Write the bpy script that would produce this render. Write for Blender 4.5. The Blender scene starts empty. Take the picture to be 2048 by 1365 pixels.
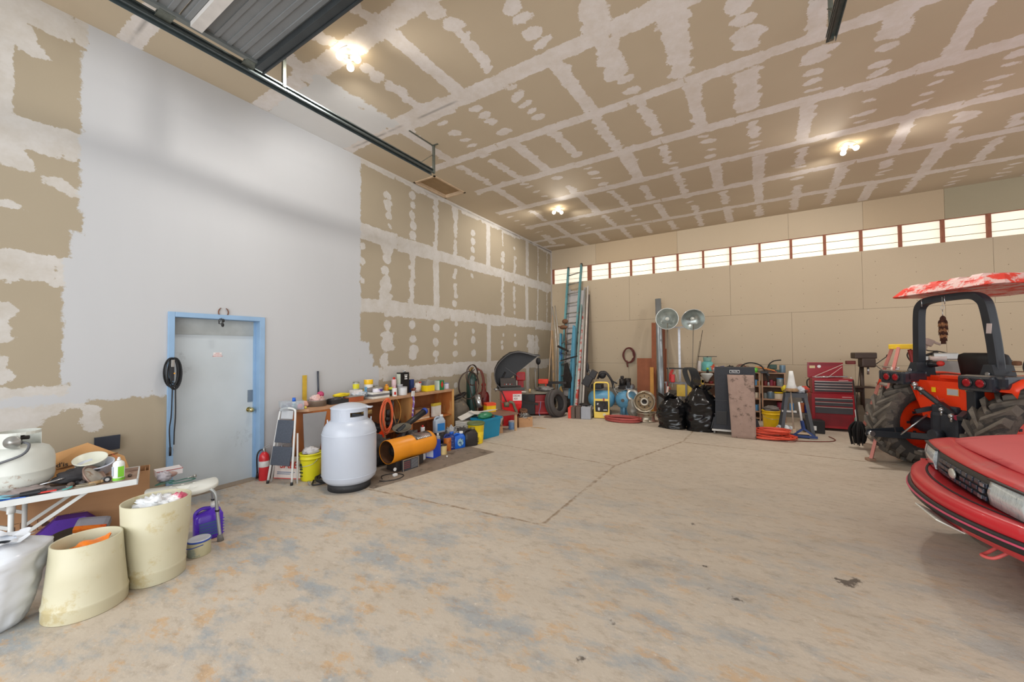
import bpy, bmesh, math, random
import numpy as np
from mathutils import Vector, Matrix, Euler, noise as mnoise
random.seed(7)
scene = bpy.context.scene
COL = scene.collection
PI = math.pi
# ------------------------------------------------------------------ camera
FPX, YAW, PITCH, ROLL = 769.61, 0.5544, 0.0243, -0.0082
EYE = Vector((0, 0, 1.5816))
_F = Vector((-math.sin(YAW)*math.cos(PITCH), math.cos(YAW)*math.cos(PITCH), math.sin(PITCH)))
_R0 = Vector((math.cos(YAW), math.sin(YAW), 0)); _U0 = _R0.cross(_F)
_R = _R0*math.cos(ROLL)+_U0*math.sin(ROLL); _U = _U0*math.cos(ROLL)-_R0*math.sin(ROLL)
cd = bpy.data.cameras.new('camera'); cam = bpy.data.objects.new('camera', cd); COL.objects.link(cam)
cd.sensor_width = 36; cd.lens = FPX/2048*36; cd.clip_start = 0.05; cd.clip_end = 200
cam.matrix_world = Matrix(((_R.x, _U.x, -_F.x, EYE.x), (_R.y, _U.y, -_F.y, EYE.y), (_R.z, _U.z, -_F.z, EYE.z), (0, 0, 0, 1)))
scene.camera = cam
def _ray(u, v): return _F+_R*((u-1024)/FPX)+_U*((682.5-v)/FPX)
def G(u, v, z=0.0):
    d = _ray(u, v); p = EYE+d*((z-EYE.z)/d.z); return Vector((p.x, p.y, z))
def LW(u, v, x):
    d = _ray(u, v); return EYE+d*((x-EYE.x)/d.x)
def BW(u, v, y):
    d = _ray(u, v); return EYE+d*((y-EYE.y)/d.y)
# ------------------------------------------------------------------ light and exposure
scene.view_settings.view_transform = 'Standard'; scene.view_settings.look = 'None'
scene.view_settings.gamma = 1; scene.view_settings.use_curve_mapping = False
scene.view_settings.exposure = 0.45
world = bpy.data.worlds.new('daylight'); scene.world = world; world.use_nodes = True
wb = world.node_tree.nodes['Background']; wb.inputs[0].default_value = (0.93, 0.96, 1.0, 1); wb.inputs[1].default_value = 1.0
def area_light(name, loc, rot, sx, sy, power, color=(1, 1, 1)):
    l = bpy.data.lights.new(name, 'AREA'); l.shape = 'RECTANGLE'; l.size = sx; l.size_y = sy; l.energy = power; l.color = color
    o = bpy.data.objects.new(name, l); COL.objects.link(o); o.location = loc; o.rotation_euler = rot; return o
# daylight coming in through the two open overhead doors behind the camera
area_light('daylight_through_near_door', (-1.7, -2.4, 2.2), (PI/2, 0, 0), 4.7, 3.8, 135, (0.95, 0.98, 1.0))
area_light('daylight_through_far_door', (4.2, -2.4, 2.2), (PI/2, 0, 0), 4.7, 3.8, 115, (0.95, 0.98, 1.0))
# ------------------------------------------------------------------ materials
def lin(c):
    c = [x/255.0 for x in c[:3]]
    return tuple((x/12.92 if x <= 0.04045 else ((x+0.055)/1.055)**2.4) for x in c)+(1.0,)
_M = {}
def mat(name, c, rough=0.6, metal=0.0, var=0.12, scale=6.0, bump=0.0, c2=None, amt=0.5, spec=0.5, alpha=1.0, emit=0.0, trans=0.0, coat=0.0, stretch=None, thr=None):
    """procedural surface: base colour varied by noise, optional second colour in noise patches"""
    if name in _M: return _M[name]
    m = bpy.data.materials.new(name); m.use_nodes = True; _M[name] = m
    nt = m.node_tree; N = nt.nodes; L = nt.links; b = N['Principled BSDF']
    b.inputs['Roughness'].default_value = rough; b.inputs['Metallic'].default_value = metal
    b.inputs['Specular IOR Level'].default_value = spec
    if alpha < 1: b.inputs['Alpha'].default_value = alpha
    if trans: b.inputs['Transmission Weight'].default_value = trans
    if coat: b.inputs['Coat Weight'].default_value = coat
    tc = N.new('ShaderNodeTexCoord'); src = tc.outputs['Object']
    if stretch:
        mp = N.new('ShaderNodeMapping'); mp.inputs['Scale'].default_value = stretch; L.new(src, mp.inputs[0]); src = mp.outputs[0]
    n = N.new('ShaderNodeTexNoise'); n.inputs['Scale'].default_value = scale; n.inputs['Detail'].default_value = 5; L.new(src, n.inputs['Vector'])
    base = lin(c)
    lo = tuple(x*(1-var) for x in base[:3])+(1,); hi = tuple(min(1, x*(1+var)) for x in base[:3])+(1,)
    r = N.new('ShaderNodeValToRGB'); e = r.color_ramp.elements
    e[0].position = 0.3; e[0].color = lo; e[1].position = 0.7; e[1].color = hi
    L.new(n.outputs['Fac'], r.inputs[0]); out = r.outputs[0]
    if c2 is not None:
        n2 = N.new('ShaderNodeTexNoise'); n2.inputs['Scale'].default_value = scale*0.7; n2.inputs['Detail'].default_value = 8
        n2.inputs['Roughness'].default_value = 0.7; L.new(src, n2.inputs['Vector'])
        r2 = N.new('ShaderNodeValToRGB'); t = 1-amt if thr is None else thr
        r2.color_ramp.elements[0].position = max(0, t-0.03); r2.color_ramp.elements[1].position = min(1, t+0.03)
        L.new(n2.outputs['Fac'], r2.inputs[0])
        mx = N.new('ShaderNodeMix'); mx.data_type = 'RGBA'; L.new(r2.outputs[0], mx.inputs[0]); L.new(out, mx.inputs[6]); mx.inputs[7].default_value = lin(c2); out = mx.outputs[2]
    L.new(out, b.inputs['Base Color'])
    if emit: L.new(out, b.inputs['Emission Color']); b.inputs['Emission Strength'].default_value = emit
    if bump:
        bp = N.new('ShaderNodeBump'); bp.inputs['Strength'].default_value = bump; bp.inputs['Distance'].default_value = 0.01
        L.new(n.outputs['Fac'], bp.inputs['Height']); L.new(bp.outputs[0], b.inputs['Normal'])
    return m
# ------------------------------------------------------------------ mesh building
class MB:
    def __init__(s): s.bm = bmesh.new(); s.mats = []; s.cur = 0; s.sm = False
    def m(s, material, smooth=False):
        if material not in s.mats: s.mats.append(material)
        s.cur = s.mats.index(material); s.sm = smooth; return s
    def _tag(s, n0, smooth=None):
        s.bm.faces.ensure_lookup_table()
        for f in s.bm.faces[n0:]: f.material_index = s.cur; f.smooth = s.sm if smooth is None else smooth
    def box(s, c, d, rot=(0, 0, 0), bev=0.0, M=None):
        n0 = len(s.bm.faces)
        T = Matrix.Translation(c) @ Euler(rot).to_matrix().to_4x4() @ Matrix.Diagonal((d[0], d[1], d[2], 1))
        if M is not None: T = M @ T
        g = bmesh.ops.create_cube(s.bm, size=1, matrix=T)
        if bev > 0:
            es = list({e for v in g['verts'] for e in v.link_edges})
            bmesh.ops.bevel(s.bm, geom=es, offset=bev, segments=2, affect='EDGES', profile=0.6)
        s._tag(n0); return s
    def bx(s, x0, x1, y0, y1, z0, z1, bev=0.0): return s.box(((x0+x1)/2, (y0+y1)/2, (z0+z1)/2), (abs(x1-x0), abs(y1-y0), abs(z1-z0)), bev=bev)
    def bar(s, p, q, w, h, bev=0.0, up=(0, 0, 1)):
        """rectangular bar from p to q, w wide sideways, h tall"""
        p = Vector(p); q = Vector(q); d = q-p; x = d.normalized(); u = Vector(up)
        if abs(x.dot(u)) > 0.98: u = Vector((0, 1, 0))
        y = u.cross(x).normalized(); z = x.cross(y)
        M = Matrix(((x.x, y.x, z.x, (p.x+q.x)/2), (x.y, y.y, z.y, (p.y+q.y)/2), (x.z, y.z, z.z, (p.z+q.z)/2), (0, 0, 0, 1)))
        return s.box((0, 0, 0), (d.length, w, h), bev=bev, M=M)
    def cyl(s, p, q, r, r2=None, seg=20, cap=True):
        n0 = len(s.bm.faces); p = Vector(p); q = Vector(q); d = q-p
        M = Matrix.Translation((p+q)/2) @ d.to_track_quat('Z', 'Y').to_matrix().to_4x4()
        bmesh.ops.create_cone(s.bm, cap_ends=cap, segments=seg, radius1=r, radius2=r if r2 is None else r2, depth=d.length, matrix=M)
        s._tag(n0)
        for f in s.bm.faces[n0:]: f.smooth = len(f.verts) == 4
        return s
    def sph(s, c, r, seg=16, rot=(0, 0, 0)):
        if not hasattr(r, '__len__'): r = (r, r, r)
        n0 = len(s.bm.faces)
        bmesh.ops.create_uvsphere(s.bm, u_segments=seg, v_segments=max(6, seg*2//3), radius=1, matrix=Matrix.Translation(c) @ Euler(rot).to_matrix().to_4x4() @ Matrix.Diagonal((r[0], r[1], r[2], 1)))
        s._tag(n0, True); return s
    def loft(s, rings, closed=True, caps=(True, True), loop=False, smooth=True):
        n0 = len(s.bm.faces)
        vs = [[s.bm.verts.new(p) for p in ring] for ring in rings]; n = len(rings[0])
        R = len(vs); rr = range(R if loop else R-1)
        for i in rr:
            a = vs[i]; b = vs[(i+1) % R]
            for j in range(n if closed else n-1):
                k = (j+1) % n
                try: s.bm.faces.new((a[j], a[k], b[k], b[j]))
                except ValueError: pass
        if closed and not loop:
            if caps[0]: s.bm.faces.new(list(reversed(vs[0])))
            if caps[1]: s.bm.faces.new(vs[-1])
        s._tag(n0, smooth)
        for f in s.bm.faces[n0:]:
            if len(f.verts) > 4: f.smooth = False
        return s
    def lathe(s, prof, c=(0, 0, 0), seg=28, M=None, caps=(False, False), sx=1.0, sy=1.0):
        T = Matrix.Translation(c) if M is None else M
        return s.loft([[T @ Vector((r*sx*math.cos(2*PI*k/seg), r*sy*math.sin(2*PI*k/seg), z)) for k in range(seg)] for r, z in prof], caps=caps)
    def tube(s, pts, r, seg=8, closed=False, sub=6, smooth=True, flat=1.0):
        pts = [Vector(p) for p in pts]
        if smooth and len(pts) > 2:
            P = []; n = len(pts)
            for i in range(n if closed else n-1):
                p0 = pts[(i-1) % n] if closed or i > 0 else pts[0]; p1 = pts[i]; p2 = pts[(i+1) % n]
                p3 = pts[(i+2) % n] if closed or i+2 < n else pts[-1]
                for k in range(sub):
                    t = k/sub
                    P.append(0.5*((2*p1)+(p2-p0)*t+(2*p0-5*p1+4*p2-p3)*t*t+(3*p1-p0-3*p2+p3)*t**3))
            if not closed: P.append(pts[-1])
            pts = P
        rings = []; n = len(pts); up = None
        for i, p in enumerate(pts):
            if closed: d = pts[(i+1) % n]-pts[i-1]
            else: d = pts[min(i+1, n-1)]-pts[max(i-1, 0)]
            if d.length < 1e-9: d = Vector((0, 0, 1))
            d.normalize()
            if up is None: up = Vector((0, 0, 1)) if abs(d.z) < 0.9 else Vector((1, 0, 0))
            y = up.cross(d)
            if y.length < 1e-4: y = Vector((1, 0, 0)).cross(d)
            y.normalize(); z = d.cross(y); up = z
            rr = r(i/(n-1)) if callable(r) else r
            rings.append([p+y*(rr*math.cos(2*PI*k/seg))+z*(rr*flat*math.sin(2*PI*k/seg)) for k in range(seg)])
        return s.loft(rings, loop=closed)
    def prism(s, poly, vec, smooth=False):
        """closed polygon (3D points) extruded along vec"""
        vec = Vector(vec); a = [Vector(p) for p in poly]
        n0 = len(s.bm.faces); va = [s.bm.verts.new(p) for p in a]; vb = [s.bm.verts.new(p+vec) for p in a]
        s.bm.faces.new(list(reversed(va))); s.bm.faces.new(vb)
        for j in range(len(a)):
            k = (j+1) % len(a); s.bm.faces.new((va[j], va[k], vb[k], vb[j]))
        s._tag(n0, smooth); return s
    def grid(s, fn, nu, nv, smooth=True, wrap=False):
        n0 = len(s.bm.faces)
        V = [[s.bm.verts.new(fn(i/nu, j/nv)) for j in range(nv+(0 if wrap else 1))] for i in range(nu+1)]
        for i in range(nu):
            for j in range(nv):
                k = (j+1) % nv if wrap else j+1
                s.bm.faces.new((V[i][j], V[i+1][j], V[i+1][k], V[i][k]))
        s._tag(n0, smooth); return s
    def build(s, name, parent=None, material=None, solid=0.0, fix=True):
        if material is not None and not s.mats: s.mats = [material]
        if fix: bmesh.ops.recalc_face_normals(s.bm, faces=s.bm.faces[:])
        me = bpy.data.meshes.new(name); s.bm.to_mesh(me); s.bm.free()
        for mm in s.mats: me.materials.append(mm)
        o = bpy.data.objects.new(name, me); COL.objects.link(o)
        if parent is not None: o.parent = parent
        if solid:
            md = o.modifiers.new('thickness', 'SOLIDIFY'); md.thickness = solid; md.offset = 0
        return o
def new(material, smooth=False): return MB().m(material, smooth)
def tag(o, label=None, cat=None, group=None, kind=None):
    if label: o['label'] = label
    if cat: o['category'] = cat
    if group: o['group'] = group
    if kind: o['kind'] = kind
    return o
def thing(name, label, cat, loc=(0, 0, 0), rz=0.0, group=None, rot=None):
    o = bpy.data.objects.new(name, None); COL.objects.link(o); o.empty_display_size = 0.1
    o.location = loc; o.rotation_euler = rot if rot else (0, 0, rz); return tag(o, label, cat, group)
def place(o, label, cat, loc=(0, 0, 0), rz=0.0, group=None, rot=None):
    o.location = loc; o.rotation_euler = rot if rot else (0, 0, rz); return tag(o, label, cat, group)
def copy_thing(src, label, loc, rz=0.0, rot=None, group=None, scale=None):
    r = src.copy(); COL.objects.link(r); r.location = loc; r.rotation_euler = rot if rot else (0, 0, rz)
    if scale: r.scale = scale
    r['label'] = label
    if group: r['group'] = group
    for ch in list(src.children):
        c = ch.copy(); COL.objects.link(c); c.parent = r
        for g in ch.children:
            d = g.copy(); COL.objects.link(d); d.parent = c
    return r
def struct(o): o['kind'] = 'structure'; return o
def text(s, size, material, parent, loc, rot, name='lettering', depth=0.001, align='CENTER', sx=1.0):
    cu = bpy.data.curves.new(name, 'FONT'); cu.body = s; cu.size = size; cu.align_x = align; cu.align_y = 'CENTER'; cu.extrude = depth; cu.offset = size*0.015
    t = bpy.data.objects.new('tmp', cu); COL.objects.link(t)
    me = bpy.data.meshes.new_from_object(t.evaluated_get(bpy.context.evaluated_depsgraph_get())); bpy.data.objects.remove(t)
    me.name = name; me.materials.clear(); me.materials.append(material)
    o = bpy.data.objects.new(name, me); COL.objects.link(o); o.parent = parent; o.location = loc; o.rotation_euler = rot; o.scale = (sx, 1, 1); return o
def jit(a, r=0.3): return a*(1+random.uniform(-r, r))
# ------------------------------------------------------------------ the room: x=-5.25 left wall, y=10.89 back wall, z=4.70 ceiling
XL, YB, ZC = -5.2544, 10.888, 4.699
def noisemix(nt, vec, scale, detail=4, rough=0.6, stretch=None):
    n = nt.nodes.new('ShaderNodeTexNoise'); n.inputs['Scale'].default_value = scale; n.inputs['Detail'].default_value = detail; n.inputs['Roughness'].default_value = rough
    if stretch:
        mp = nt.nodes.new('ShaderNodeMapping'); mp.inputs['Scale'].default_value = stretch; nt.links.new(vec, mp.inputs[0]); vec = mp.outputs[0]
    nt.links.new(vec, n.inputs['Vector']); return n.outputs['Fac']
def mth(nt, op, a, b=None, c=None, clamp=False):
    n = nt.nodes.new('ShaderNodeMath'); n.operation = op; n.use_clamp = clamp
    for i, x in enumerate((a, b, c)):
        if x is None: continue
        if isinstance(x, (int, float)): n.inputs[i].default_value = x
        else: nt.links.new(x, n.inputs[i])
    return n.outputs[0]
def mixc(nt, f, a, b):
    n = nt.nodes.new('ShaderNodeMix'); n.data_type = 'RGBA'
    if isinstance(f, (int, float)): n.inputs[0].default_value = f
    else: nt.links.new(f, n.inputs[0])
    for i, x in ((6, a), (7, b)):
        if isinstance(x, tuple): n.inputs[i].default_value = x
        else: nt.links.new(x, n.inputs[i])
    return n.outputs[2]
def board_material(name, tan1, tan2, mudc, paintc, mud_noise=0.055):
    m = bpy.data.materials.new(name); m.use_nodes = True; nt = m.node_tree; b = nt.nodes['Principled BSDF']
    b.inputs['Roughness'].default_value = 0.85; b.inputs['Specular IOR Level'].default_value = 0.2
    tc = nt.nodes.new('ShaderNodeTexCoord').outputs['Object']
    def att(a): n = nt.nodes.new('ShaderNodeAttribute'); n.attribute_name = a; return n.outputs['Fac']
    big = noisemix(nt, tc, 0.9, 3); fine = noisemix(nt, tc, 60, 2)
    c = mixc(nt, big, lin(tan1), lin(tan2))
    ns = noisemix(nt, tc, 9, 5, 0.75)
    ns2 = noisemix(nt, tc, 40, 3, 0.6)
    e = mth(nt, 'ADD', mth(nt, 'MULTIPLY', mth(nt, 'SUBTRACT', ns, 0.5), mud_noise*2), mth(nt, 'MULTIPLY', mth(nt, 'SUBTRACT', ns2, 0.5), 0.016))
    k = mth(nt, 'MULTIPLY', mth(nt, 'ADD', att('mud'), e), 170.0, clamp=True)
    thin = mth(nt, 'MULTIPLY', mth(nt, 'ADD', noisemix(nt, tc, 5, 4, 0.7), 0.25), 1.15, clamp=True)
    k = mth(nt, 'MULTIPLY', k, thin)
    mc = mixc(nt, noisemix(nt, tc, 14, 5, 0.7), lin(mudc), lin(tuple(x*1.05 for x in mudc)))
    c = mixc(nt, k, c, mc)
    k2 = mth(nt, 'MULTIPLY', mth(nt, 'ADD', att('paint'), mth(nt, 'MULTIPLY', e, 1.5)), 60.0, clamp=True)
    streak = noisemix(nt, tc, 7, 4, 0.6, stretch=(1, 1, 0.12))
    pc = mixc(nt, streak, lin(tuple(x*0.985 for x in paintc)), lin(paintc))
    c = mixc(nt, k2, c, pc)
    j = mth(nt, 'MULTIPLY', att('joint'), mth(nt, 'MULTIPLY', mth(nt, 'SUBTRACT', noisemix(nt, tc, 1.7, 3), 0.42), 8.0, clamp=True))
    c = mixc(nt, j, c, lin((90, 85, 80)))
    c = mixc(nt, mth(nt, 'MULTIPLY', mth(nt, 'SUBTRACT', fine, 0.5), 0.10), c, (0.5, 0.45, 0.4, 1))
    nt.links.new(c, b.inputs['Base Color']); return m
def sdf_seg(X, Y, x0, y0, x1, y1, hw, cap=0.0):
    dx, dy = x1-x0, y1-y0; L = math.hypot(dx, dy)+1e-9; ux, uy = dx/L, dy/L
    a = (X-x0)*ux+(Y-y0)*uy; b = np.abs((X-x0)*-uy+(Y-y0)*ux)
    qa = np.abs(a-L/2)-L/2-cap; qb = b-hw
    out = np.hypot(np.maximum(qa, 0), np.maximum(qb, 0))+np.minimum(np.maximum(qa, qb), 0)
    return -out
def sdf_ell(X, Y, x, y, rx, ry, th):
    c, s = math.cos(th), math.sin(th); a = (X-x)*c+(Y-y)*s; b = -(X-x)*s+(Y-y)*c
    q = np.sqrt((a/rx)**2+(b/ry)**2); return (1-q)*min(rx, ry)
def stamp(F, X, Y, fn, box):
    i0, i1 = np.searchsorted(X, box[0]), np.searchsorted(X, box[1]); j0, j1 = np.searchsorted(Y, box[2]), np.searchsorted(Y, box[3])
    if i1 <= i0 or j1 <= j0: return
    sx, sy = np.meshgrid(X[i0:i1], Y[j0:j1], indexing='ij'); F[i0:i1, j0:j1] = np.maximum(F[i0:i1, j0:j1], fn(sx, sy))
def sseg(F, X, Y, x0, y0, x1, y1, hw, cap=0.0):
    p = hw+cap+0.15; stamp(F, X, Y, lambda a, b: sdf_seg(a, b, x0, y0, x1, y1, hw, cap), (min(x0, x1)-p, max(x0, x1)+p, min(y0, y1)-p, max(y0, y1)+p))
def sell(F, X, Y, x, y, rx, ry, th):
    p = max(rx, ry)+0.12; stamp(F, X, Y, lambda a, b: sdf_ell(a, b, x, y, rx, ry, th), (x-p, x+p, y-p, y+p))
def wobble(F, X, Y, x0, y0, x1, y1, hw):
    """trowelled strip: overlapping blobs along the segment"""
    L = math.hypot(x1-x0, y1-y0); n = max(1, int(L/0.07))
    sseg(F, X, Y, x0, y0, x1, y1, hw*0.55, hw*0.3)
    for i in range(n+1):
        t = i/n; sell(F, X, Y, x0+(x1-x0)*t+random.uniform(-.02, .02), y0+(y1-y0)*t, jit(hw*1.05, .3), jit(hw*0.75, .3), random.uniform(-.6, .6))
def sheet(name, X, Y, to3d, attrs, material, skip=None, flip=False):
    nx, ny = len(X), len(Y); XX, YY = np.meshgrid(X, Y, indexing='ij'); P = to3d(XX.ravel(), YY.ravel()).astype(np.float32)
    I = np.arange(nx*ny).reshape(nx, ny); Q = np.stack([I[:-1, :-1], I[1:, :-1], I[1:, 1:], I[:-1, 1:]], -1).reshape(-1, 4)
    if flip: Q = Q[:, ::-1]
    if skip is not None:
        cx = (X[:-1]+X[1:])/2; cy = (Y[:-1]+Y[1:])/2; CX, CY = np.meshgrid(cx, cy, indexing='ij'); Q = Q[~skip(CX, CY).ravel()]
    me = bpy.data.meshes.new(name); me.vertices.add(nx*ny); me.vertices.foreach_set('co', P.ravel())
    me.loops.add(len(Q)*4); me.loops.foreach_set('vertex_index', Q.ravel().astype(np.int32)); me.polygons.add(len(Q))
    me.polygons.foreach_set('loop_start', np.arange(0, len(Q)*4, 4, dtype=np.int32)); me.update(calc_edges=True)
    for k, F in attrs.items():
        a = me.attributes.new(k, 'FLOAT', 'POINT'); a.data.foreach_set('value', F.ravel().astype(np.float32))
    me.materials.append(material); o = bpy.data.objects.new(name, me); COL.objects.link(o); return struct(o)
# ---- ceiling
XS = np.arange(XL-0.02, 9.0, 0.03); YS = np.arange(-2.6, YB+0.03, 0.03)
MUD = np.full((len(XS), len(YS)), -0.12); PNT = np.full_like(MUD, -0.12); JNT = np.zeros_like(MUD)
random.seed(11)
for i, y in enumerate((-1.25, 0.0, 1.22, 2.43, 3.66, 4.84, 6.03, 7.22, 8.46, 9.72)):
    x0 = (XL, XL, XL, XL, XL, -4.6, -4.55, -4.85, -4.8, XL)[i]
    x = x0
    while x < 9:
        step = random.uniform(0.5, 1.4); sseg(MUD, XS, YS, x, y+random.uniform(-.015, .015), min(x+step, 9), y+random.uniform(-.015, .015), random.uniform(.085, .115)*(1.15 if i in (3, 4) else 0.95))
        if random.random() < .35: wobble(MUD, XS, YS, x, y+random.choice((-.09, .09)), x+step*.7, y+random.choice((-.09, .09)), .05)
        x += step
CEIL={'S':[(-2.95,2.48,-2.92,3.57),(-4.11,2.07,-4.13,2.41),(-1.75,3.71,-1.7,4.71),(-0.55,4.9,-0.52,5.94),(0.58,4.33,0.62,4.76),(1.84,5.12,1.89,5.93),(0.68,6.12,0.73,7.2),(1.9,7.31,2.0,8.44),(2.58,8.52,2.64,9.28),(-4.11,3.75,-4.12,4.74),(-2.98,4.86,-2.93,5.96),(-4.11,6.11,-4.11,7.15),(-1.68,6.12,-1.67,7.17),(-2.87,7.33,-2.88,8.39),(-4.11,8.59,-4.12,9.68),(-4.11,9.82,-4.08,10.87),(-4.7,9.29,-4.85,10.2),(-1.62,6.1,-1.67,7.22),(-0.45,7.34,-0.46,8.38),(0.17,7.39,0.19,8.3),(1.4,8.63,1.45,9.55),(0.17,8.47,0.22,9.62),(-1.66,8.64,-1.63,9.66),(-0.39,9.64,-0.36,10.8),(2.6,8.52,2.67,9.65),(2.03,9.84,2.08,10.77)],'B':[(-2.4,2.59),(-2.35,2.78),(-3.54,2.86),(-3.53,2.71),(-3.57,2.14),(-3.55,2.24),(-2.94,3.92),(-2.93,4.09),(-2.92,4.55),(-1.78,2.92),(-1.76,3.07),(-1.76,3.28),(-1.74,3.43),(-2.36,4.0),(-2.34,4.51),(-1.15,4.42),(-1.15,4.65),(0.01,4.21),(0.66,5.44),(0.68,5.63),(1.27,5.39),(1.27,5.68),(1.29,5.86),(2.48,6.27),(1.35,6.78),(-3.53,4.2),(-2.29,5.72),(-2.91,6.31),(-2.3,6.47),(-2.3,7.01),(-2.25,8.61),(-0.48,6.41),(-0.49,6.94),(0.79,8.72)],'H':[(-2.36,2.89,-2.39,3.43),(-3.52,3.01,-3.54,3.48),(-2.99,2.17,-2.92,2.35),(-1.11,4.97,-1.08,5.77),(-1.71,4.98,-1.71,5.88),(-2.35,4.99,-2.3,5.54),(2.56,7.96,2.62,8.32),(3.23,8.68,3.29,9.53),(-4.11,5.04,-4.08,5.86),(-3.54,5.16,-3.5,5.87),(-2.34,5.0,-2.32,5.58),(-1.71,5.02,-1.68,5.9),(-2.89,6.76,-2.9,7.09),(-4.1,7.5,-4.14,8.25),(-2.27,7.43,-2.22,8.29),(-2.84,8.7,-2.84,9.54),(-3.41,9.82,-3.43,10.69),(-2.76,9.7,-2.78,10.83),(-1.09,6.23,-1.1,6.72),(0.08,6.22,0.13,6.64),(0.76,7.46,0.77,8.07),(-1.05,7.38,-1.06,8.34),(-1.68,7.53,-1.69,8.22),(0.83,9.15,0.85,9.58),(-0.41,8.69,-0.38,9.39),(-0.99,9.16,-0.97,9.61),(-0.98,9.89,-0.98,10.73),(0.21,9.94,0.24,10.69),(0.86,9.8,0.89,10.64),(1.45,9.82,1.46,10.58),(-1.61,9.99,-1.6,10.67),(-2.2,9.93,-2.21,10.65),(3.13,7.96,3.21,8.26),(2.01,8.71,2.03,9.0),(2.68,9.87,2.71,10.65)],'b':[(-2.96,4.22),(-2.93,4.29),(-2.35,3.82),(-2.35,4.18),(-2.35,4.34),(0.7,5.81),(1.92,6.27),(1.91,6.44),(1.92,6.67),(1.91,6.86),(1.93,7.08),(2.51,6.46),(2.52,6.72),(2.54,6.92),(2.52,7.05),(1.3,6.16),(1.32,6.45),(1.34,6.99),(-3.52,3.93),(-3.52,4.43),(-3.54,4.6),(-3.56,4.96),(-3.54,6.21),(-3.52,6.36),(-3.5,6.63),(-3.49,6.92),(-2.3,6.26),(-2.31,6.7),(-4.72,7.57),(-4.71,7.88),(-4.72,8.2),(-4.7,8.61),(-4.71,8.96),(-3.5,8.67),(-3.49,9.05),(-3.47,9.35),(-2.24,9.09),(-2.24,9.44),(-4.72,10.44),(-1.06,6.84),(-1.06,7.05),(-0.53,6.22),(-0.47,6.71),(0.11,6.83),(0.11,6.98),(0.78,8.19),(-1.04,8.57),(-1.03,8.88),(-2.26,8.68),(-2.25,9.06),(-2.24,9.37),(2.06,9.22),(2.05,9.36),(3.25,9.98),(3.29,10.26),(3.32,10.5),(3.31,10.67),(3.89,10.06),(3.87,10.23),(3.92,10.46),(3.91,10.66)],'W':[(-1.13,3.24,-1.18,3.52),(-1.19,3.77,-1.22,4.26),(-0.57,3.78,-0.58,4.39),(-0.6,4.52,-0.62,4.64),(-0.02,3.94,-0.03,4.02),(0.03,4.42,0.03,4.58),(0.03,5.05,0.02,5.8),(0.66,5.09,0.66,5.22),(1.28,4.93,1.25,5.2),(2.52,7.53,2.55,7.69)]}
for k in 'SHWBb':
    for q in CEIL[k]:
        if k == 'S': sseg(MUD, XS, YS, q[0], q[1]-.05, q[2], q[3]+.05, random.uniform(.075, .09)); wobble(MUD, XS, YS, q[0]+.05, q[1]+.1, q[2]-.03, q[3]-.1, .07)
        elif k == 'H': wobble(MUD, XS, YS, *q, .075)
        elif k == 'W': wobble(MUD, XS, YS, *q, .125)
        elif k == 'B': sell(MUD, XS, YS, q[0], q[1], jit(.11, .2), jit(.075, .2), random.uniform(-.5, .5))
        else: sell(MUD, XS, YS, q[0], q[1], jit(.095, .2), jit(.042, .2), random.uniform(-.4, .4))
for i in range(24):                                     # columns near and beyond the picture's edge
    x = XL+0.6*i+0.6
    for y0 in (-2.5, -1.2, 0.05, 1.25):
        if x < -4.3 and y0 > 0: continue
        if x > 6 or y0 < 1.2 or x > 0.5:
            if random.random() < .3: sseg(MUD, XS, YS, x, y0, x, y0+1.15, .08)
            else:
                for t in range(4): sell(MUD, XS, YS, x, y0+.2+.27*t, jit(.11), jit(.06), random.uniform(-.5, .5))
    if x > 4:
        for y0 in (2.5, 3.7, 4.9, 6.1, 7.3, 8.5, 9.75):
            if random.random() < .3: sseg(MUD, XS, YS, x, y0, x, y0+1.1, .08)
            else:
                for t in range(4): sell(MUD, XS, YS, x, y0+.2+.24*t, jit(.11), jit(.05), random.uniform(-.5, .5))
# painted patch above the white wall, open joints next to it
sseg(PNT, XS, YS, -4.72, 2.5, -4.72, 3.62, .56); wobble(PNT, XS, YS, -4.12, 2.5, -4.12, 3.55, .10)
sseg(MUD, XS, YS, -4.1, 3.66, -3.2, 3.66, .17); sseg(MUD, XS, YS, XL, 10.35, -4.6, 10.45, .1)
def jline(F, X, Y, x0, y0, x1, y1, w=.02): sseg(F, X, Y, x0, y0, x1, y1, w)
J2 = np.full_like(MUD, -0.12); jline(J2, XS, YS, XL, 3.66, -3.0, 3.66); jline(J2, XS, YS, XL, 1.22, -4.6, 1.22)
JNT = np.clip(J2/.02, 0, 1)
m_ceil = board_material('ceiling_board_and_mud', (190, 174, 150), (203, 188, 164), (225, 219, 215), (222, 221, 219))
ceiling = sheet('ceiling', XS, YS, lambda a, b: np.stack([a, b, np.full_like(a, ZC)], -1), dict(mud=MUD, paint=PNT, joint=JNT), m_ceil, flip=True,
    skip=lambda a, b: (a > -5.19) & (a < -4.74) & (b > 5.06) & (b < 5.88))
# attic hatch, lying in its own recess
hm = mat('hatch_panel_board', (158, 132, 98), .9, var=.08, scale=9)
h = thing('attic_hatch', 'square tan attic hatch in the ceiling beside the end of the door track', 'hatch', (-4.965, 5.47, ZC))
new(mat('hatch_pink_trim', (205, 180, 150), .8)).bx(-.26, -.225, -.44, .44, -.012, .06).bx(.225, .26, -.44, .44, -.012, .06).bx(-.26, .26, -.44, -.405, -.012, .06).bx(-.26, .26, .405, .44, -.012, .06).build('frame', h)
new(hm).bx(-.225, .225, -.405, .405, .05, .06).build('panel', h)
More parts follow.
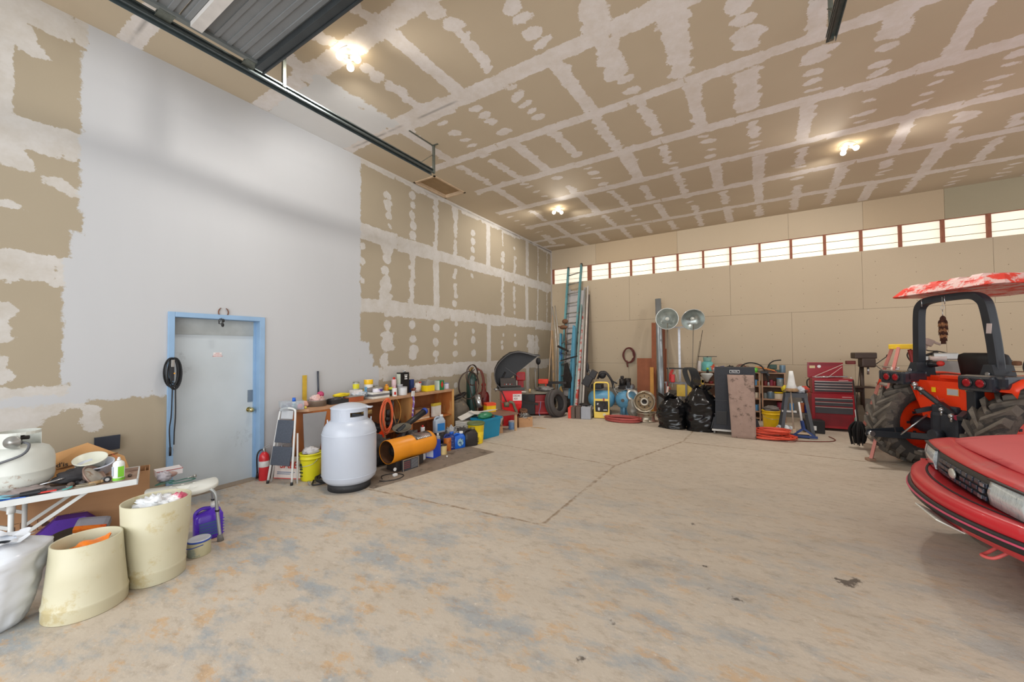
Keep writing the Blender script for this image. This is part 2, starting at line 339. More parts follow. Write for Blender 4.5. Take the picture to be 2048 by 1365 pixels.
# ---- left wall
YL = np.unique(np.round(np.concatenate([np.arange(-2.6, YB+.03, .03), [1.60, 2.44]]), 4)); ZL = np.unique(np.round(np.concatenate([np.arange(0, ZC+.02, .03), [1.975]]), 4))
ML = np.full((len(YL), len(ZL)), -0.12); PL = np.full_like(ML, -0.12)
random.seed(5)
def wseg(*q): sseg(ML, YL, ZL, *q)
def wband(y0, y1, z, hw):
    y = y0
    while y < y1:
        st = random.uniform(.4, 1.0); wseg(y, z+random.uniform(-.02, .02), min(y+st, y1), z+random.uniform(-.02, .02), jit(hw, .15))
        if random.random() < .5: wobble(ML, YL, ZL, y, z-hw, y+st*.7, z-hw, .05)
        y += st
for z, hw in ((3.50, .12), (2.33, .115), (1.20, .12)): wband(3.9, YB, z, hw); wband(-2.5, .95, z, hw)
wband(3.9, YB, ZC-.03, .07); wband(-2.5, .95, ZC-.08, .17); wseg(10.85, 0, 10.85, ZC, .05)
WALL = [('B', 4.45, 4.27), ('W', 4.45, 4.13, 4.47, 4.06), ('B', 4.48, 3.92), ('b', 4.5, 3.75), ('B', 5.03, 4.46), ('B', 5.04, 4.28), ('B', 5.03, 4.09), ('B', 5.05, 3.91), ('B', 5.04, 3.72), ('B', 5.66, 4.54), ('B', 5.66, 4.4), ('B', 5.66, 4.28), ('H', 5.66, 4.17, 5.66, 3.62), ('W', 6.26, 4.54, 6.26, 4.44), ('H', 6.26, 4.41, 6.26, 4.01), ('H', 6.25, 3.88, 6.25, 3.58), ('B', 6.86, 4.23), ('B', 6.86, 4.04), ('B', 6.84, 3.85), ('B', 6.83, 3.65), ('b', 6.81, 3.25), ('S', 7.46, 4.65, 7.44, 3.57), ('h', 8.08, 4.63, 8.08, 4.23), ('B', 8.09, 4.0), ('B', 8.07, 3.86), ('b', 8.07, 3.69), ('b', 8.64, 4.59), ('b', 8.64, 4.28), ('H', 8.66, 4.04, 8.65, 3.67), ('S', 9.33, 4.65, 9.33, 3.66), ('h', 9.99, 4.67, 9.96, 3.4), ('h', 10.56, 4.57, 10.55, 3.95), ('b', 3.96, 3.28), ('b', 3.95, 3.03), ('b', 3.95, 2.71), ('W', 4.45, 3.38, 4.45, 3.32), ('B', 4.45, 3.16), ('B', 4.41, 2.96), ('W', 4.42, 2.79, 4.4, 2.47), ('H', 5.03, 3.39, 5.01, 2.4), ('S', 5.65, 3.43, 5.67, 2.38), ('H', 6.25, 3.29, 6.21, 3.12), ('H', 6.23, 2.96, 6.25, 2.74), ('B', 6.21, 2.57), ('H', 8.07, 3.38, 8.05, 2.37), ('H', 8.62, 3.22, 8.61, 2.89), ('b', 8.63, 2.75), ('b', 8.63, 2.57), ('S', 9.28, 3.48, 9.3, 2.28), ('h', 9.96, 3.4, 9.89, 2.35), ('h', 10.54, 3.47, 10.51, 2.39), ('B', 4.45, 2.03), ('W', 4.45, 1.87, 4.45, 1.66), ('B', 5.02, 2.07), ('B', 5.04, 1.8), ('W', 5.05, 1.61, 5.05, 1.52), ('B', 5.65, 2.04), ('B', 5.64, 1.75), ('B', 5.64, 1.53), ('b', 6.26, 2.15), ('b', 6.25, 1.93), ('B', 6.23, 1.76), ('B', 6.23, 1.52), ('b', 6.85, 2.02), ('B', 6.84, 1.82), ('B', 6.85, 1.53), ('S', 7.45, 2.18, 7.44, .1), ('b', 8.08, 1.97), ('b', 8.02, 1.79), ('b', 8.02, 1.66), ('b', 8.64, 1.98), ('B', 8.65, 1.74), ('W', 9.43, 1.94, 9.42, 1.42), ('W', 9.84, 1.95, 9.82, 1.42), ('W', 9.6, 1.94, 9.6, 1.42),
        ('W', 4.4, 1.48, 4.4, 1.40), ('b', 6.24, .86), ('H', 6.24, .6, 6.24, .2), ('b', 5.65, 1.4), ('H', 8.14, 1.0, 8.14, .7), ('S', 8.7, 1.1, 8.7, .2), ('b', 9.3, 1.7), ('S', 9.3, 1.1, 9.3, .1)]
for q in WALL:
    k, q = q[0], q[1:]
    if k == 'S': wseg(*q, .085)
    elif k == 'H': wobble(ML, YL, ZL, *q, .065)
    elif k == 'h': wobble(ML, YL, ZL, *q, .04)
    elif k == 'W': wobble(ML, YL, ZL, *q, .11)
    elif k == 'B': sell(ML, YL, ZL, q[0], q[1], jit(.085, .15), jit(.08, .2), random.uniform(-.5, .5))
    else: sell(ML, YL, ZL, q[0], q[1], jit(.055, .2), jit(.06, .2), random.uniform(-.5, .5))
# left end of the wall: taped joint, smears and patches
wseg(.40, 3.5, .40, 4.5, .11); wobble(ML, YL, ZL, .45, 4.5, .60, 4.25, .10); wobble(ML, YL, ZL, .36, 3.4, .5, 3.25, .13); wobble(ML, YL, ZL, .50, 3.32, .55, 3.22, .10); wobble(ML, YL, ZL, .74, 3.12, .86, 3.06, .075)
sell(ML, YL, ZL, .5, 2.84, .09, .03, -.2); wobble(ML, YL, ZL, .45, 1.95, .46, 1.72, .08); wobble(ML, YL, ZL, .44, 1.5, .46, 1.42, .09)
wseg(-2.4, 1.5, .2, 1.5, .5); wobble(ML, YL, ZL, .3, 1.1, .58, 1.02, .14); wseg(.3, .3, .5, .9, .16); wobble(ML, YL, ZL, .98, 1.06, 1.02, .90, .07)
def prect(y0, y1, z0, z1): sseg(PL, YL, ZL, (y0+y1)/2, z0, (y0+y1)/2, z1, (y1-y0)/2)
prect(.92, 3.90, 1.17, 4.8); prect(2.40, 3.93, -.5, 4.8); prect(.84, 3.9, 1.17, 2.72); prect(.885, 1.0, 2.9, 4.42); prect(.80, 1.0, 1.3, 2.45); prect(-.5, 2.0, 1.13, 1.22); prect(3.9, 4.10, -.5, 1.75); prect(4.0, 4.18, -.5, 1.55); prect(4.1, 4.28, -.5, 1.35)
J3 = np.full_like(ML, -.12)
for q in ((.9, 3.5, 3.9, 3.5, .010), (.9, 2.355, 3.9, 2.355, .008), (2.5, 1.22, 3.9, 1.22, .006)): sseg(J3, YL, ZL, *q); sseg(J3, YL, ZL, 4.3, ZC-.06, YB, ZC-.05, .012)
m_left = board_material('left_wall_board_mud_and_paint', (157, 145, 125), (169, 157, 136), (192, 188, 183), (189, 190, 192), .05)
wall_left = sheet('wall_left', YL, ZL, lambda a, b: np.stack([np.full_like(a, XL), a, b], -1), dict(mud=ML, paint=PL, joint=np.clip(J3/.012, 0, 1)), m_left,
    skip=lambda a, b: (a > 1.60) & (a < 2.44) & (b < 1.975))
# ---- back wall of bare boards, each sheet with its own tone, 5 mm gaps
def tone_board(name, c, c2, var=.05):
    m = bpy.data.materials.new(name); m.use_nodes = True; nt = m.node_tree; b = nt.nodes['Principled BSDF']; b.inputs['Roughness'].default_value = .85; b.inputs['Specular IOR Level'].default_value = .2
    tc = nt.nodes.new('ShaderNodeTexCoord').outputs['Object']; cc = mixc(nt, noisemix(nt, tc, .8, 4), lin(c), lin(c2)); cc = mixc(nt, mth(nt, 'MULTIPLY', noisemix(nt, tc, 70, 2), .12), cc, lin((120, 100, 75)))
    nt.links.new(cc, b.inputs['Base Color']); return m
tb1 = tone_board('bare_board', (193, 176, 151), (201, 184, 159)); tb2 = tone_board('bare_board_warm', (188, 168, 140), (196, 176, 148)); tb3 = tone_board('bare_board_grey', (165, 155, 130), (172, 162, 138))
dk = mat('dark_board_gap', (95, 82, 66), .9); scr = mat('screw_heads', (110, 95, 75), .8)
wbk = MB()
rows = [(0.5, 1.20, [-5.25, -2.9, -.5, 1.9, 4.3, 6.7, 9], tb1), (1.20, 2.40, [-5.25, -1.88, .82, 3.27, 5.7, 8.1, 9], tb1), (2.40, 3.64, [-5.25, -2.855, -.394, 2.06, 3.92, 6.3, 9], tb1)]
top = [(-5.25, -3.82, tb1), (-3.82, -1.59, tb2), (-1.59, .80, tb1), (.80, 2.095, tb1), (2.095, 3.305, tb2), (3.305, 5.7, tb3), (5.7, 9, tb3)]
for z0, z1, xs, mm in rows:
    for a, b in zip(xs[:-1], xs[1:]):
        wbk.m(mm if b < 9 else tb3).bx(a+.002, b-.002, YB, YB+.012, z0+.002, z1-.002)
for a, b, mm in top: wbk.m(mm).bx(a+.002, b-.002, YB, YB+.012, 4.10, ZC)
wbk.m(dk).bx(-5.25, 9, YB+.0122, YB+.02, .5, 3.63).bx(-5.25, 9, YB+.0122, YB+.02, 4.11, ZC)
wbk.m(scr)
for z0, z1, xs, mm in rows:
    for x in np.arange(-5.05, 8.8, .61):
        for z in np.arange(z0+.12, z1, .29): wbk.bx(x-.006, x+.006, YB-.001, YB, z-.006, z+.006)
wbk.m(mat('stem_wall_concrete', (140, 136, 128), .9, bump=.3, scale=12)).bx(-5.25, 9, YB-.02, YB+.1, 0, .5)
struct(wbk.build('wall_back', fix=False))
# studs across the clerestory opening and the translucent siding behind it
stud = mat('red_brown_stud_wood', (150, 92, 70), .8, var=.2, scale=9, stretch=(8, 8, 1))
st = new(stud)
for i in range(20):
    x = -4.033+.6096*i; w = .055 if i == 0 else .022
    if x < 8.9: st.bx(x-w, x+w, YB+.012, YB+.10, 3.6, 4.14)
st.bx(-5.25, 9, YB+.014, YB+.10, 3.60, 3.642).bx(-5.25, 9, YB+.014, YB+.10, 4.10, 4.14).bx(-5.25, -5.20, YB+.012, YB+.10, 3.6, 4.14)
struct(st.build('trim_1'))
def sid(name):
    m = bpy.data.materials.new(name); m.use_nodes = True; nt = m.node_tree; b = nt.nodes['Principled BSDF']
    tc = nt.nodes.new('ShaderNodeTexCoord').outputs['Object']
    c = mixc(nt, noisemix(nt, tc, 6, 6, .7, stretch=(1, 1, 9)), lin((232, 222, 196)), lin((250, 246, 232)))
    sp = nt.nodes.new('ShaderNodeSeparateXYZ'); nt.links.new(tc, sp.inputs[0])
    dirt = mth(nt, 'MULTIPLY', mth(nt, 'SUBTRACT', noisemix(nt, tc, 9, 6, .8, stretch=(1.2, 1, 6)), .58), 7, clamp=True)
    zz = mth(nt, 'FRACT', mth(nt, 'MULTIPLY', mth(nt, 'SUBTRACT', sp.outputs[2], 3.64), 1/.2)); near = mth(nt, 'LESS_THAN', mth(nt, 'ABSOLUTE', mth(nt, 'SUBTRACT', zz, .72)), .1)
    c = mixc(nt, mth(nt, 'MULTIPLY', mth(nt, 'MULTIPLY', dirt, near), .7), c, lin((130, 120, 90)))
    nt.links.new(c, b.inputs['Base Color']); nt.links.new(c, b.inputs['Emission Color']); b.inputs['Emission Strength'].default_value = .50; b.inputs['Roughness'].default_value = .5; return m
sm_ = sid('translucent_siding_lit_by_daylight'); gap = mat('siding_lap_line', (120, 108, 84), .8)
w = MB(); w.m(sm_)
for k in range(4):
    z0 = 3.595+.178*k; w.bx(-5.25, 9, YB+.115+.004*(k % 2), YB+.13, z0, z0+.164)
w.m(gap).bx(-5.25, 9, YB+.131, YB+.136, 3.5, 4.3)
struct(w.build('window_1'))
# ---- floor
XF = np.arange(XL-.02, 9, .035); YF = np.arange(-2.8, YB+.1, .035)
ST = np.full((len(XF), len(YF)), -.12); OIL = np.full_like(ST, -.12)
random.seed(3)
def oil(u, v, r):
    p = G(u, v); sell(OIL, XF, YF, p.x, p.y, r, r*.7, random.uniform(0, 3))
for u, v, r in ((1690, 1165, .05), (1712, 1163, .05), (1700, 1172, .04), (1672, 1160, .03), (1388, 1049, .035), (1411, 1134, .03), (1413, 1178, .03), (1473, 1200, .04), (1225, 1246, .03), (1163, 1320, .03), (868, 1161, .02), (1154, 1271, .02), (1640, 985, .025), (1920, 1130, .02), (1780, 930, .02)): oil(u, v, r)
for u, v, r in ((1290, 1130, .35), (1000, 985, .35), (905, 985, .3), (1130, 960, .2), (1240, 925, .2), (1400, 870, .25), (1370, 980, .22), (1830, 1320, .2), (820, 920, .3), (1650, 1080, .2), (1250, 1060, .22), (1900, 990, .4), (740, 960, .3), (880, 930, .4)):
    p = G(u, v); sell(ST, XF, YF, p.x, p.y, r, r*.45, .55)
def jf(*uv):
    for a, b in zip(uv[:-1], uv[1:]): sseg(JF, XF, YF, a[0], a[1], b[0], b[1], .035)
JF = np.full_like(ST, -.12); jf((-4.3, 2.86), (-1.633, 3.136), (-1.607, 5.22), (-4.0, 5.45)); jf((-1.6, 5.2), (-1.0, 7.2), (-.9, 10.8)); jf((-1.0, 7.1), (4, 7.2))
fm = bpy.data.materials.new('stained_concrete_floor'); fm.use_nodes = True; nt = fm.node_tree; b = nt.nodes['Principled BSDF']
tc = nt.nodes.new('ShaderNodeTexCoord').outputs['Object']
def att(a): n = nt.nodes.new('ShaderNodeAttribute'); n.attribute_name = a; return n.outputs['Fac']
rot = nt.nodes.new('ShaderNodeMapping'); rot.inputs['Rotation'].default_value = (0, 0, -.5); rot.inputs['Scale'].default_value = (1, 1.9, 1); nt.links.new(tc, rot.inputs[0]); rv = rot.outputs[0]
c = mixc(nt, noisemix(nt, rv, 1.1, 6, .65), lin((176, 163, 146)), lin((204, 193, 178)))
sy = nt.nodes.new('ShaderNodeSeparateXYZ'); nt.links.new(tc, sy.inputs[0])
nearf = mth(nt, 'MULTIPLY', mth(nt, 'SUBTRACT', 5.5, sy.outputs[1]), .25, clamp=True)
blue = mth(nt, 'MULTIPLY', mth(nt, 'MULTIPLY', mth(nt, 'SUBTRACT', noisemix(nt, rv, 1.5, 8, .7), .49), 9, clamp=True), mth(nt, 'MULTIPLY', nearf, .85))
c = mixc(nt, blue, c, lin((150, 156, 160)))
orr = mth(nt, 'MULTIPLY', mth(nt, 'MULTIPLY', mth(nt, 'SUBTRACT', noisemix(nt, rv, 3.4, 9, .72), .545), 14, clamp=True), mth(nt, 'MULTIPLY', nearf, .72))
c = mixc(nt, orr, c, lin((196, 160, 118)))
c = mixc(nt, mth(nt, 'MULTIPLY', mth(nt, 'SUBTRACT', noisemix(nt, rv, 8, 8, .75), .50), 3.0, clamp=True), c, lin((146, 130, 112)))
c = mixc(nt, mth(nt, 'MULTIPLY', mth(nt, 'SUBTRACT', noisemix(nt, tc, 30, 4, .7), .60), 5, clamp=True), c, lin((216, 206, 192)))
s1 = mth(nt, 'MULTIPLY', mth(nt, 'ADD', att('stain'), mth(nt, 'MULTIPLY', mth(nt, 'SUBTRACT', noisemix(nt, rv, 7, 7, .75), .52), .35)), 4.5, clamp=True)
c = mixc(nt, mth(nt, 'MULTIPLY', s1, .5), c, lin((128, 108, 82)))
s3 = mth(nt, 'MULTIPLY', mth(nt, 'ADD', att('joint'), mth(nt, 'MULTIPLY', mth(nt, 'SUBTRACT', noisemix(nt, tc, 12, 5, .7), .7), .06)), 60, clamp=True)
c = mixc(nt, mth(nt, 'MULTIPLY', s3, .7), c, lin((122, 96, 66)))
s2 = mth(nt, 'MULTIPLY', mth(nt, 'ADD', att('oil'), mth(nt, 'MULTIPLY', mth(nt, 'SUBTRACT', noisemix(nt, tc, 26, 5, .7), .5), .09)), 90, clamp=True)
c = mixc(nt, mth(nt, 'MULTIPLY', s2, .85), c, lin((72, 64, 58)))
nt.links.new(c, b.inputs['Base Color']); b.inputs['Roughness'].default_value = .72; b.inputs['Specular IOR Level'].default_value = .35
bp = nt.nodes.new('ShaderNodeBump'); bp.inputs['Strength'].default_value = .25; bp.inputs['Distance'].default_value = .01; nt.links.new(noisemix(nt, tc, 25, 6, .7), bp.inputs['Height']); nt.links.new(bp.outputs[0], b.inputs['Normal'])
sheet('floor', XF, YF, lambda a, b: np.stack([a, b, np.zeros_like(a)], -1), dict(stain=ST, oil=OIL, joint=JF), fm)
# ---- personnel door in the left wall
blu = mat('blue_door_casing_paint', (140, 172, 204), .55, var=.06, scale=5, c2=(200, 205, 210), amt=.30); gd = mat('pale_grey_door_paint', (190, 198, 202), .45, var=.04, scale=3, c2=(168, 174, 178), amt=.36, coat=.1)
f = new(blu)
f.bx(XL-.16, XL+.022, 1.545, 1.60, 0, 2.025, .004).bx(XL-.16, XL+.022, 2.44, 2.50, 0, 2.025, .004).bx(XL-.16, XL+.022, 1.60, 2.44, 1.972, 2.025, .004)
f.bx(XL-.12, XL-.085, 1.60, 1.615, 0, 1.97).bx(XL-.12, XL-.085, 2.425, 2.44, 0, 1.97)
struct(f.build('trim_2'))
d = new(gd).bx(XL-.165, XL-.12, 1.60, 2.44, .012, 1.972)
door = struct(d.build('door_1'))
new(mat('grey_door_lintel_strip', (172, 176, 174), .6)).bx(XL-.12, XL-.112, 1.602, 2.438, 1.79, 1.972).build('head_strip', door)
kb = new(mat('brass_knob', (205, 190, 140), .25, 1.0)); kb.cyl((XL-.12, 2.385, .865), (XL-.07, 2.385, .865), .013).lathe([(0, .0), (.02, .002), (.03, .015), (.03, .03), (.02, .045), (0, .048)], M=Matrix.Translation((XL-.075, 2.385, .865)) @ Matrix.Rotation(PI/2, 4, 'Y')); kb.cyl((XL-.121, 2.385, .865), (XL-.112, 2.385, .865), .033)
tag(kb.build('door_knob', door), 'brass door knob')
new(mat('steel_latch_guard', (140, 150, 158), .35, .8)).bx(XL-.12, XL-.114, 2.365, 2.425, .96, 1.11, .002).build('latch_guard', door)
sgn = new(mat('white_sticker', (225, 218, 216), .5)).bx(XL-.12, XL-.118, 2.0, 2.085, 1.53, 1.585).build('notice', door)
rd = mat('red_ink', (190, 70, 80), .6)
for i, (s_, z_) in enumerate((('NOTICE', 1.575), ('THIS DOOR TO', 1.558), ('REMAIN UNLOCKED', 1.541))): text(s_, .011, rd, sgn, (XL-.117, 2.0425, z_), (PI/2, 0, PI/2), depth=.0002)
th = new(mat('wood_threshold', (150, 134, 116), .8, var=.2, scale=20, stretch=(10, 1, 1))); th.bx(XL-.19, XL+.02, 1.60, 2.44, 0, .012); struct(th.build('trim_3'))
# ------------------------------------------------------------------ ceiling lamps: round box with three bare bulbs
bulb_m = mat('glowing_bulb', (255, 240, 214), .4, var=0, emit=14.0); porc = mat('white_lamp_holder', (225, 222, 215), .4)
def lamp(name, label, x, y, rz, power):
    t = thing(name, label, 'ceiling lamp', (x, y, ZC), rz, 'three-bulb ceiling lamps')
    new(porc, True).lathe([(0, -.03), (.06, -.03), (.065, -.02), (.07, 0)]).build('canopy', t)
    ring = new(mat('lamp_wire', (90, 85, 80), .5)).tube([(.11*math.cos(a), .11*math.sin(a), -.02-.02*math.sin(a*2)) for a in np.linspace(0, 5.2, 9)], .0025, seg=5); ring.build('wire', t)
    for k in range(3):
        a = k*2*PI/3; d = Vector((math.cos(a), math.sin(a), -.55)).normalized(); p = Vector((0, 0, -.03))
        s = new(porc).cyl(p+d*.02, p+d*.07, .018, .02).build('socket', t)
        q = p+d*.11; new(bulb_m).sph(q, .037).cyl(p+d*.07, q, .016, .03, cap=False).build('bulb', s)
        l = bpy.data.lights.new('bulb_light', 'SPOT'); l.energy = power; l.color = (1, .955, .89); l.shadow_soft_size = .05; l.spot_size = 2.5; l.spot_blend = .6
        lo = bpy.data.objects.new('bulb_light', l); COL.objects.link(lo); lo.parent = t; lo.location = p+d*.16; lo.rotation_euler = (d*Vector((.45, .45, 1))).to_track_quat('-Z', 'Y').to_euler()
    return t
lamp('ceiling_lamp', 'three-bulb ceiling lamp nearest the overhead door panel, above the white wall', -3.50, 2.47, .3, 52)
lamp('ceiling_lamp', 'three-bulb ceiling lamp farthest into the left back part of the ceiling', -3.53, 7.66, 1.1, 82)
lamp('ceiling_lamp', 'three-bulb ceiling lamp on the right, above the tractor side', 1.33, 7.68, 2.0, 82)
# ------------------------------------------------------------------ overhead door lying open along its tracks
galv = mat('dark_galvanised_steel', (104, 112, 112), .38, .85, var=.15, scale=20); galvd = mat('weathered_angle_iron', (112, 116, 108), .5, .7, var=.2, scale=30, c2=(80, 70, 55), amt=.35)
dpan = mat('grey_ribbed_door_steel', (128, 130, 131), .5, .3, var=.05, scale=4)
t = thing('overhead_door', 'open grey ribbed overhead door lying under the ceiling above the left side', 'overhead door', (-3.93, 1.80, 4.33))
W_ = 4.55
mb = new(dpan)
y = 0.0
for k in range(7):                       # sections with shallow horizontal ribs
    y0 = -.61*k
    mb.bx(.02, W_, y0-.60, y0-.005, 0.0, .03)
    for j in range(6): mb.box((W_/2, y0-.06-.10*j, -.004), (W_-.04, .035, .012), bev=.003)
mb.build('ribbed_panel', t)
new(mat('dark_bottom_rail', (70, 74, 76), .4, .6)).bx(0.0, W_, -.03, .035, -.06, .055, .004).bx(0, W_, .035, .05, -.075, -.045).build('bottom_rail', t)
st_ = new(mat('door_stile_steel', (118, 122, 120), .5, .5))
st_.bx(0, .05, -4.2, 0, -.03, .0).build('stile', t)
new(mat('white_door_strut', (205, 200, 195), .5)).bx(.05, 4.50, -.54, -.46, -.05, -.008).build('stiffener', t)
for yy in (-.06, -.68, -1.9):
    r_ = new(galvd); r_.bx(-.09, .03, yy-.05, yy+.05, -.034, -.028).cyl((-.10, yy, -.01), (.02, yy, -.01), .008, seg=10).cyl((-.10, yy, -.01), (-.07, yy, -.01), .024, seg=14).bar((-.04, yy-.05, -.03), (-.01, yy-.02, .04), .02, .006); r_.build('roller_bracket', t)
def track(name, label, x, sgn_, y0, y1, zt):
    t = thing(name, label, 'door track', (x, y1, ZC))
    b = new(galv); zz = zt-ZC
    # C channel open towards the door
    b.bx(-.003, .003, y0-y1, 0, zz-.028, zz+.028).bx(0, sgn_*.022, y0-y1, 0, zz+.022, zz+.028).bx(0, sgn_*.022, y0-y1, 0, zz-.028, zz-.022).bx(sgn_*.019, sgn_*.023, y0-y1, 0, zz-.028, zz-.014).bx(sgn_*.019, sgn_*.023, y0-y1, 0, zz+.014, zz+.028)
    b.build('channel', t)
    a = new(mat('blue_grey_track_angle', (120, 132, 134), .35, .8, var=.12, scale=12)); a.bx(-sgn_*.045, -sgn_*.004, y0-y1, -.01, zz+.0, zz+.005).bx(-sgn_*.045, -sgn_*.040, y0-y1, -.01, zz-.045, zz+.005); a.build('stiffener_angle', t)
    h_ = new(galvd); h_.bx(-.003, .03, -.035, -.005, zz-.03, -.002).bx(-sgn_*.02, sgn_*.10, -.035, -.005, -.006, -.001)
    h_.bar((0, -.02, zz*.35), (0, -.28, zz+.03), .025, .005).bx(-.012, .012, -.5, -.0, -.008, -.002); h_.build('hanger', t)
    h2 = new(galvd); h2.bx(-.003, .03, -2.235, -2.205, zz, -.002).bar((0, -2.22, -.04), (sgn_*.35, -2.22, -.01), .03, .004).build('hanger', t)
    return t
track('door_track', 'long dark steel door track under the ceiling on the left, above the white wall', -4.03, 1, -2.4, 4.30, 4.30)
track('door_track', 'dark steel door track end at the top right of the ceiling', G(1658, 78, 4.30).x, -1, -2.4, G(1658, 78, 4.30).y, 4.30)
# ------------------------------------------------------------------ shared materials and builders
cream = mat('yellowed_cream_plastic', (200, 194, 166), .45, var=.05, scale=4, c2=(188, 174, 132), amt=.42, trans=0)
wpaint = mat('chipped_white_paint', (214, 216, 214), .45, var=.04, scale=12, c2=(150, 120, 100), amt=.33, thr=.66)
kraft = mat('brown_cardboard', (186, 142, 102), .85, var=.05, scale=3, stretch=(1, 1, 6)); kraftd = mat('dark_cardboard_edge', (140, 98, 64), .9)
black = mat('black_rubber', (28, 28, 30), .6); blackp = mat('black_plastic', (32, 33, 36), .4); steel = mat('bright_steel', (190, 192, 194), .3, .9, var=.08); alu = mat('dull_aluminium', (178, 178, 174), .4, .8, var=.08)
white = mat('white_plastic', (226, 226, 224), .4, var=.02); red = mat('red_plastic', (196, 34, 34), .4, var=.05); yel = mat('yellow_plastic', (236, 204, 24), .4, var=.05); bluep = mat('bright_blue_plastic', (20, 96, 200), .35, var=.06)
rust = mat('rusty_iron', (112, 78, 56), .85, .3, var=.3, scale=14); darki = mat('oily_dark_iron', (52, 48, 46), .5, .6, var=.3, scale=12); green = mat('green_plastic', (34, 120, 84), .45); blackink = mat('black_ink', (25, 25, 28), .7); redink = mat('red_print', (200, 50, 40), .6); whiteink = mat('white_print', (232, 232, 230), .6)
glass = mat('clear_plastic', (225, 232, 236), .12, alpha=.38, var=.02)
def coil(mb, c, ax, ay, rx, ry, n, r, jitter=.12, seg=6, az=None, pts=14):
    """n loops of cord around centre c in the plane ax, ay"""
    c = Vector(c); ax = Vector(ax).normalized(); ay = Vector(ay).normalized(); az = ax.cross(ay)
    P = []
    for k in range(n*pts):
        a = 2*PI*k/pts; q = k//pts
        if k % pts == 0: jx, jy, jz, ox = 1+random.uniform(-jitter, jitter), 1+random.uniform(-jitter, jitter), random.uniform(-1, 1)*r*2.2, random.uniform(-jitter, jitter)*rx*.5
        P.append(c+ax*(rx*jx*math.cos(a)+ox)+ay*(ry*jy*math.sin(a))+az*jz)
    mb.tube(P, r, seg=seg, sub=2); return mb
def carton(name, label, cat, loc, rz, sx, sy, sz, m_, rot=None, group=None, open_top=False):
    b = new(m_)
    if open_top:
        t = .006
        b.bx(-sx/2, sx/2, -sy/2, sy/2, 0, t).bx(-sx/2, -sx/2+t, -sy/2, sy/2, t, sz).bx(sx/2-t, sx/2, -sy/2, sy/2, t, sz).bx(-sx/2+t, sx/2-t, -sy/2, -sy/2+t, t, sz).bx(-sx/2+t, sx/2-t, sy/2-t, sy/2, t, sz)
    else: b.bx(-sx/2, sx/2, -sy/2, sy/2, 0, sz, bev=min(.004, sz*.1))
    return place(b.build(name), label, cat, loc, rz, group, rot)
def tin(name, label, cat, loc, r, h, body, lid=None, band=None, rim=True, group=None, rot=None, handle=False):
    t = thing(name, label, cat, loc, group=group, rot=rot)
    b = new(body); b.lathe([(0, 0), (r*.98, 0), (r, .004), (r, h-.004), (r*.98, h), (0, h)], seg=20); bo = b.build('body', t)
    if band: new(band).lathe([(r+.0006, h*.18), (r+.0012, h*.2), (r+.0012, h*.78), (r+.0006, h*.8)], seg=20).build('label_band', t)
    if lid: new(lid).lathe([(0, h+.004), (r*.88, h+.004), (r*.9, h+.008), (r*1.02, h+.008), (r*1.03, h-.006)], seg=20).build('lid', t)
    if handle: new(steel).tube([(-r, 0, h*.8), (-r*1.05, -.6*r, h*.62), (0, -r*1.1, h*.5), (r*1.05, -.6*r, h*.62), (r, 0, h*.8)], .0025, seg=5).build('wire_handle', t)
    return t
def jug(name, label, loc, rz, w, d, h, body, cap, lab=None, cat='jug', group=None, hand='side'):
    """rectangular shouldered jug with moulded handle and cap"""
    t = thing(name, label, cat, loc, rz, group); b = new(body, True)
    hs = h*.66
    def ring(sx, sy, z, ox=0): 
        P = []
        for k in range(24):
            a = 2*PI*k/24; c_, s_ = math.cos(a), math.sin(a); p = 4.5
            P.append(Vector((ox+sx/2*math.copysign(abs(c_)**(2/p), c_), sy/2*math.copysign(abs(s_)**(2/p), s_), z)))
        return P
    b.loft([ring(w*.94, d*.92, 0), ring(w, d, .01), ring(w, d, hs*.5), ring(w, d, hs), ring(w*.86, d*.8, hs+h*.09), ring(w*.45, d*.45, h*.82, w*.18), ring(w*.26, w*.26, h*.86, w*.22), ring(w*.26, w*.26, h*.9, w*.22)])
    b.build('body', t)
    new(body, True).tube([(-w*.40, 0, hs*.72), (-w*.44, 0, hs+h*.12), (-w*.22, 0, h*.89), (w*.06, 0, h*.86), (w*.2, 0, h*.82)], d*.13, seg=8).build('handle', t)
    new(cap).cyl((w*.22, 0, h*.88), (w*.22, 0, h), w*.16, w*.15, seg=18).build('cap', t)
    if lab: new(lab).bx(-w*.36, w*.36, -d/2-.0015, -d/2+.002, hs*.18, hs*.82).build('label_panel', t)
    return t
# ------------------------------------------------------------------ two cream plastic drums
def drum(label, loc, r0, r1, h, belly, ringz):
    t = thing('plastic_drum', label, 'drum', loc)
    b = new(cream, True); n = 40
    prof = [(0, .012), (r0*.985, .012), (r0*.99, 0), (r0*1.0, .004), (r0*1.0, ringz-.008), (r0*1.012, ringz), (r0*1.0, ringz+.008), (r0*1.0-.004, ringz+.016), ((r0*.45+r1*.55)+belly, h*.55), (r1, h), (r1-.006, h+.002), (r1-.010, h-.004), ((r0*.45+r1*.55)+belly-.01, h*.55), (r0-.012, .03), (0, .026)]
    b.lathe([p for p in prof], seg=n); b.build('shell', t); return t
pd1 = G(173, 1213); drum('short cream plastic drum, front left, with an orange packet inside', pd1, .188, .158, .425, 0, .075)
pd2 = G(312, 1152); drum('tall cream plastic drum beside the shower bench, holding white rubbish', pd2, .163, .190, .545, .004, .085)
o = new(mat('orange_packet_film', (232, 124, 26), .3, var=.08, scale=8, c2=(200, 196, 190), amt=.3, thr=.67), True)
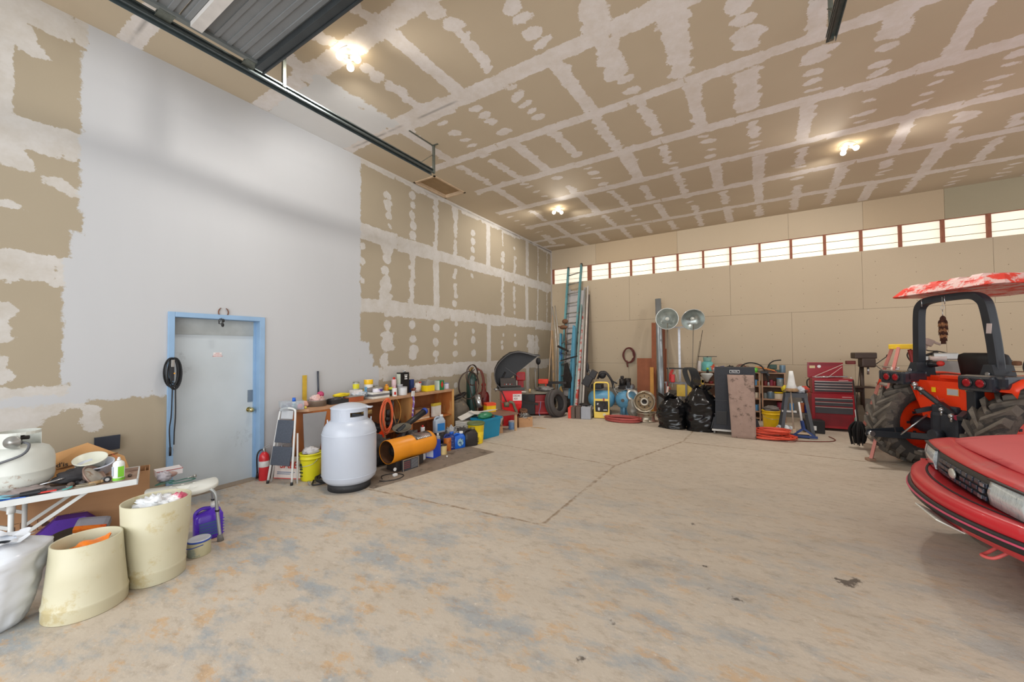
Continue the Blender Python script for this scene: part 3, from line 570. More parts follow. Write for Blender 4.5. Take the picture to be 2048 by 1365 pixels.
o.grid(lambda u, v: Vector(((u-.5)*.22, (v-.5)*.15, .03+.045*math.sin(PI*u)*math.sin(PI*v)+.01*math.sin(9*u+5*v))), 14, 10); o.grid(lambda u, v: Vector(((u-.5)*.22, (v-.5)*.15, .03-.04*math.sin(PI*u)*math.sin(PI*v))), 14, 10)
place(o.build('packet'), 'orange and grey packet inside the short cream drum', 'packet', pd1+Vector((0, .0, .33)), 1.0, rot=(.35, -.3, .9))
def crumple(c, r, m_, seed, nu=26, nv=18, rough=.25, flat=1.0, zmin=None, freq=5.0):
    b = new(m_, True); c = Vector(c)
    if not hasattr(r, '__len__'): r = (r, r, r)
    def fn(u, v):
        th, ph = u*PI, v*2*PI; d = Vector((math.sin(th)*math.cos(ph), math.sin(th)*math.sin(ph), math.cos(th)))
        k = 1+rough*(mnoise.noise(d*freq*.5+Vector((seed, 0, 0)))+.5*mnoise.noise(d*freq*1.6+Vector((0, seed, 0))))
        p = c+Vector((d.x*r[0]*k, d.y*r[1]*k, d.z*r[2]*k))
        if zmin is not None: p.z = max(p.z, zmin+.004*mnoise.noise(d*9))
        return p
    b.grid(fn, nu, nv*2, wrap=True); return b
film = mat('white_plastic_film', (226, 228, 230), .3, var=.03, scale=9)
place(crumple((0, 0, 0), (.13, .10, .07), film, 3, rough=.5, freq=8).build('rubbish_wrap'), 'crumpled white wrapping inside the tall cream drum', 'rubbish', pd2+Vector((0.0, .01, .49)), .6)
place(crumple((0, 0, 0), (.05, .05, .035), mat('pink_red_wrapper', (214, 90, 120), .4, c2=(235, 232, 230), amt=.5), 8, 16, 10, rough=.5, freq=8).build('rubbish_wrap'), 'small red and white wrapper on top of the rubbish in the tall cream drum', 'rubbish', pd2+Vector((.09, .09, .535)))
# ------------------------------------------------------------------ white rubbish bag at the left edge
wbm = mat('white_bin_bag_film', (214, 218, 224), .28, var=.05, scale=5, bump=.15, c2=(190, 200, 208), amt=.36)
t = thing('rubbish_bag', 'big white plastic rubbish bag with red drawstring at the left edge', 'rubbish bag', G(-22, 1262))
def bagfn(u, v):
    z = .50*u; ph = 2*PI*v; prof = (0.10+.115*min(1, u*1.25)**.6)*(1-max(0, u-.88)*5.0)
    d = Vector((math.cos(ph), math.sin(ph), u*2)); k = 1+.13*mnoise.noise(d*1.6)+.05*mnoise.noise(Vector((math.cos(ph)*6, math.sin(ph)*6, u*3)))+.035*mnoise.noise(d*9)+.06*mnoise.noise(Vector((math.cos(ph)*2.5, math.sin(ph)*2.5, u*7)))
    return Vector((prof*k*math.cos(ph)*1.02, prof*k*math.sin(ph)*1.02, z*(1+.05*mnoise.noise(d*2)) if u > .02 else 0))
new(wbm, True).grid(bagfn, 40, 56, wrap=True).build('sack', t)
new(wbm, True).grid(lambda u, v: Vector(((.07+.08*u+.012*math.sin(11*2*PI*v)*u)*math.cos(2*PI*v), (.075+.075*u+.012*math.cos(13*2*PI*v)*u)*math.sin(2*PI*v), .475+.03*u+.012*math.sin(7*2*PI*v)*u)), 4, 66, wrap=True).build('gathered_mouth', t)
new(mat('red_drawstring', (205, 40, 44), .4)).tube([(.02, -.07, .50), (.05, -.09, .525), (.09, -.10, .53), (.10, -.06, .51), (.06, -.05, .50)], .006, seg=6).build('drawstring', t)
# ------------------------------------------------------------------ big white gas cylinder
t = thing('gas_cylinder', 'large white upright gas cylinder on a black foot ring in front of the workbench', 'gas cylinder', G(699, 973), 0)
gw = mat('white_cylinder_enamel', (190, 197, 210), .35, var=.02, scale=4, c2=(170, 174, 180), amt=.3, thr=.71, coat=.2)
R = .30
new(mat('scuffed_black_foot_ring', (44, 44, 46), .6, c2=(120, 118, 112), amt=.36)).lathe([(.20, 0), (.235, 0), (.235, .085), (.20, .085), (.20, 0)], seg=36).build('foot_ring', t)
new(gw, True).lathe([(0, .055), (.18, .06), (.25, .085), (R*.96, .125), (R, .18), (R, .60), (R*.985, .655), (R*.93, .71), (R*.80, .765), (R*.60, .80), (0, .82)], seg=44).lathe([(R+.001, .166), (R+.003, .172), (R+.001, .178)], seg=44).lathe([(R+.001, .628), (R+.0025, .634), (R*.99, .64)], seg=44).build('tank', t)
c_ = new(gw, True)
def arc(r, a0, a1, z0, z1, n=26, th=.004):
    A = [a0+(a1-a0)*k/n for k in range(n+1)]
    c_.loft([[Vector((rr*math.cos(a), rr*math.sin(a), z)) for rr, z in ((r, z0), (r, z1), (r-th, z1), (r-th, z0))] for a in A], smooth=False)
d2 = PI/180
arc(.205, 88*d2, 400*d2, .775, .835, 40); arc(.205, 88*d2, 400*d2, .885, .925, 40)
for a0, a1 in ((88, 150), (190, 326), (374, 400)): arc(.205, a0*d2, a1*d2, .835, .885, 12)
c_.build('collar', t)
new(gw, True).lathe([(.212, .920), (.212, .930), (.19, .942), (.13, .965), (.06, .978), (0, .98)], seg=30).box((.215*math.cos(.62), .215*math.sin(.62), .928), (.09, .07, .016), rot=(0, .05, .62)).build('cap_lid', t)
v_ = new(mat('brass_valve', (170, 140, 90), .4, .8, var=.2)); v_.cyl((0, 0, .81), (0, 0, .90), .022).cyl((0, 0, .87), (.12*math.cos(1.1), .12*math.sin(1.1), .85), .018).cyl((.12*math.cos(1.1), .12*math.sin(1.1), .85), (.25*math.cos(1.1), .25*math.sin(1.1), .85), .028, seg=8)
v_.build('valve', t)
for a in (-2.05, 1.0):
    new(gw).tube([(.235*math.cos(a-.08), .235*math.sin(a-.08), .74), (.238*math.cos(a-.05), .238*math.sin(a-.05), .79), (.238*math.cos(a+.05), .238*math.sin(a+.05), .79), (.235*math.cos(a+.08), .235*math.sin(a+.08), .74)], .006, seg=8).build('lifting_lug', t)
# ------------------------------------------------------------------ folding table with clutter
TX, TY = Vector((.27, .963, 0)), Vector((-.963, .27, 0)); TRZ = math.atan2(.963, .27)
TO = G(276, 959, .60); TO = Vector((TO.x, TO.y, 0))
def TP(x, y, z=.60): return TO+TX*x+TY*y+Vector((0, 0, z))
t = thing('folding_table', 'white folding table with chipped metal edge in the left corner', 'table', TO, TRZ)
tt = new(mat('dirty_brown_table_top', (150, 124, 106), .7, var=.15, scale=7, c2=(110, 80, 66), amt=.4)); tt.bx(-1.45, -.006, .006, .46, -.006+.6, .600); tt.build('tabletop', t)
new(wpaint).bx(-1.45, 0, 0, .008, .560, .603).bx(-.008, 0, 0, .468, .560, .603).bx(-1.45, 0, .46, .468, .560, .603).build('edge_rail', t)
for y_ in (.05, .42):
    l_ = new(wpaint).cyl((-.62, y_, 0), (-.62, y_, .585), .014, seg=14).cyl((-.62, y_, .5), (-.62, y_, .585), .02, .022, seg=14); l_.build('leg', t)
    new(wpaint).bar((-.25, y_, .575), (-.615, y_, .30), .014, .022).build('brace', t)
    new(wpaint).bar((-.95, y_, .575), (-.63, y_, .40), .014, .022).build('brace', t)
new(wpaint).cyl((-.62, .05, .12), (-.62, .42, .12), .009).build('cross_bar', t)
for y_ in (.05, .42): new(wpaint).cyl((-1.35, y_, 0), (-1.35, y_, .585), .014, seg=14).build('leg', t)
# old gas bottle on the table
t = thing('gas_bottle', 'rusty off-white squat gas bottle with regulator standing on the folding table', 'gas bottle', (0, 0, 0), 1.0)
ow = mat('rust_spotted_white_enamel', (206, 208, 200), .45, var=.05, scale=5, c2=(150, 110, 80), amt=.36, thr=.64)
t.location = TP(-.63, .27, .602)
q_ = .175
new(ow, True).lathe([(0, .012), (.10, .0), (.115, 0), (.115, .02), (.14, .03), (q_*.96, .06), (q_, .10), (q_, .138), (q_+.002, .142), (q_, .146), (q_, .215), (q_*.95, .26), (q_*.82, .30), (q_*.6, .32), (0, .33)], seg=40).build('tank', t)
c_ = new(ow, True)
for a0, a1 in ((20, 130), (165, 300)): arc(.105, a0*d2, a1*d2, .315, .425, 14, .003)
arc(.105, 130*d2, 165*d2, .40, .425, 5, .003); arc(.105, 300*d2, 380*d2, .405, .425, 6, .003); c_.build('collar', t)
v_ = new(darki).cyl((0, 0, .32), (0, 0, .38), .016).cyl((-.03, 0, .375), (.05, 0, .375), .014).sph((0, 0, .395), (.03, .03, .014)); v_.build('valve', t)
g_ = new(alu, True); g_.lathe([(0, -.022), (.028, -.02), (.042, -.008), (.044, 0), (.042, .008), (.02, .014), (.018, .022), (0, .024)], M=Matrix.Translation((.03, -.125, .365)) @ Matrix.Rotation(PI/2, 4, 'X')); g_.build('regulator', t)
new(mat('grey_gas_hose', (92, 94, 98), .5)).tube([(.06, -.10, .36), (.11, -.12, .34), (.10, -.17, .28), (-.04, -.20, .22), (-.14, -.22, .14), (-.22, -.22, .04), (-.26, -.24, .012)], .008, seg=8).build('hose', t)
# cardboard box behind the table
t = thing('cardboard_box', 'long open brown cardboard box behind and under the folding table', 'cardboard box', TO+TX*.06+TY*.573, TRZ)
b = new(kraft); L_, D_, H_ = 1.35, .24, .53
b.bx(-L_, 0, 0, .006, 0, H_).bx(-L_, 0, D_-.006, D_, 0, H_).bx(-.006, 0, .006, D_-.006, 0, H_).bx(-L_, -L_+.006, .006, D_-.006, 0, H_).bx(-L_+.006, -.006, .006, D_-.006, 0, .006); b.build('shell', t)
f_ = new(kraft); f_.box((-.05, D_/2, H_-.09), (.004, D_-.03, .16), rot=(0, .25, 0)); f_.build('flap', t)
pr = new(mat('box_print_brown', (92, 66, 48), .8))
for i in range(7):
    x0 = -.98+i*.085; pr.bx(x0, x0+.08, -.001, .0, .20, .203).bx(x0, x0+.08, -.001, .0, .277, .28).bx(x0, x0+.003, -.001, 0, .20, .28)
    pr.box((x0+.042, -.0006, .235), (.04, .001, .018+.012*(i % 3))).box((x0+.04, -.0006, .252), (.022, .001, .016), rot=(0, .6, 0))
pr.build('handling_symbols', t)
# leaning flattened carton, dark tablet, tubs
t = thing('flattened_carton', 'orange-brown flattened carton leaning on the wall behind the gas bottle', 'carton', TP(-.30, .44, .53), TRZ)
b = new(mat('warm_carton', (206, 156, 102), .8, var=.05)); b.prism([(-.42, 0, 0), (.26, 0, -.02), (.20, .10, .16), (-.02, .16, .30), (-.30, .22, .20)], (-.004, .012, .004)); b.build('sheet', t)
new(kraftd).bar((-.18, .074, .13), (.16, .085, .20), .004, .012).build('fold_line', t)
text('rd\'is', .05, blackink, t, (-.16, .070, .165), (PI/2-.6, 0, .12), depth=.0005)
p_ = LW(215, 887, XL+.02); place(new(mat('dark_blue_panel', (50, 56, 68), .3)).box((0, 0, .07), (.012, .17, .14), rot=(0, .1, 0), bev=.003).bx(-.006, .008, -.09, -.086, 0, .14).build('picture_board'), 'small dark blue panel propped against the wall above the open cardboard box', 'panel', (XL+.026, p_.y, p_.z-.07))
def tub(name, label, loc, r, h, m_, rot, cat='tub'):
    b = new(m_, True); b.lathe([(0, 0), (r*.82, 0), (r*.98, h*.86), (r*1.04, h*.87), (r*1.05, h), (r*.98, h), (r*.80, .006), (0, .005)], seg=28); return place(b.build(name), label, cat, loc, rot=rot)
tub('plastic_tub', 'lower white plastic tub of the stacked pair behind the spray bottle', TP(-.25, .35, .63), .105, .08, mat('bluish_tub_plastic', (212, 218, 232), .35, var=.02), (.12, .2, 0))
tub('plastic_tub', 'upper cream-lined white tub of the stacked pair behind the spray bottle', TP(-.28, .36, .685), .095, .07, mat('creamy_tub_plastic', (228, 228, 212), .35, var=.03), (.15, .3, 0))
# spray can on table corner
t = thing('spray_bottle', 'white and green aerosol can standing on the corner of the folding table', 'aerosol can', TP(-.11, .07, .6005))
new(mat('white_green_can', (224, 228, 224), .3, var=.03), True).lathe([(0, 0), (.033, 0), (.034, .004), (.034, .125), (.030, .14), (.016, .152), (.012, .154)], seg=24).build('body', t)
new(mat('lime_label', (120, 190, 50), .4)).lathe([(.0343, .004), (.0346, .006), (.0346, .022), (.0343, .024)], seg=24).bx(.024, .0352, -.012, .022, .03, .11).build('label_band', t)
new(mat('ingredients_label', (196, 206, 216), .5)).box((-.0, -.0345, .075), (.03, .003, .07)).build('label_panel', t)
new(white).cyl((0, 0, .154), (0, 0, .166), .011).cyl((0, 0, .166), (0, 0, .178), .009, .006).build('nozzle', t)
new(redink).cyl((.0, -.006, .172), (-.05, -.03, .205), .0013, seg=6).build('straw', t)
# round dirty strainer / headlamp bowl
t = thing('metal_bowl', 'round dirty brown metal bowl tilted on the folding table by the tubs', 'bowl', TP(-.245, .17, .635), rot=(-.95, .25, -.45))
new(mat('dirty_brown_metal', (140, 116, 104), .5, .4, var=.2, scale=10), True).lathe([(0, -.045), (.05, -.04), (.085, -.01), (.095, 0), (.102, .004), (.095, .012), (.09, .006), (.05, -.03), (0, -.036)], seg=30).build('bowl', t)
new(mat('clouded_glass', (176, 168, 156), .25, var=.15, scale=12, c2=(150, 120, 90), amt=.4), True).lathe([(0, .012), (.05, .008), (.088, -.002)], seg=30).build('lens', t)
junkm = [mat('grimy_dark_grey', (70, 66, 66), .6, var=.3, scale=14), mat('grimy_brown', (110, 92, 82), .7, var=.25, scale=14), mat('dull_black_cloth', (52, 50, 52), .8, var=.2, scale=20), mat('grimy_grey', (128, 124, 120), .5, .3, var=.25, scale=14)]
def junk(label, cat, name, p, r, m_, seed, rz=0, rough=.35, freq=5): return place(crumple((0, 0, r[2]*.9), r, m_, seed, 18, 12, rough=rough, zmin=0.0, freq=freq).build(name), label, cat, p, rz)
junk('grey leather glove lying flat on the folding table in front of the gas bottle', 'glove', 'work_glove', TP(-.56, .10, .601), (.10, .055, .026), mat('grey_brown_leather', (142, 130, 126), .7), 1, TRZ)
junk('crumpled black cloth under the round metal bowl on the folding table', 'cloth', 'black_cloth', TP(-.34, .26, .601), (.13, .08, .05), junkm[2], 5, TRZ+.3)
b = new(steel).cyl((-.09, 0, .02), (.09, 0, .035), .006, seg=10); place(b.build('white_rod'), 'thin white rod lying on the clutter of the folding table', 'rod', TP(-.43, .17, .625), TRZ+.5)
t = thing('toy_wheel', 'small black wheel with a silver hub on the folding table beside the aerosol can', 'wheel', TP(-.17, .07, .622), TRZ)
new(black, True).lathe([(.012, -.01), (.02, -.011), (.022, 0), (.02, .011), (.012, .01), (.012, -.01)], M=Matrix.Rotation(PI/2, 4, 'X')).build('tyre', t); new(steel).cyl((0, -.012, 0), (0, .012, 0), .012).build('hub', t)
b = new(mat('beige_tape_cord', (150, 140, 120), .7)); coil(b, (0, 0, .01), (1, 0, 0), (0, 1, 0), .05, .02, 3, .004); place(b.build('beige_string'), 'small loop of beige cord on the folding table beside the green handle', 'cord', TP(-.28, .04, .601), TRZ)
b = new(mat('dark_green_grip', (60, 84, 76), .5)); b.cyl((-.03, 0, .014), (.03, 0, .014), .012, .015).m(mat('tan_wood_tip', (170, 140, 100), .6)).cyl((.03, 0, .014), (.045, 0, .014), .014, .012); place(b.build('screwdriver'), 'short dark green tool handle on the folding table edge', 'tool handle', TP(-.235, .045, .601), TRZ+.4)
t = thing('cutting_disc', 'clear round disc with a turquoise edge on the folding table', 'disc', TP(-.40, .055, .603), TRZ)
new(glass).cyl((0, 0, 0), (0, 0, .008), .055, seg=28).build('disc', t); c_ = new(mat('turquoise_plastic', (60, 190, 185), .4)); arc(.056, -1.3, .3, 0.008, .011, 12, .014); c_.build('edge_arc', t)
place(new(mat('cyan_red_packet', (120, 196, 222), .35, c2=(200, 60, 60), amt=.35)).box((0, 0, .018), (.12, .06, .006), rot=(.15, .12, 0), bev=.002).build('cyan_packet'), 'light blue and red flat packet on the left end of the folding table', 'packet', TP(-.63, .035, .602), TRZ+.3)
b = new(blackp); b.cyl((-.05, 0, .02), (.04, 0, .02), .016, .02).box((.05, 0, .02), (.035, .03, .03), bev=.004); place(b.build('hand_tool'), 'black cylindrical hand tool on the front edge of the folding table', 'hand tool', TP(-.53, .025, .601), TRZ+.1)
b = new(mat('grey_red_pruner', (84, 76, 76), .5)); b.prism([(-.09, -.02, .015), (.05, -.03, .015), (.10, 0, .015), (.05, .03, .015), (-.06, .02, .015)], (0, 0, .012)).m(redink).bar((-.06, -.028, .015), (.06, -.034, .015), .008, .01); place(b.build('pruning_tool'), 'dark pruning tool with a red stripe on the folding table', 'tool', TP(-.475, .045, .601), TRZ)
b = new(junkm[0]); coil(b, (0, 0, .012), (1, 0, 0), (0, 1, 0), .09, .045, 5, .005); place(b.build('black_cable_bundle'), 'bundle of thin black cable on the folding table in front of the glove', 'cable', TP(-.60, .06, .602), TRZ)
b = new(bluep); b.tube([(-.10, 0, .005), (0, .01, .006), (.1, -.005, .005)], .003, seg=5).tube([(-.1, -.02, .005), (.02, -.012, .006), (.09, -.02, .005)], .003, seg=5); place(b.build('blue_strap'), 'thin blue strap on the left end of the folding table', 'strap', TP(-.64, .02, .6015), TRZ)
for i, (x, y, s) in enumerate(((-.30, .11, .028), (-.36, .12, .025), (-.33, .155, .022), (-.19, .13, .024), (-.10, .14, .022), (-.05, .13, .018), (-.48, .10, .02))):
    w_ = ('lump of small metal parts behind the green handle', 'lump of brass-coloured parts behind the clear disc', 'dark metal part beside the white rod', 'dark fitting touching the round metal bowl', 'grimy fitting behind the aerosol can', 'small grimy part at the right end', 'dark clip in front of the glove')[i]
    junk(w_+' on the folding table', 'metal part', 'metal_fitting', TP(x, y, .601), (s, s*.7, s*.6), junkm[i % 4], 20+i, rough=.5, freq=9)
# under the table: purple bag, bottle pack, pan
t = thing('purple_case', 'purple and black zipped bag under the folding table', 'bag', G(150, 1100)+Vector((.06, -.02, 0)), TRZ)
b = new(mat('purple_nylon', (92, 48, 168), .6, var=.1, c2=(60, 40, 110), amt=.4)); b.prism([(-.30, 0, 0), (.12, 0, 0), (.16, 0, .16), (.06, 0, .27), (-.10, 0, .28), (-.26, 0, .12)], (0, .16, 0)); b.build('shell', t)
t = thing('bottle_pack', 'clear pack with an orange and red printed label behind the short cream drum', 'food pack', G(185, 1045, .30)-Vector((0, 0, .3))+Vector((0, 0, .24)), 1.15, rot=(.55, .15, 1.15))
new(mat('clear_grey_pack', (160, 158, 165), .2, alpha=.85)).box((0, 0, .05), (.19, .12, .08), bev=.03).build('pack', t)
l_ = new(mat('flame_label', (226, 120, 40), .4, c2=(200, 30, 30), amt=.5)).bx(-.085, .085, -.063, -.03, .085, .092); l_.bx(-.085, .085, -.064, -.060, .06, .085); lo = l_.build('label_panel', t); new(whiteink).bx(-.085, .085, -.0655, -.063, .035, .058).build('label_panel', t)
text('DIET', .032, mat('navy_ink', (40, 50, 90), .6), t, (.03, -.067, .047), (PI/2, 0, 0), depth=.0008)
t = thing('frying_pan', 'old dark pan leaning behind the short cream drum', 'pan', G(150, 1085, .22)-Vector((0, 0, .0)), rot=(.25, .1, 1.1))
new(mat('worn_pan_metal', (96, 88, 78), .45, .6, var=.3), True).lathe([(0, 0), (.12, 0), (.15, .03), (.155, .03), (.125, -.006), (0, -.006)], seg=28).build('pan', t)
# ------------------------------------------------------------------ shower bench with things on it
SB = G(447, 1082)  # front right foot
bx_ = Vector((-.40, -.80, 0)).normalized(); by_ = Vector((-.917, .40, 0))
t = thing('shower_bench', 'white plastic shower bench with grey tubular legs in front of the door', 'bench', (0, 0, 0), 0)
c0 = G(366, 974, .46); c0.z = 0; t.location = c0; t.rotation_euler = (0, 0, TRZ)
s = new(mat('white_bench_plastic', (214, 214, 206), .45, c2=(190, 184, 168), amt=.38), True)
def sring(sc, z):
    P = []
    for k in range(32):
        a = 2*PI*k/32; c1, s1 = math.cos(a), math.sin(a); P.append(Vector((.235*sc*math.copysign(abs(c1)**.55, c1), .155*sc*math.copysign(abs(s1)**.55, s1), z+.012*math.cos(2*a))))
    return P
s.loft([sring(.96, .425), sring(1, .43), sring(1.0, .455), sring(.97, .462), sring(.6, .458), sring(.2, .456)]); s.m(mat('seat_drain_slots', (236, 234, 226), .5))
for i in range(5):
    for j in range(3): s.box((-.15+.075*i, -.07+.07*j, .460), (.018, .008, .003))
s.build('seat', t)

gl = mat('grey_aluminium_tube', (176, 180, 180), .35, .6)
for sx, sy in ((1, -1), (-1, -1), (1, 1), (-1, 1)):
    l_ = new(gl, True).tube([(sx*.10, sy*.10, .435), (sx*.17, sy*.13, .428), (sx*.205, sy*.155, .38), (sx*.215, sy*.165, .25), (sx*.235, sy*.19, .03)], .0125, seg=10); lo = l_.build('leg', t)
    new(mat('grey_rubber_tip', (110, 108, 106), .7)).cyl((sx*.2335, sy*.188, .05), (sx*.238, sy*.194, 0), .019, .024).build('rubber_foot', lo); new(black).cyl((sx*.2155, sy*.166, .245), (sx*.2165, sy*.168, .257), .016).build('adjuster_clip', lo)
P0 = lambda u, v, z=.463: G(u, v, z)
b = new(mat('green_nylon_webbing', (46, 98, 84), .7, var=.15)); 
b.tube([(-.12, -.02, .004), (-.09, .05, .006), (-.02, .05, .008), (-.03, -.02, .006), (.02, -.05, .008), (.10, -.03, .008), (.13, .03, .006), (.07, .05, .01), (0, .01, .01), (-.08, -.01, .008)], .009, seg=6, closed=True, flat=.35); place(b.build('green_strap'), 'coiled dark green webbing strap lying on the shower bench', 'strap', P0(350, 966), TRZ-.2)
b = new(mat('dull_pink_wrap', (170, 140, 132), .7)); b.sph((0, 0, .028), (.07, .03, .028), rot=(0, 0, .2)); place(b.build('brown_pouch'), 'small brownish pouch lying behind the green strap on the shower bench', 'pouch', P0(335, 957, .463), TRZ)
t = thing('white_carton', 'flat white carton with a red edge at the back of the shower bench', 'carton', P0(338, 950), TRZ+.15)
new(mat('white_card', (222, 216, 216), .6)).bx(-.09, .09, -.04, .10, 0, .052).build('box', t); new(mat('red_card_edge', (168, 90, 90), .6)).bx(-.092, .092, -.042, -.040, .046, .053).bx(.09, .092, -.04, .1, .046, .053).build('edge_strip', t)
b = new(mat('grey_crinkled_bag', (176, 170, 176), .4, c2=(120, 110, 110), amt=.45)); place(crumple((0, 0, .04), (.05, .045, .045), b.mats[0], 31, 16, 10, rough=.5, zmin=0, freq=8).build('crinkled_bag'), 'small crinkled grey bag at the left end of the shower bench', 'bag', P0(328, 964), 0)
b.bm.free()
t = thing('brass_nozzle', 'small metal hose nozzle on the shower bench behind the green strap', 'nozzle', P0(383, 957), TRZ+.6)
new(alu).cyl((-.035, 0, .012), (.02, 0, .012), .006).cyl((.015, 0, .012), (.035, 0, .012), .012, .014).build('nozzle', t)
# purple jug and pail
t = jug('detergent_jug', 'bright purple jug with a white cap under the shower bench', G(405, 1083)+Vector((-.03, .05, 0)), TRZ+.15, .20, .11, .29, mat('violet_plastic', (88, 44, 196), .3, var=.04, coat=.3), white, mat('blue_white_label', (70, 100, 160), .5))
for k in range(6): new(mat('violet_plastic', (0, 0, 0))).bx(-.1, .1, -.057, -.053, .03+.024*k, .036+.024*k).build('moulded_rib', t)
t = tin('pail', 'small round tin pail with blue lid ring between tall drum and purple jug', 'pail', G(394, 1112)+Vector((-.02, .02, 0)), .075, .115, mat('aged_tin_label', (190, 184, 150), .5, c2=(140, 150, 140), amt=.45), None)
new(mat('pale_grey_lid', (196, 202, 208), .35)).lathe([(0, .118), (.04, .117), (.06, .122), (.072, .122), (.076, .116)], seg=28).build('lid', t); new(mat('royal_blue_ring', (38, 70, 160), .4)).lathe([(.076, .106), (.080, .109), (.080, .114), (.075, .119), (.07, .120)], seg=28).tube([(-.078, 0, .09), (-.03, -.082, .075), (.05, -.075, .08), (.078, 0, .09)], .003, seg=6).build('lid_ring', t)
# ------------------------------------------------------------------ things on and by the door
def onwall(u, v, off=.03): p = LW(u, v, XL+off); return p
t = thing('horseshoe', 'rusty horseshoe hung above the blue door frame', 'horseshoe', onwall(447, 625, .012))
b = new(mat('rust_brown_shoe', (122, 78, 56), .7, .4, var=.2)); P = [(0, .045*math.sin(a)*1.1, .055*math.cos(a)) for a in np.linspace(.55, 2*PI-.55, 18)]
b.tube(P, .008, seg=8, sub=2, flat=.6); b.build('shoe', t)
t = thing('sunglasses', 'pair of black sunglasses hanging from the horseshoe over the door', 'sunglasses', onwall(441, 645, .035))
b = new(black); b.tube([(0, .018*math.cos(a), .03*math.sin(a)+.01) for a in np.linspace(0, 6.2, 12)], .004, seg=6, closed=False).sph((0, .022, -.03), (.006, .016, .024)).sph((0, .026, .02), (.006, .016, .022)).bar((0, .012, .05), (0, -.02, -.02), .005, .005); b.build('frame', t)
# coiled leads hanging at the left jamb
t = thing('lead_bundle', 'bundle of black leads and cords hung on the left door jamb', 'cable bundle', onwall(343, 716, .04))
b = new(black, True)
for k in range(9):
    w = random.uniform(.035, .065); h = random.uniform(.24, .34); ox = random.uniform(-.015, .02)
    b.tube([(.02+.006*k % .03, ox+w*math.sin(a)*(1 if a < PI else 1), -h/2+h/2*math.cos(a)) for a in np.linspace(0, 2*PI, 14)[:-1]], .0055, seg=6, closed=True, sub=3)
b.build('loops', t)
new(blackp).box((.03, -.005, -.17), (.03, .035, .15), bev=.006).build('handset', t); new(mat('amber_button', (230, 160, 40), .4)).sph((.05, .012, -.165), .008).build('button', t); new(alu).box((.035, 0, -.06), (.02, .03, .08), rot=(0, .1, 0), bev=.005).build('clip', t)
new(black, True).tube([(.02, .005, -.3), (.015, 0, -.6), (.01, -.012, -.75), (.012, -.005, -.95)], .006, seg=6).tube([(.02, .03, -.3), (.015, .035, -.6), (.01, .028, -.78), (.012, .026, -.92)], .006, seg=6).bx(.008, .018, -.014, .004, -1.03, -.94).build('hanging_ends', t)
new(steel).tube([(.012, .026, -.92), (.012, .02, -.96), (.012, .026, -.99), (.012, .018, -1.03)], .0025, seg=5).build('buckle', t)
# ------------------------------------------------------------------ workbench
ply = mat('orange_varnished_plywood', (190, 112, 56), .55, var=.16, scale=5, stretch=(1, 1, .25), c2=(205, 150, 92), amt=.4, thr=.55); plyt = mat('worn_bench_top_edge', (182, 140, 106), .6, var=.15, scale=8); plyd = mat('inner_plywood', (150, 92, 52), .7, var=.2, scale=5, c2=(118, 66, 36), amt=.4)
XF_ = -4.78; BZ = .86; Y0, Y1 = 2.70, 5.60
t = thing('workbench', 'long open plywood workbench along the left wall with cluttered top', 'workbench', (0, 0, 0))
b = new(plyt); b.prism([(XL+.004, Y0-.02, BZ-.035), (XF_-.12, Y0-.02, BZ-.035), (XF_+.01, Y0+.10, BZ-.035), (XF_+.01, Y1, BZ-.035), (XL+.004, Y1, BZ-.035)], (0, 0, .035)); b.build('top', t)
ym = 4.56; yp = 4.0
new(ply).bx(XL+.01, XF_, Y1-.03, Y1, 0, BZ-.036).build('end_panel', t); new(ply).bx(XL+.03, XF_, ym-.015, ym+.015, 0, BZ-.036).build('divider', t)
new(ply).bx(XF_-.02, XF_, 2.86, 3.62, 0, BZ-.036).build('front_panel', t); new(ply).bx(XL+.03, XF_-.02, 2.84, 2.86, 0, BZ-.036).build('end_panel', t)
new(plyd).bx(XL+.012, XL+.024, 2.98, Y1-.03, .0, BZ-.036).build('back_panel', t)
new(plyt).bx(XF_-.04, XF_, yp-.02, yp+.02, 0, BZ-.036).build('post', t)
new(ply).bx(XL+.03, XF_-.02, ym+.015, Y1-.03, .38, .40).build('shelf', t); new(ply).bx(XL+.03, XF_-.06, 3.5, ym-.015, .30, .32).build('shelf', t)
new(mat('pale_wood_batten', (210, 160, 96), .6)).bx(XF_, XF_+.015, Y1-.04, Y1+.005, 0, BZ).build('edge_batten', t)
place(new(mat('grey_laminate_board', (150, 150, 152), .4, var=.04)).prism([(XF_+.04, 2.74, .02), (XF_+.04, 2.86, .02), (XF_+.022, 3.03, .80), (XF_+.022, 2.72, .81)], (.012, 0, 0)).build('grey_board'), 'grey board leaning on the near end of the workbench', 'board')
def BX(u, x, dz=0): return Vector((x, LW(u, 800, x).y, BZ+.0008+dz))
def dy(u1, u2, x): return abs(LW(u2, 790, x).y-LW(u1, 790, x).y)
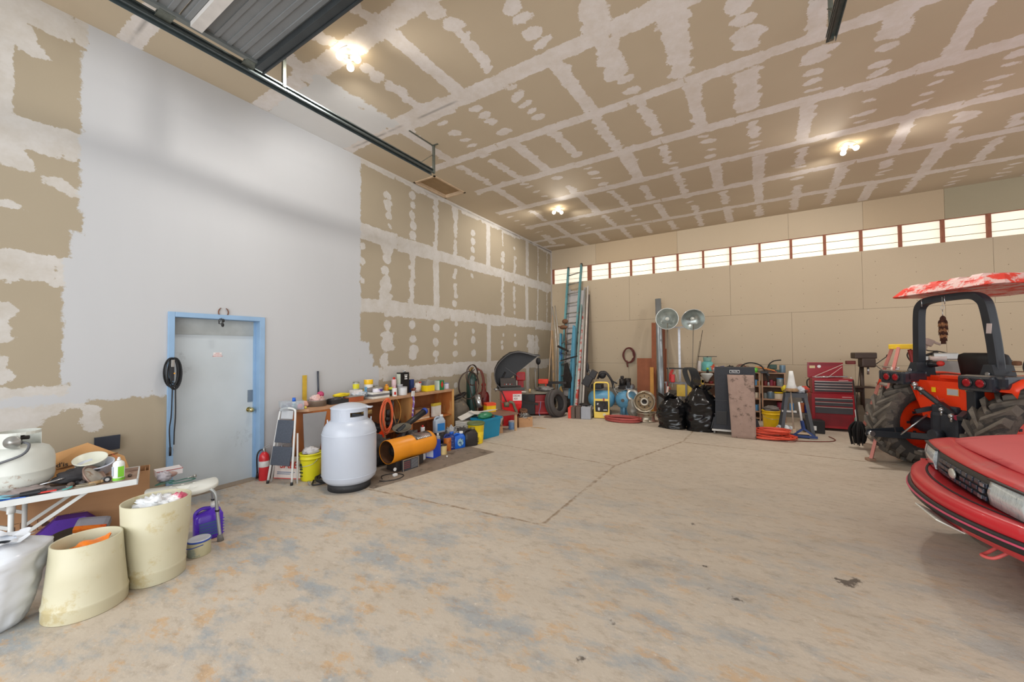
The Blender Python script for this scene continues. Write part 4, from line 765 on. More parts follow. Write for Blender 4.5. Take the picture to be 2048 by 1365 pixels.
# on the bench, from the door end
clr = mat('smoky_clear_plastic', (190, 200, 208), .15, alpha=.30, var=.04)
t = thing('clear_box', 'clear plastic box of odds and ends on the door end of the workbench', 'plastic box', BX(583, -4.910, 0), 1.2)
new(clr).bx(-.13, .13, -.08, .08, 0, .004).bx(-.13, .13, -.08, -.077, .004, .11).bx(-.13, .13, .077, .08, .004, .11).bx(-.13, -.127, -.077, .077, .004, .11).bx(.127, .13, -.077, .077, .004, .11).build('box', t)
place(crumple((0, 0, .045), (.10, .06, .035), mat('mixed_grey_bits', (130, 120, 140), .5, var=.3, c2=(190, 195, 200), amt=.5, scale=20), 41, rough=.4, freq=9).build('loose_bits'), 'heap of grey and mauve bits inside the clear box', 'odds and ends', BX(583, -4.910, .005), 1.2)
t = tin('aerosol_can', 'white aerosol can with a bright blue cap on the door end of the workbench', 'aerosol can', BX(588, -4.870, 0), .022, .10, white, None, mat('teal_label', (90, 160, 170), .4)); new(bluep).cyl((0, 0, .10), (0, 0, .15), .021, .019).build('cap', t)
place(new(mat('coral_pink_foam', (220, 110, 115), .6)).sph((0, 0, .035), .035).build('pink_ball'), 'small coral pink ball between the aerosol can and the metal pan', 'ball', BX(600, -4.850, 0))
t = thing('cake_tin', 'round shallow aluminium tin full of oddments on the workbench', 'tin', BX(634, -4.950, 0))
new(alu, True).lathe([(0, .003), (.11, .003), (.115, 0), (.118, .075), (.122, .078), (.115, .08), (.112, .006), (0, .006)], seg=32).build('tin', t)
place(crumple((0, 0, .09), (.09, .08, .055), mat('pale_pink_cloth', (224, 196, 190), .6, c2=(210, 160, 150), amt=.5), 43, rough=.4, freq=7).build('crumpled_bag'), 'pale pink crumpled bag heaped in the round aluminium tin', 'bag', BX(634, -4.950, 0))
place(new(mat('magenta_yarn', (176, 60, 100), .7, bump=.4, scale=40), True).sph((0, 0, 0), .045).build('yarn_ball'), 'magenta ball resting on the heap in the round tin', 'ball', BX(641, -4.950, .145))
place(crumple((0, 0, .03), (.06, .05, .045), mat('salmon_towel', (232, 178, 160), .7), 47, 14, 10, rough=.3, zmin=0).build('folded_cloth'), 'salmon coloured cloth between the clear box and the round tin', 'cloth', BX(612, -5.010, 0))
p_ = onwall(609, 785, .01); b = new(mat('yellow_ruler_metal', (206, 172, 60), .5, .2, var=.1, scale=15)); b.bx(-.003, .003, -.030, .030, 0, .40); place(b.build('yellow_ruler'), 'yellow flat rule standing upright against the wall behind the workbench', 'ruler', (XL+.012, p_.y, BZ))
place(new(mat('dark_grey_bar', (70, 74, 84), .4, .5)).cyl((0, 0, 0), (-.02, 0, .45), .013, seg=12).build('metal_bar'), 'dark grey bar leaning upright on the wall beside the yellow rule', 'bar', (XL+.045, onwall(636, 785).y, BZ))
t = thing('parts_tray', 'black parts tray on the workbench beside the round tin', 'tray', BX(673, -4.950, 0), 0)
new(mat('speckled_black_plastic', (40, 42, 44), .5, c2=(140, 140, 140), amt=.3)).bx(-.10, .10, -.14, .14, 0, .01).bx(.09, .10, -.14, .14, .01, .06).bx(-.10, -.09, -.14, .14, .01, .06).bx(-.09, .09, -.14, -.13, .01, .06).bx(-.09, .09, .13, .14, .01, .06).build('tray', t)
place(crumple((0, 0, .03), (.08, .11, .03), junkm[0], 51, rough=.4, freq=9).build('tray_parts'), 'dark jumble of parts inside the black parts tray', 'parts', BX(673, -4.950, .02))
place(crumple((0, 0, .02), (.05, .13, .028), mat('yellow_pouch', (226, 200, 30), .5), 52, 16, 10, rough=.25).build('yellow_pouch'), 'yellow pouch lying on the black parts tray', 'pouch', BX(683, -4.970, .085))
t = thing('wooden_box', 'small red-brown wooden box on the workbench behind the gas cylinder', 'box', BX(707, -4.910, 0))
new(mat('red_brown_wood', (164, 84, 48), .5, var=.15)).bx(-.07, .07, -.12, .12, 0, .07, .003).build('box', t); new(mat('grey_lid', (140, 136, 132), .5)).bx(-.072, .072, -.122, .122, .0705, .08).build('lid', t)
place(crumple((0, 0, .04), (.09, .14, .045), mat('clear_bag_film', (196, 204, 212), .2, c2=(60, 96, 140), amt=.36), 55, rough=.45, freq=7).build('clear_bag'), 'clear plastic bag with a blue item behind the wooden box', 'bag', BX(718, -5.010, .04), .3)
t = tin('jar', 'clear jar with a yellow label near the wall on the workbench', 'jar', BX(712, -5.010, .151), .045, .11, mat('greenish_jar_glass', (190, 196, 180), .15, alpha=.75), mat('tarnished_lid', (150, 150, 140), .4, .7), mat('lemon_label', (214, 206, 40), .5))
place(carton('white_carton', 'low white carton under the jar with the yellow label', 'carton', (0, 0, 0), 0, .12, .14, .15, mat('white_card', 0)), None, None, BX(712, -5.010, 0))
t = tin('paint_can', 'white tin with yellow and black top band beside the grey dust mask', 'tin', BX(737, -5.020, 0), .062, .20, mat('white_tin_wrap', (222, 218, 212), .4), None, None)
new(mat('yellow_black_band', (240, 190, 20), .4, c2=(30, 30, 30), amt=.4)).lathe([(.0625, .15), (.0635, .152), (.0635, .198), (.0625, .2)], seg=24).build('top_band', t); new(mat('sky_blue_panel', (110, 170, 210), .5)).box((.02, -.062, .075), (.05, .004, .10)).build('label_panel', t); t.scale = (1.05, 1.05, 1.45)
place(new(mat('grey_felt', (120, 112, 108), .9), True).sph((0, 0, 0), (.05, .085, .045)).build('dust_mask'), 'grey domed dust mask lying in front of the yellow-banded tin', 'mask', BX(742, -4.980, .045+.09))
t = thing('white_box', 'white box with a grey stripe in the middle of the workbench top', 'box', BX(755, -4.940, 0))
new(mat('off_white_box', (222, 222, 216), .5)).bx(-.09, .09, -.16, .16, 0, .095, .004).build('box', t); new(mat('dark_grey_stripe', (110, 110, 112), .5)).bx(-.091, .091, -.161, .161, .035, .07).build('stripe', t)
t = tin('tape_tub', 'white tub with purple label and silver lid on top of the grey-striped box', 'tub', BX(755, -4.910, .096), .075, .06, mat('white_purple_tub', (222, 218, 228), .4), None, mat('purple_label_print', (80, 60, 160), .5, c2=(230, 225, 235), amt=.5)); new(alu, True).lathe([(0, .075), (.05, .075), (.072, .066), (.078, .06), (.078, .054)], seg=28).build('lid', t)
t = tin('orange_bottle', 'orange bottle standing behind the purple-labelled tub', 'bottle', BX(773, -5.050, .04), .035, .12, mat('orange_bottle_plastic', (232, 160, 40), .4)); new(mat('orange_cap', (236, 150, 30), .4)).cyl((0, 0, .12), (0, 0, .145), .018).build('cap', t)
place(new(mat('lime_yellow_roll', (206, 210, 40), .5)).lathe([(.03, 0), (.06, 0), (.06, .03), (.03, .03), (.03, 0)], seg=24).build('tape_roll'), 'lime yellow roll lying beside the orange bottle', 'tape roll', BX(784, -5.000, .10))
place(junk('dark greenish bottle shape under the lime roll on the workbench', 'bottle', 'dark_container', BX(784, -5.000, 0), (.05, .06, .05), mat('dark_green_grey', (70, 84, 78), .4), 61), None, None, BX(784, -5.000, 0))
t = tin('white_bottle', 'white bottle with a red square label in front of the black tall tin', 'bottle', BX(789, -4.880, 0), .040, .13, mat('white_plastic', 0)); new(mat('pink_cap', (216, 160, 170), .4)).cyl((0, 0, .13), (0, 0, .155), .02).build('cap', t); new(redink).box((.036, -.018, .05), (.012, .03, .045)).build('red_label', t)
t = tin('white_canister', 'wide white canister with a grey lid on the workbench', 'canister', BX(805, -4.900, 0), .075, .125, mat('grey_white_canister', (214, 216, 218), .4), mat('grey_plastic_lid', (176, 176, 180), .4))
t = thing('solvent_tin', 'tall black rectangular solvent tin with white lettering on the workbench', 'tin', BX(806, -5.070, .0))
new(mat('black_gloss_tin', (28, 28, 30), .3)).bx(-.05, .05, -.095, .095, 0, .30, .004).build('body', t); new(steel).cyl((0, .03, .30), (0, .03, .325), .02).tube([(0, -.08, .3), (0, -.06, .325), (0, .0, .325), (0, .01, .3)], .004, seg=6).build('cap_and_handle', t)
t.scale = (1, 1, 1.2); fl = new(whiteink)
for z_, w_, h_ in ((.262, .07, .010), (.238, .055, .022), (.208, .06, .014)): fl.bx(.0505, .0515, .02-w_/2, .02+w_/2, z_-h_/2, z_+h_/2)
fl.build('front_print', t)
new(mat('cream_side_label', (206, 214, 196), .5)).bx(-.045, .045, -.0965, -.094, .13, .28).build('side_label', t)
t = thing('ceramic_figure', 'whitish tilted mug-like jug on the workbench left of the yellow can', 'jug', BX(835, -4.970, 0))
crumple((0, 0, .085), (.055, .06, .085), mat('milky_plastic', (216, 206, 200), .35, c2=(210, 170, 150), amt=.4), 63, 20, 12, rough=.2).build('body', t); new(mat('brown_spout', (130, 70, 56), .5)).cyl((0, -.05, .07), (0, -.12, .05), .022, .03).build('spout', t)
t = thing('glue_tin', 'square can, metal above and yellow below, near the far end of the workbench', 'tin', BX(856, -4.930, 0))
new(alu).bx(-.07, .07, -.095, .095, 0, .19, .006).cyl((0, 0, .19), (0, 0, .205), .03).build('body', t); new(yel).bx(-.0715, .0715, -.0965, .0965, .004, .11, .005).build('label_band', t)
t = thing('powder_carton', 'green and white carton with a red diamond on the workbench', 'carton', BX(878, -4.910, 0))
new(mat('green_card', (20, 120, 70), .5)).bx(-.05, .05, -.06, .085, 0, .175, .003).build('carton', t); new(mat('mint_side', (206, 222, 214), .5)).bx(-.051, .051, -.061, -.04, .002, .174).build('side_strip', t); new(redink).prism([(.051, .03, .03), (.051, .065, .10), (.051, .03, .17), (.051, -.005, .10)], (.001, 0, 0)).build('red_diamond', t)
t = tin('white_cup', 'white and lilac plastic cup at the far end of the workbench', 'cup', BX(892, -4.950, 0), .055, .105, mat('lilac_white_cup', (214, 212, 228), .4), mat('blue_grey_rim', (120, 130, 160), .4))
t = thing('dish_brush', 'white brush with a purple and white twisted handle hanging over the bench edge', 'brush', (XF_+.035, ym-.01, BZ+.02))
new(white).box((0, 0, .0), (.02, .07, .09), rot=(0, .1, .1), bev=.01).build('head', t); new(mat('purple_white_braid', (120, 70, 160), .6, c2=(220, 215, 225), amt=.5, scale=20)).tube([(0, 0, -.04), (.006, .01, -.14), (0, -.005, -.28), (.003, -.012, -.42)], .016, seg=8).build('handle', t)
t = tin('thinner_bottle', 'pale pink bottle with a red cap behind the white bottle with the red square', 'bottle', BX(788, -5.10, 0), .04, .25, mat('pale_pink_bottle', (226, 196, 200), .4)); new(redink).cyl((0, 0, .25), (0, 0, .285), .02).build('cap', t)
tin('brown_jar', 'brown glass jar between the yellow-banded tin and the purple-labelled tub', 'jar', BX(752, -5.08, 0), .05, .17, mat('brown_jar_glass', (150, 92, 40), .25), mat('tarnished_lid', 0))
carton('blue_carton', 'dark blue carton standing behind the black solvent tin', 'carton', BX(822, -5.12, 0), .1, .06, .10, .22, mat('dark_blue_card', (40, 60, 120), .5))
tin('grey_canister', 'grey canister behind the wide white canister on the workbench', 'canister', BX(800, -4.97, 0), .045, .16, mat('mid_grey_canister', (150, 150, 156), .4), mat('grey_plastic_lid', 0))
tin('salt_tub', 'white tub with red lid between the ceramic jug and the yellow square can', 'tub', BX(843, -5.10, 0), .055, .15, white, red)
t = tin('yellow_box_tin', 'small yellow and grey tin against the wall behind the wooden box', 'tin', BX(722, -5.15, 0), .04, .14, mat('lemon_label', 0), mat('tarnished_lid', 0))
place(new(mat('pale_yellow_lump', (236, 220, 90), .5)).sph((0, 0, .014), .016).build('yellow_bead'), 'small yellow bead on the bench edge below the round tin', 'bead', BX(611, -4.84, 0))
# hanging and stored in the bench
t = thing('extension_cable', 'bright orange extension cord looped over the workbench post', 'extension cord', (XF_+.03, yp+.03, .60))
orc = mat('orange_cord', (236, 110, 66), .5); b = new(orc, True); coil(b, (0, 0, 0), (0, 1, 0), (0, 0, 1), .085, .235, 9, .007, .12); coil(b, (.012, -.03, -.02), (0, 1, 0), (0, 0, 1), .11, .26, 3, .007, .1); b.build('coil', t); new(mat('red_orange_tag', (240, 60, 20), .4)).box((.02, -.13, -.27), (.01, .07, .10), rot=(.4, 0, 0)).build('plug_end', t)
place(new(darki).cyl((0, 0, 0), (0, 0, .12), .035).sph((0, 0, -.02), (.04, .05, .05)).build('drop_light'), 'dark inspection lamp hanging inside the orange cord loop', 'lamp', (XF_+.01, yp+.05, .56))
t = thing('hand_shovel', 'grey handled tool with pale shaft hanging in the middle bay of the workbench', 'tool', (XF_-.10, 4.24, .80)); new(mat('grey_grip', (90, 84, 84), .6)).cyl((0, 0, 0), (.0, .0, -.17), .022).build('grip', t); new(mat('tan_shaft', (196, 160, 120), .6)).cyl((0, 0, -.17), (.03, .05, -.42), .009).build('shaft', t)
b = new(mat('yellow_wire', (216, 150, 60), .5)); b.tube([(0, -.10, 0), (0, -.03, .02), (0, .05, -.10), (0, .06, -.25), (0, 0, -.38)], .005, seg=6); place(b.build('yellow_wire'), 'loose yellow wire hanging in the middle bay of the workbench', 'wire', (XF_-.05, 4.30, .80))
t = thing('cardboard_carton', 'brown shoe-box sized carton on the shelf in the far bay of the workbench', 'carton', (XF_-.2, 4.88, .401)); new(kraft).bx(-.12, .12, -.17, .17, 0, .17, .003).build('box', t); new(mat('cream_strip', (220, 200, 170), .7)).bx(-.121, .121, -.171, .171, .0, .03).build('strip', t)
t = thing('printed_bag', 'white and yellow printed bag beside the carton in the far bay of the workbench', 'bag', (XF_-.07, 5.21, .401), .1); new(mat('white_print_bag', (222, 214, 206), .5)).box((0, 0, .12), (.06, .22, .23), bev=.01).build('bag', t); new(mat('yellow_green_header', (210, 180, 60), .5)).box((0, 0, .215), (.064, .222, .05), bev=.006).build('header', t)
for q, (y_, z_, r_, m_, l_) in enumerate(((3.62, .32, .10, junkm[0], 'dark machine part on the lower shelf behind the gas cylinder'), (3.98, .32, .11, junkm[2], 'black motor lump on the lower shelf behind the orange cord'), (4.36, .32, .11, junkm[0], 'dark grey part on the lower shelf beside the bench divider'), (4.85, .001, .13, mat('dark_red_can_body', (120, 30, 30), .5), 'dark red lump on the floor of the far bay'))):
    junk(l_, 'machine part', 'machine_part', (XF_-.22, y_, z_), (r_, r_, r_*.7), m_, 70+q, rough=.45, freq=6)
t = thing('black_tube', 'black corrugated tube with a blue end leaning across the heater into the bench', 'tube', (-4.42, 4.22, .42)); new(blackp, True).cyl((0, -.30, -.02), (-.12, .36, .17), .035, .05).build('tube', t); new(mat('royal_blue_ring', 0)).cyl((-.12, .36, .17), (-.13, .41, .185), .055).build('end_cap', t)
place(new(mat('olive_grey_dish', (120, 116, 104), .4, .5)).lathe([(0, 0), (.08, .01), (.13, .04), (.14, .04), (.09, 0), (0, -.008)], seg=28).build('metal_dish'), 'shallow metal dish tilted behind the torpedo heater', 'dish', (-4.40, 4.0, .42), rot=(.25, .2, 0))
junk('black clutter heap behind the torpedo heater', 'clutter', 'black_clutter', (-4.47, 3.62, .0), (.16, .20, .21), junkm[2], 81, rough=.4, freq=6)
junk('second black clutter heap under the metal dish behind the heater', 'clutter', 'black_clutter', (-4.45, 4.15, .0), (.14, .22, .2), junkm[0], 82, rough=.4, freq=6)
# ------------------------------------------------------------------ torpedo heater
P1 = Vector((-4.05, 3.42, .265)); P2 = Vector((-4.03, 4.22, .275)); ax = (P2-P1); hl = ax.length; hz = math.atan2(ax.y, ax.x)
t = thing('torpedo_heater', 'orange torpedo space heater on the floor beside the gas cylinder', 'heater', (P1.x, P1.y, 0), hz)
hm_ = mat('scorched_orange_enamel', (232, 146, 26), .4, var=.06, scale=5, c2=(176, 122, 96), amt=.38, thr=.63); MX = Matrix.Translation((0, 0, .265)) @ Matrix.Rotation(PI/2, 4, 'Y')
new(hm_, True).lathe([(.148, 0), (.152, 0), (.155, .01), (.152, hl*.38), (.148, hl*.42), (.152, hl*.46), (.155, hl*.85), (.150, hl*.95), (.12, hl), (.118, hl*.98), (.145, hl*.9), (.147, .02), (.148, 0)], M=MX, seg=40).build('shell', t)
new(mat('scorched_inner_steel', (120, 84, 60), .5, .5, var=.3), True).lathe([(.143, .004), (.135, .10), (.13, .3), (0, .3)], M=MX, seg=32).build('inner_barrel', t)
new(darki, True).lathe([(0, .07), (.05, .075), (.085, .11), (.09, .2), (0, .2)], M=MX, seg=26).lathe([(.03, .068), (.034, .06), (.038, .07)], M=MX, seg=20).build('burner_cone', t)
new(mat('dark_steel_patch', (122, 100, 92), .45, .3, c2=(60, 56, 54), amt=.5)).lathe([(.1565, hl*.45), (.1575, hl*.46), (.1575, hl*.88), (.1565, hl*.89)], M=MX @ Matrix.Rotation(0, 4, 'Z'), seg=12) if False else None
pt = new(mat('dark_steel_patch', (122, 100, 92), .45, .3, c2=(60, 56, 54), amt=.5)); pt.loft([[Vector((x, .1562*math.sin(a), .265+.1562*math.cos(a))) for a in np.linspace(-.9, .7, 10)] for x in np.linspace(hl*.5, hl*.88, 6)], closed=False); pt.build('top_plate', t)
pr_ = new(whiteink)
for k in range(8): pr_.box((hl*.55+.03*k, -.112+.0*k, .375), (.022, .002, .028 if k in (0, 5) else .018), rot=(-.80, .3, 0))
pr_.build('script_print', t)
bs = new(mat('dark_heater_base', (48, 44, 44), .5)); bs.bx(.08, .56, -.09, .10, .012, .135, .004); bs.build('base', t)
lb = new(mat('black_instruction_plate', (62, 62, 66), .5)).bx(.13, .40, -.165, -.14, .0, .155).build('instruction_plate', t)
fr = new(mat('tan_plate_rim', (176, 160, 140), .5)); fr.bx(.13, .135, -.168, -.165, 0, .155).bx(.395, .40, -.168, -.165, 0, .155).bx(.13, .40, -.168, -.165, 0, .005).bx(.13, .40, -.168, -.165, .15, .155); fr.build('plate_rim', lb)
for i in range(7): new(mat('grey_plate_text', (140, 142, 146), .6)).bx(.27, .385, -.1665, -.165, .128-.017*i, .134-.017*i).build('text_line', lb)
for i in range(4): new(mat('dull_red_plate_text', (130, 60, 60), .6)).bx(.145, .25, -.1665, -.165, .115-.025*i, .124-.025*i).build('text_line', lb)
new(white).cyl((.03, -.12, .06), (.03, -.13, .06), .022, seg=18).build('dial', t); new(white).box((-.03, -.2, .02), (.05, .04, .03), bev=.005).build('plug', t)
place(new(blackp, True).tube([(0, 0, .012), (-.1, .08, .012), (-.05, .22, .012), (.10, .25, .01), (.16, .12, .01), (.10, -.02, .01), (.02, -.06, .01)], .005, seg=6).build('power_cable'), 'thin black power cord looping on the floor between gas cylinder and heater', 'cord', G(770, 962)+Vector((-.05, 0, 0)))
# ------------------------------------------------------------------ near the door: extinguisher, steps, bucket, sign
def extinguisher(label, loc, k=1.0, rz=0):
    t = thing('fire_extinguisher', label, 'fire extinguisher', loc, rz)
    new(mat('extinguisher_red', (204, 40, 48), .35, coat=.3), True).lathe([(0, 0), (.052, 0), (.058, .01), (.058, .27), (.05, .31), (.03, .335), (.018, .345), (0, .345)], seg=26).build('bottle', t)
    new(mat('white_bw_label', (206, 204, 202), .5, c2=(90, 90, 90), amt=.3, scale=30)).lathe([(.0585, .165), (.0592, .167), (.0592, .235), (.0585, .237)], seg=26).build('label_band', t)
    new(steel).cyl((0, 0, .345), (0, 0, .385), .016).bar((-.01, 0, .385), (.07, 0, .41), .016, .006).bar((-.01, 0, .395), (.06, 0, .44), .016, .006).build('valve_and_levers', t)
    new(black, True).tube([(-.01, 0, .375), (-.05, -.01, .36), (-.072, -.02, .29), (-.068, -.02, .1)], .009, seg=8).cyl((-.068, -.02, .1), (-.07, -.02, .03), .011, .016).build('hose', t); return t
extinguisher('red fire extinguisher standing at the right foot of the door frame', G(528, 960), rz=.9)
extinguisher('second fire extinguisher half hidden behind the white step ladder', Vector((-5.12, 2.66, 0)), rz=.9)
S1, S2 = G(543, 968), G(575, 971); sc = (S1+S2)/2
t = thing('step_ladder', 'folded white two-step ladder with dark treads leaning by the workbench end', 'step ladder', (sc.x, sc.y, 0), math.atan2(S2.y-S1.y, S2.x-S1.x), rot=(-.14, 0, math.atan2(S2.y-S1.y, S2.x-S1.x)+.02))
wt = mat('white_tube_paint', (218, 218, 216), .4, var=.03)
new(wt, True).tube([(-.17, 0, .03), (-.14, 0, .45), (-.115, 0, .82), (-.09, 0, .885), (0, 0, .90), (.09, 0, .885), (.115, 0, .82), (.14, 0, .45), (.17, 0, .03)], .0125, seg=10, sub=5).build('front_frame', t)
new(wt, True).tube([(-.19, .07, .0), (-.13, .05, .6)], .011, seg=8).build('rear_leg', t); new(wt, True).tube([(.19, .07, .0), (.13, .05, .6)], .011, seg=8).build('rear_leg', t)
trd = mat('dark_grip_tread', (74, 80, 92), .6, c2=(170, 172, 176), amt=.3, scale=30, stretch=(1, 1, 3))
new(mat('grey_hand_panel', (188, 190, 194), .5)).box((0, -.004, .82), (.17, .006, .10)).build('top_panel', t)
new(trd).box((0, -.014, .62), (.23, .02, .27), rot=(-.06, 0, 0), bev=.006).build('tread', t); new(trd).box((0, -.02, .33), (.27, .02, .22), rot=(-.06, 0, 0), bev=.006).build('tread', t)
for sx in (-1, 1): new(blackp).cyl((sx*.17, 0, .035), (sx*.171, 0, .0), .016).build('foot_cap', t)
pb = G(608, 960)+Vector((.06, .0, 0)); t = thing('bucket', 'yellow bucket with green lettering between the step ladder and the gas cylinder', 'bucket', (pb.x-.02, pb.y+.06, 0), .3)
yb = mat('lime_yellow_plastic', (222, 212, 34), .4, var=.04)
def bucket_body(t, m_, r0=.125, r1=.15, h=.36, rim=True):
    new(m_, True).lathe([(0, .0), (r0, 0), (r0+.003, .01), (r0*.3+r1*.7, h*.72), (r1, h*.80), (r1+.006, h*.80), (r1+.006, h*.83), (r1, h*.84), (r1, h*.95), (r1+.008, h*.955), (r1+.008, h), (r1-.004, h), (r0-.006, .012), (0, .01)], seg=36).build('body', t)
    new(steel).tube([(-r1, 0, h*.85), (-r1*.9, -r1*.7, h*.66), (0, -r1*1.2, h*.58), (r1*.9, -r1*.7, h*.66), (r1, 0, h*.85)], .003, seg=5).build('wire_handle', t)
bucket_body(t, yb, .105, .125, .33)
dg = mat('dark_green_print', (50, 70, 30), .6)
for k, (w_, h_) in enumerate(((.05, .05), (.045, .02), (.05, .016), (.04, .012))): new(dg).box((-.035, -.112, .19-.042*k), (w_, .006, h_), bev=.004).build('print_mark', t)
junk('papers and rags in the yellow bucket by the step ladder', 'papers', 'paper_rags', (pb.x-.02, pb.y+.06, .30), (.09, .09, .05), mat('paper_rag_mix', (200, 196, 196), .7, c2=(110, 100, 120), amt=.4), 91, rough=.4, freq=7)
t = thing('sale_sign', 'white SALE sign with red letters behind the step ladder feet', 'sign', Vector((-4.93, 2.62, 0)), math.atan2(S2.y-S1.y, S2.x-S1.x), rot=(-.15, 0, .42))
new(mat('cream_sign_card', (226, 214, 206), .6)).box((0, 0, .14), (.36, .008, .27)).build('board', t); text('SALE', .115, redink, t, (.01, -.0055, .17), (PI/2, 0, 0), depth=.0006)
new(mat('grey_blue_print', (130, 140, 160), .7)).box((-.02, -.0045, .085), (.24, .002, .012)).box((-.05, -.0045, .065), (.18, .002, .010)).build('small_print', t)
new(redink).box((0, -.0045, .012), (.36, .002, .01)).build('edge_stripe', t)
place(new(kraft).prism([(-4.70, 2.86, 0), (-4.44, 3.04, 0), (-4.42, 3.06, .22), (-4.60, 2.94, .30)], (-.03, .04, 0)).build('cardboard_piece'), 'brown cardboard piece on the floor between yellow bucket and gas cylinder', 'cardboard')
place(new(mat('green_white_packet', (40, 160, 80), .4, c2=(220, 220, 220), amt=.4)).box((0, 0, 0), (.012, .09, .12), bev=.003).build('green_packet'), 'green and white packet hanging at the bench corner behind the yellow bucket', 'packet', (XF_+.03, 3.02, .36))
b = new(mat('black_rubber', 0), True); coil(b, (0, 0, .03), (1, 0, 0), (0, 1, 0), .17, .14, 5, .011, .2); b.tube([(.14, 0, .03), (.05, -.22, .02), (-.12, -.12, .02)], .010, seg=8); place(b.build('gas_hose'), 'coiled black hose with metal fitting on the floor left of the gas cylinder', 'hose', G(652, 965)+Vector((-.02, .05, 0)))
place(new(alu).cyl((0, 0, .02), (.05, -.02, .02), .016, seg=6).cyl((.05, -.02, .02), (.09, -.035, .02), .010).build('hose_fitting'), 'metal fitting at the end of the black hose on the floor', 'fitting', G(617, 968))
# ------------------------------------------------------------------ bottles, jugs and tubs on the floor past the heater
t = thing('coolant_tin', 'blue and white rectangular tin on the floor behind the heater', 'tin', G(868, 916)+Vector((-.04, .03, 0)), .15)
new(mat('cobalt_blue', (24, 66, 190), .35)).bx(-.07, .07, -.09, .09, 0, .25, .003).build('body', t); new(mat('lilac_white_panel', (200, 206, 226), .5)).bx(-.06, .06, -.092, -.089, .02, .23).build('label_panel', t); new(white).cyl((.02, 0, .25), (.02, 0, .275), .018).build('cap', t)
tin('paint_can', 'round cream and black labelled can beside the blue rectangular tin', 'can', G(884, 911)+Vector((-.02, .05, 0)), .055, .14, mat('cream_label_can', (216, 190, 130), .5, c2=(40, 36, 34), amt=.36), mat('dark_lid_plate', (70, 62, 58), .4, .5))
tin('rust_can', 'orange and rust coloured can behind the cream labelled can', 'can', G(893, 905)+Vector((-.06, .09, 0)), .06, .20, mat('rust_orange_print', (196, 110, 36), .5, c2=(150, 60, 40), amt=.45))
jug('oil_jug', 'dark blue oil jug standing left of the bright blue jug', G(897, 902)+Vector((-.03, .05, 0)), 1.2, .19, .10, .28, mat('navy_plastic', (16, 44, 120), .3, coat=.3), bluep, mat('navy_white_label', (40, 60, 120), .4, c2=(220, 225, 230), amt=.4, scale=30))
t = jug('washer_fluid_jug', 'bright blue jug with an oval silver label right of the dark blue jug', G(916, 898)+Vector((-.03, .05, 0)), 1.25, .22, .12, .26, bluep, white)
new(mat('silver_oval_label', (150, 186, 200), .4, c2=(40, 80, 120), amt=.45, scale=30)).loft([[Vector((.04*0+.055*math.cos(a), -.0615-.001*k, .10+.065*math.sin(a))) for a in np.linspace(0, 2*PI, 25)[:-1]] for k in (0, 1)], smooth=False).build('oval_label', t)
jug('antifreeze_jug', 'grey-blue jug with a light blue label on the pile behind the heater', Vector((-4.46, 4.86, .22)), 1.35, .20, .12, .29, mat('grey_blue_jug', (170, 182, 196), .35), white, mat('azure_label', (50, 130, 200), .4, c2=(230, 230, 235), amt=.3))
tin('white_tub', 'white tub on the floor under the back end of the heater', 'tub', Vector((-4.16, 4.10, 0)), .10, .10, white)
for q, (x, y, z, r, m_, l_) in enumerate(((-4.42, 4.55, 0, (.12, .11, .13), mat('crumpled_red_foil', (186, 50, 40), .4, c2=(110, 20, 20), amt=.4), 'crumpled red packet behind the rust coloured can'), (-4.48, 4.84, 0, (.15, .13, .115), junkm[2], 'dark heap under the grey-blue jug'), (-4.42, 5.12, 0, (.12, .10, .14), mat('grey_white_litter', (176, 176, 178), .4, c2=(60, 60, 66), amt=.45), 'grey and white bottles and litter behind the bright blue jug'), (-4.34, 5.30, 0, (.10, .10, .12), junkm[0], 'dark pile of bits against the end of the workbench'))):
    junk(l_, 'litter', 'litter_heap', (x, y, z), r, m_, 100+q, rough=.5, freq=7)
for q, (x, y, z, rr, h, mm, cc, l_) in enumerate(((-4.30, 5.02, 0, .04, .22, white, bluep, 'white bottle between the bright blue jug and the black canister'), (-4.36, 4.72, .0, .038, .24, mat('grey_bottle', (190, 192, 196), .4), white, 'grey-white squeeze bottle behind the dark blue jug'), (-4.50, 4.52, .24, .035, .15, white, redink, 'small white bottle on top of the red packet'))):
    t = tin('bottle', l_, 'bottle', (x, y, z), rr, h*.8, mm); new(cc).cyl((0, 0, h*.8), (0, 0, h), rr*.45).build('cap', t)
t = jug('fuel_canister', 'black ribbed canister between the bright blue jug and the yellow bucket', G(939, 893)+Vector((-.03, .05, 0)), 1.2, .25, .16, .30, mat('matt_black_plastic', (42, 38, 38), .5), mat('olive_cap', (130, 120, 60), .4))
for k in range(3): new(mat('matt_black_plastic', 0)).bx(-.128, .128, -.083, .083, .05+.03*k, .058+.03*k).build('moulded_rib', t)
yb2 = G(952, 889)+Vector((-.06, .08, 0)); t = thing('bucket', 'yellow paint bucket with a dirty green lid beside the turquoise tote', 'bucket', yb2, .6)
new(mat('yellow_printed_bucket', (232, 200, 24), .4), True).lathe([(0, 0), (.115, 0), (.118, .01), (.135, .24), (.139, .245), (.139, .33), (.145, .335), (0, .34)], seg=34).build('body', t)
new(mat('colour_print_label', (236, 204, 40), .5, c2=(170, 60, 60), amt=.36, scale=18)).lathe([(.1235, .06), (.1245, .062), (.1335, .2), (.1325, .202)], seg=34).build('label_band', t); new(mat('dirty_green_lid', (96, 110, 64), .5, c2=(150, 140, 110), amt=.4)).lathe([(.149, .318), (.152, .32), (.15, .352), (.14, .356), (.13, .346), (0, .346)], seg=34).build('lid', t)
tl = G(972, 896); tr = G(1002, 868)
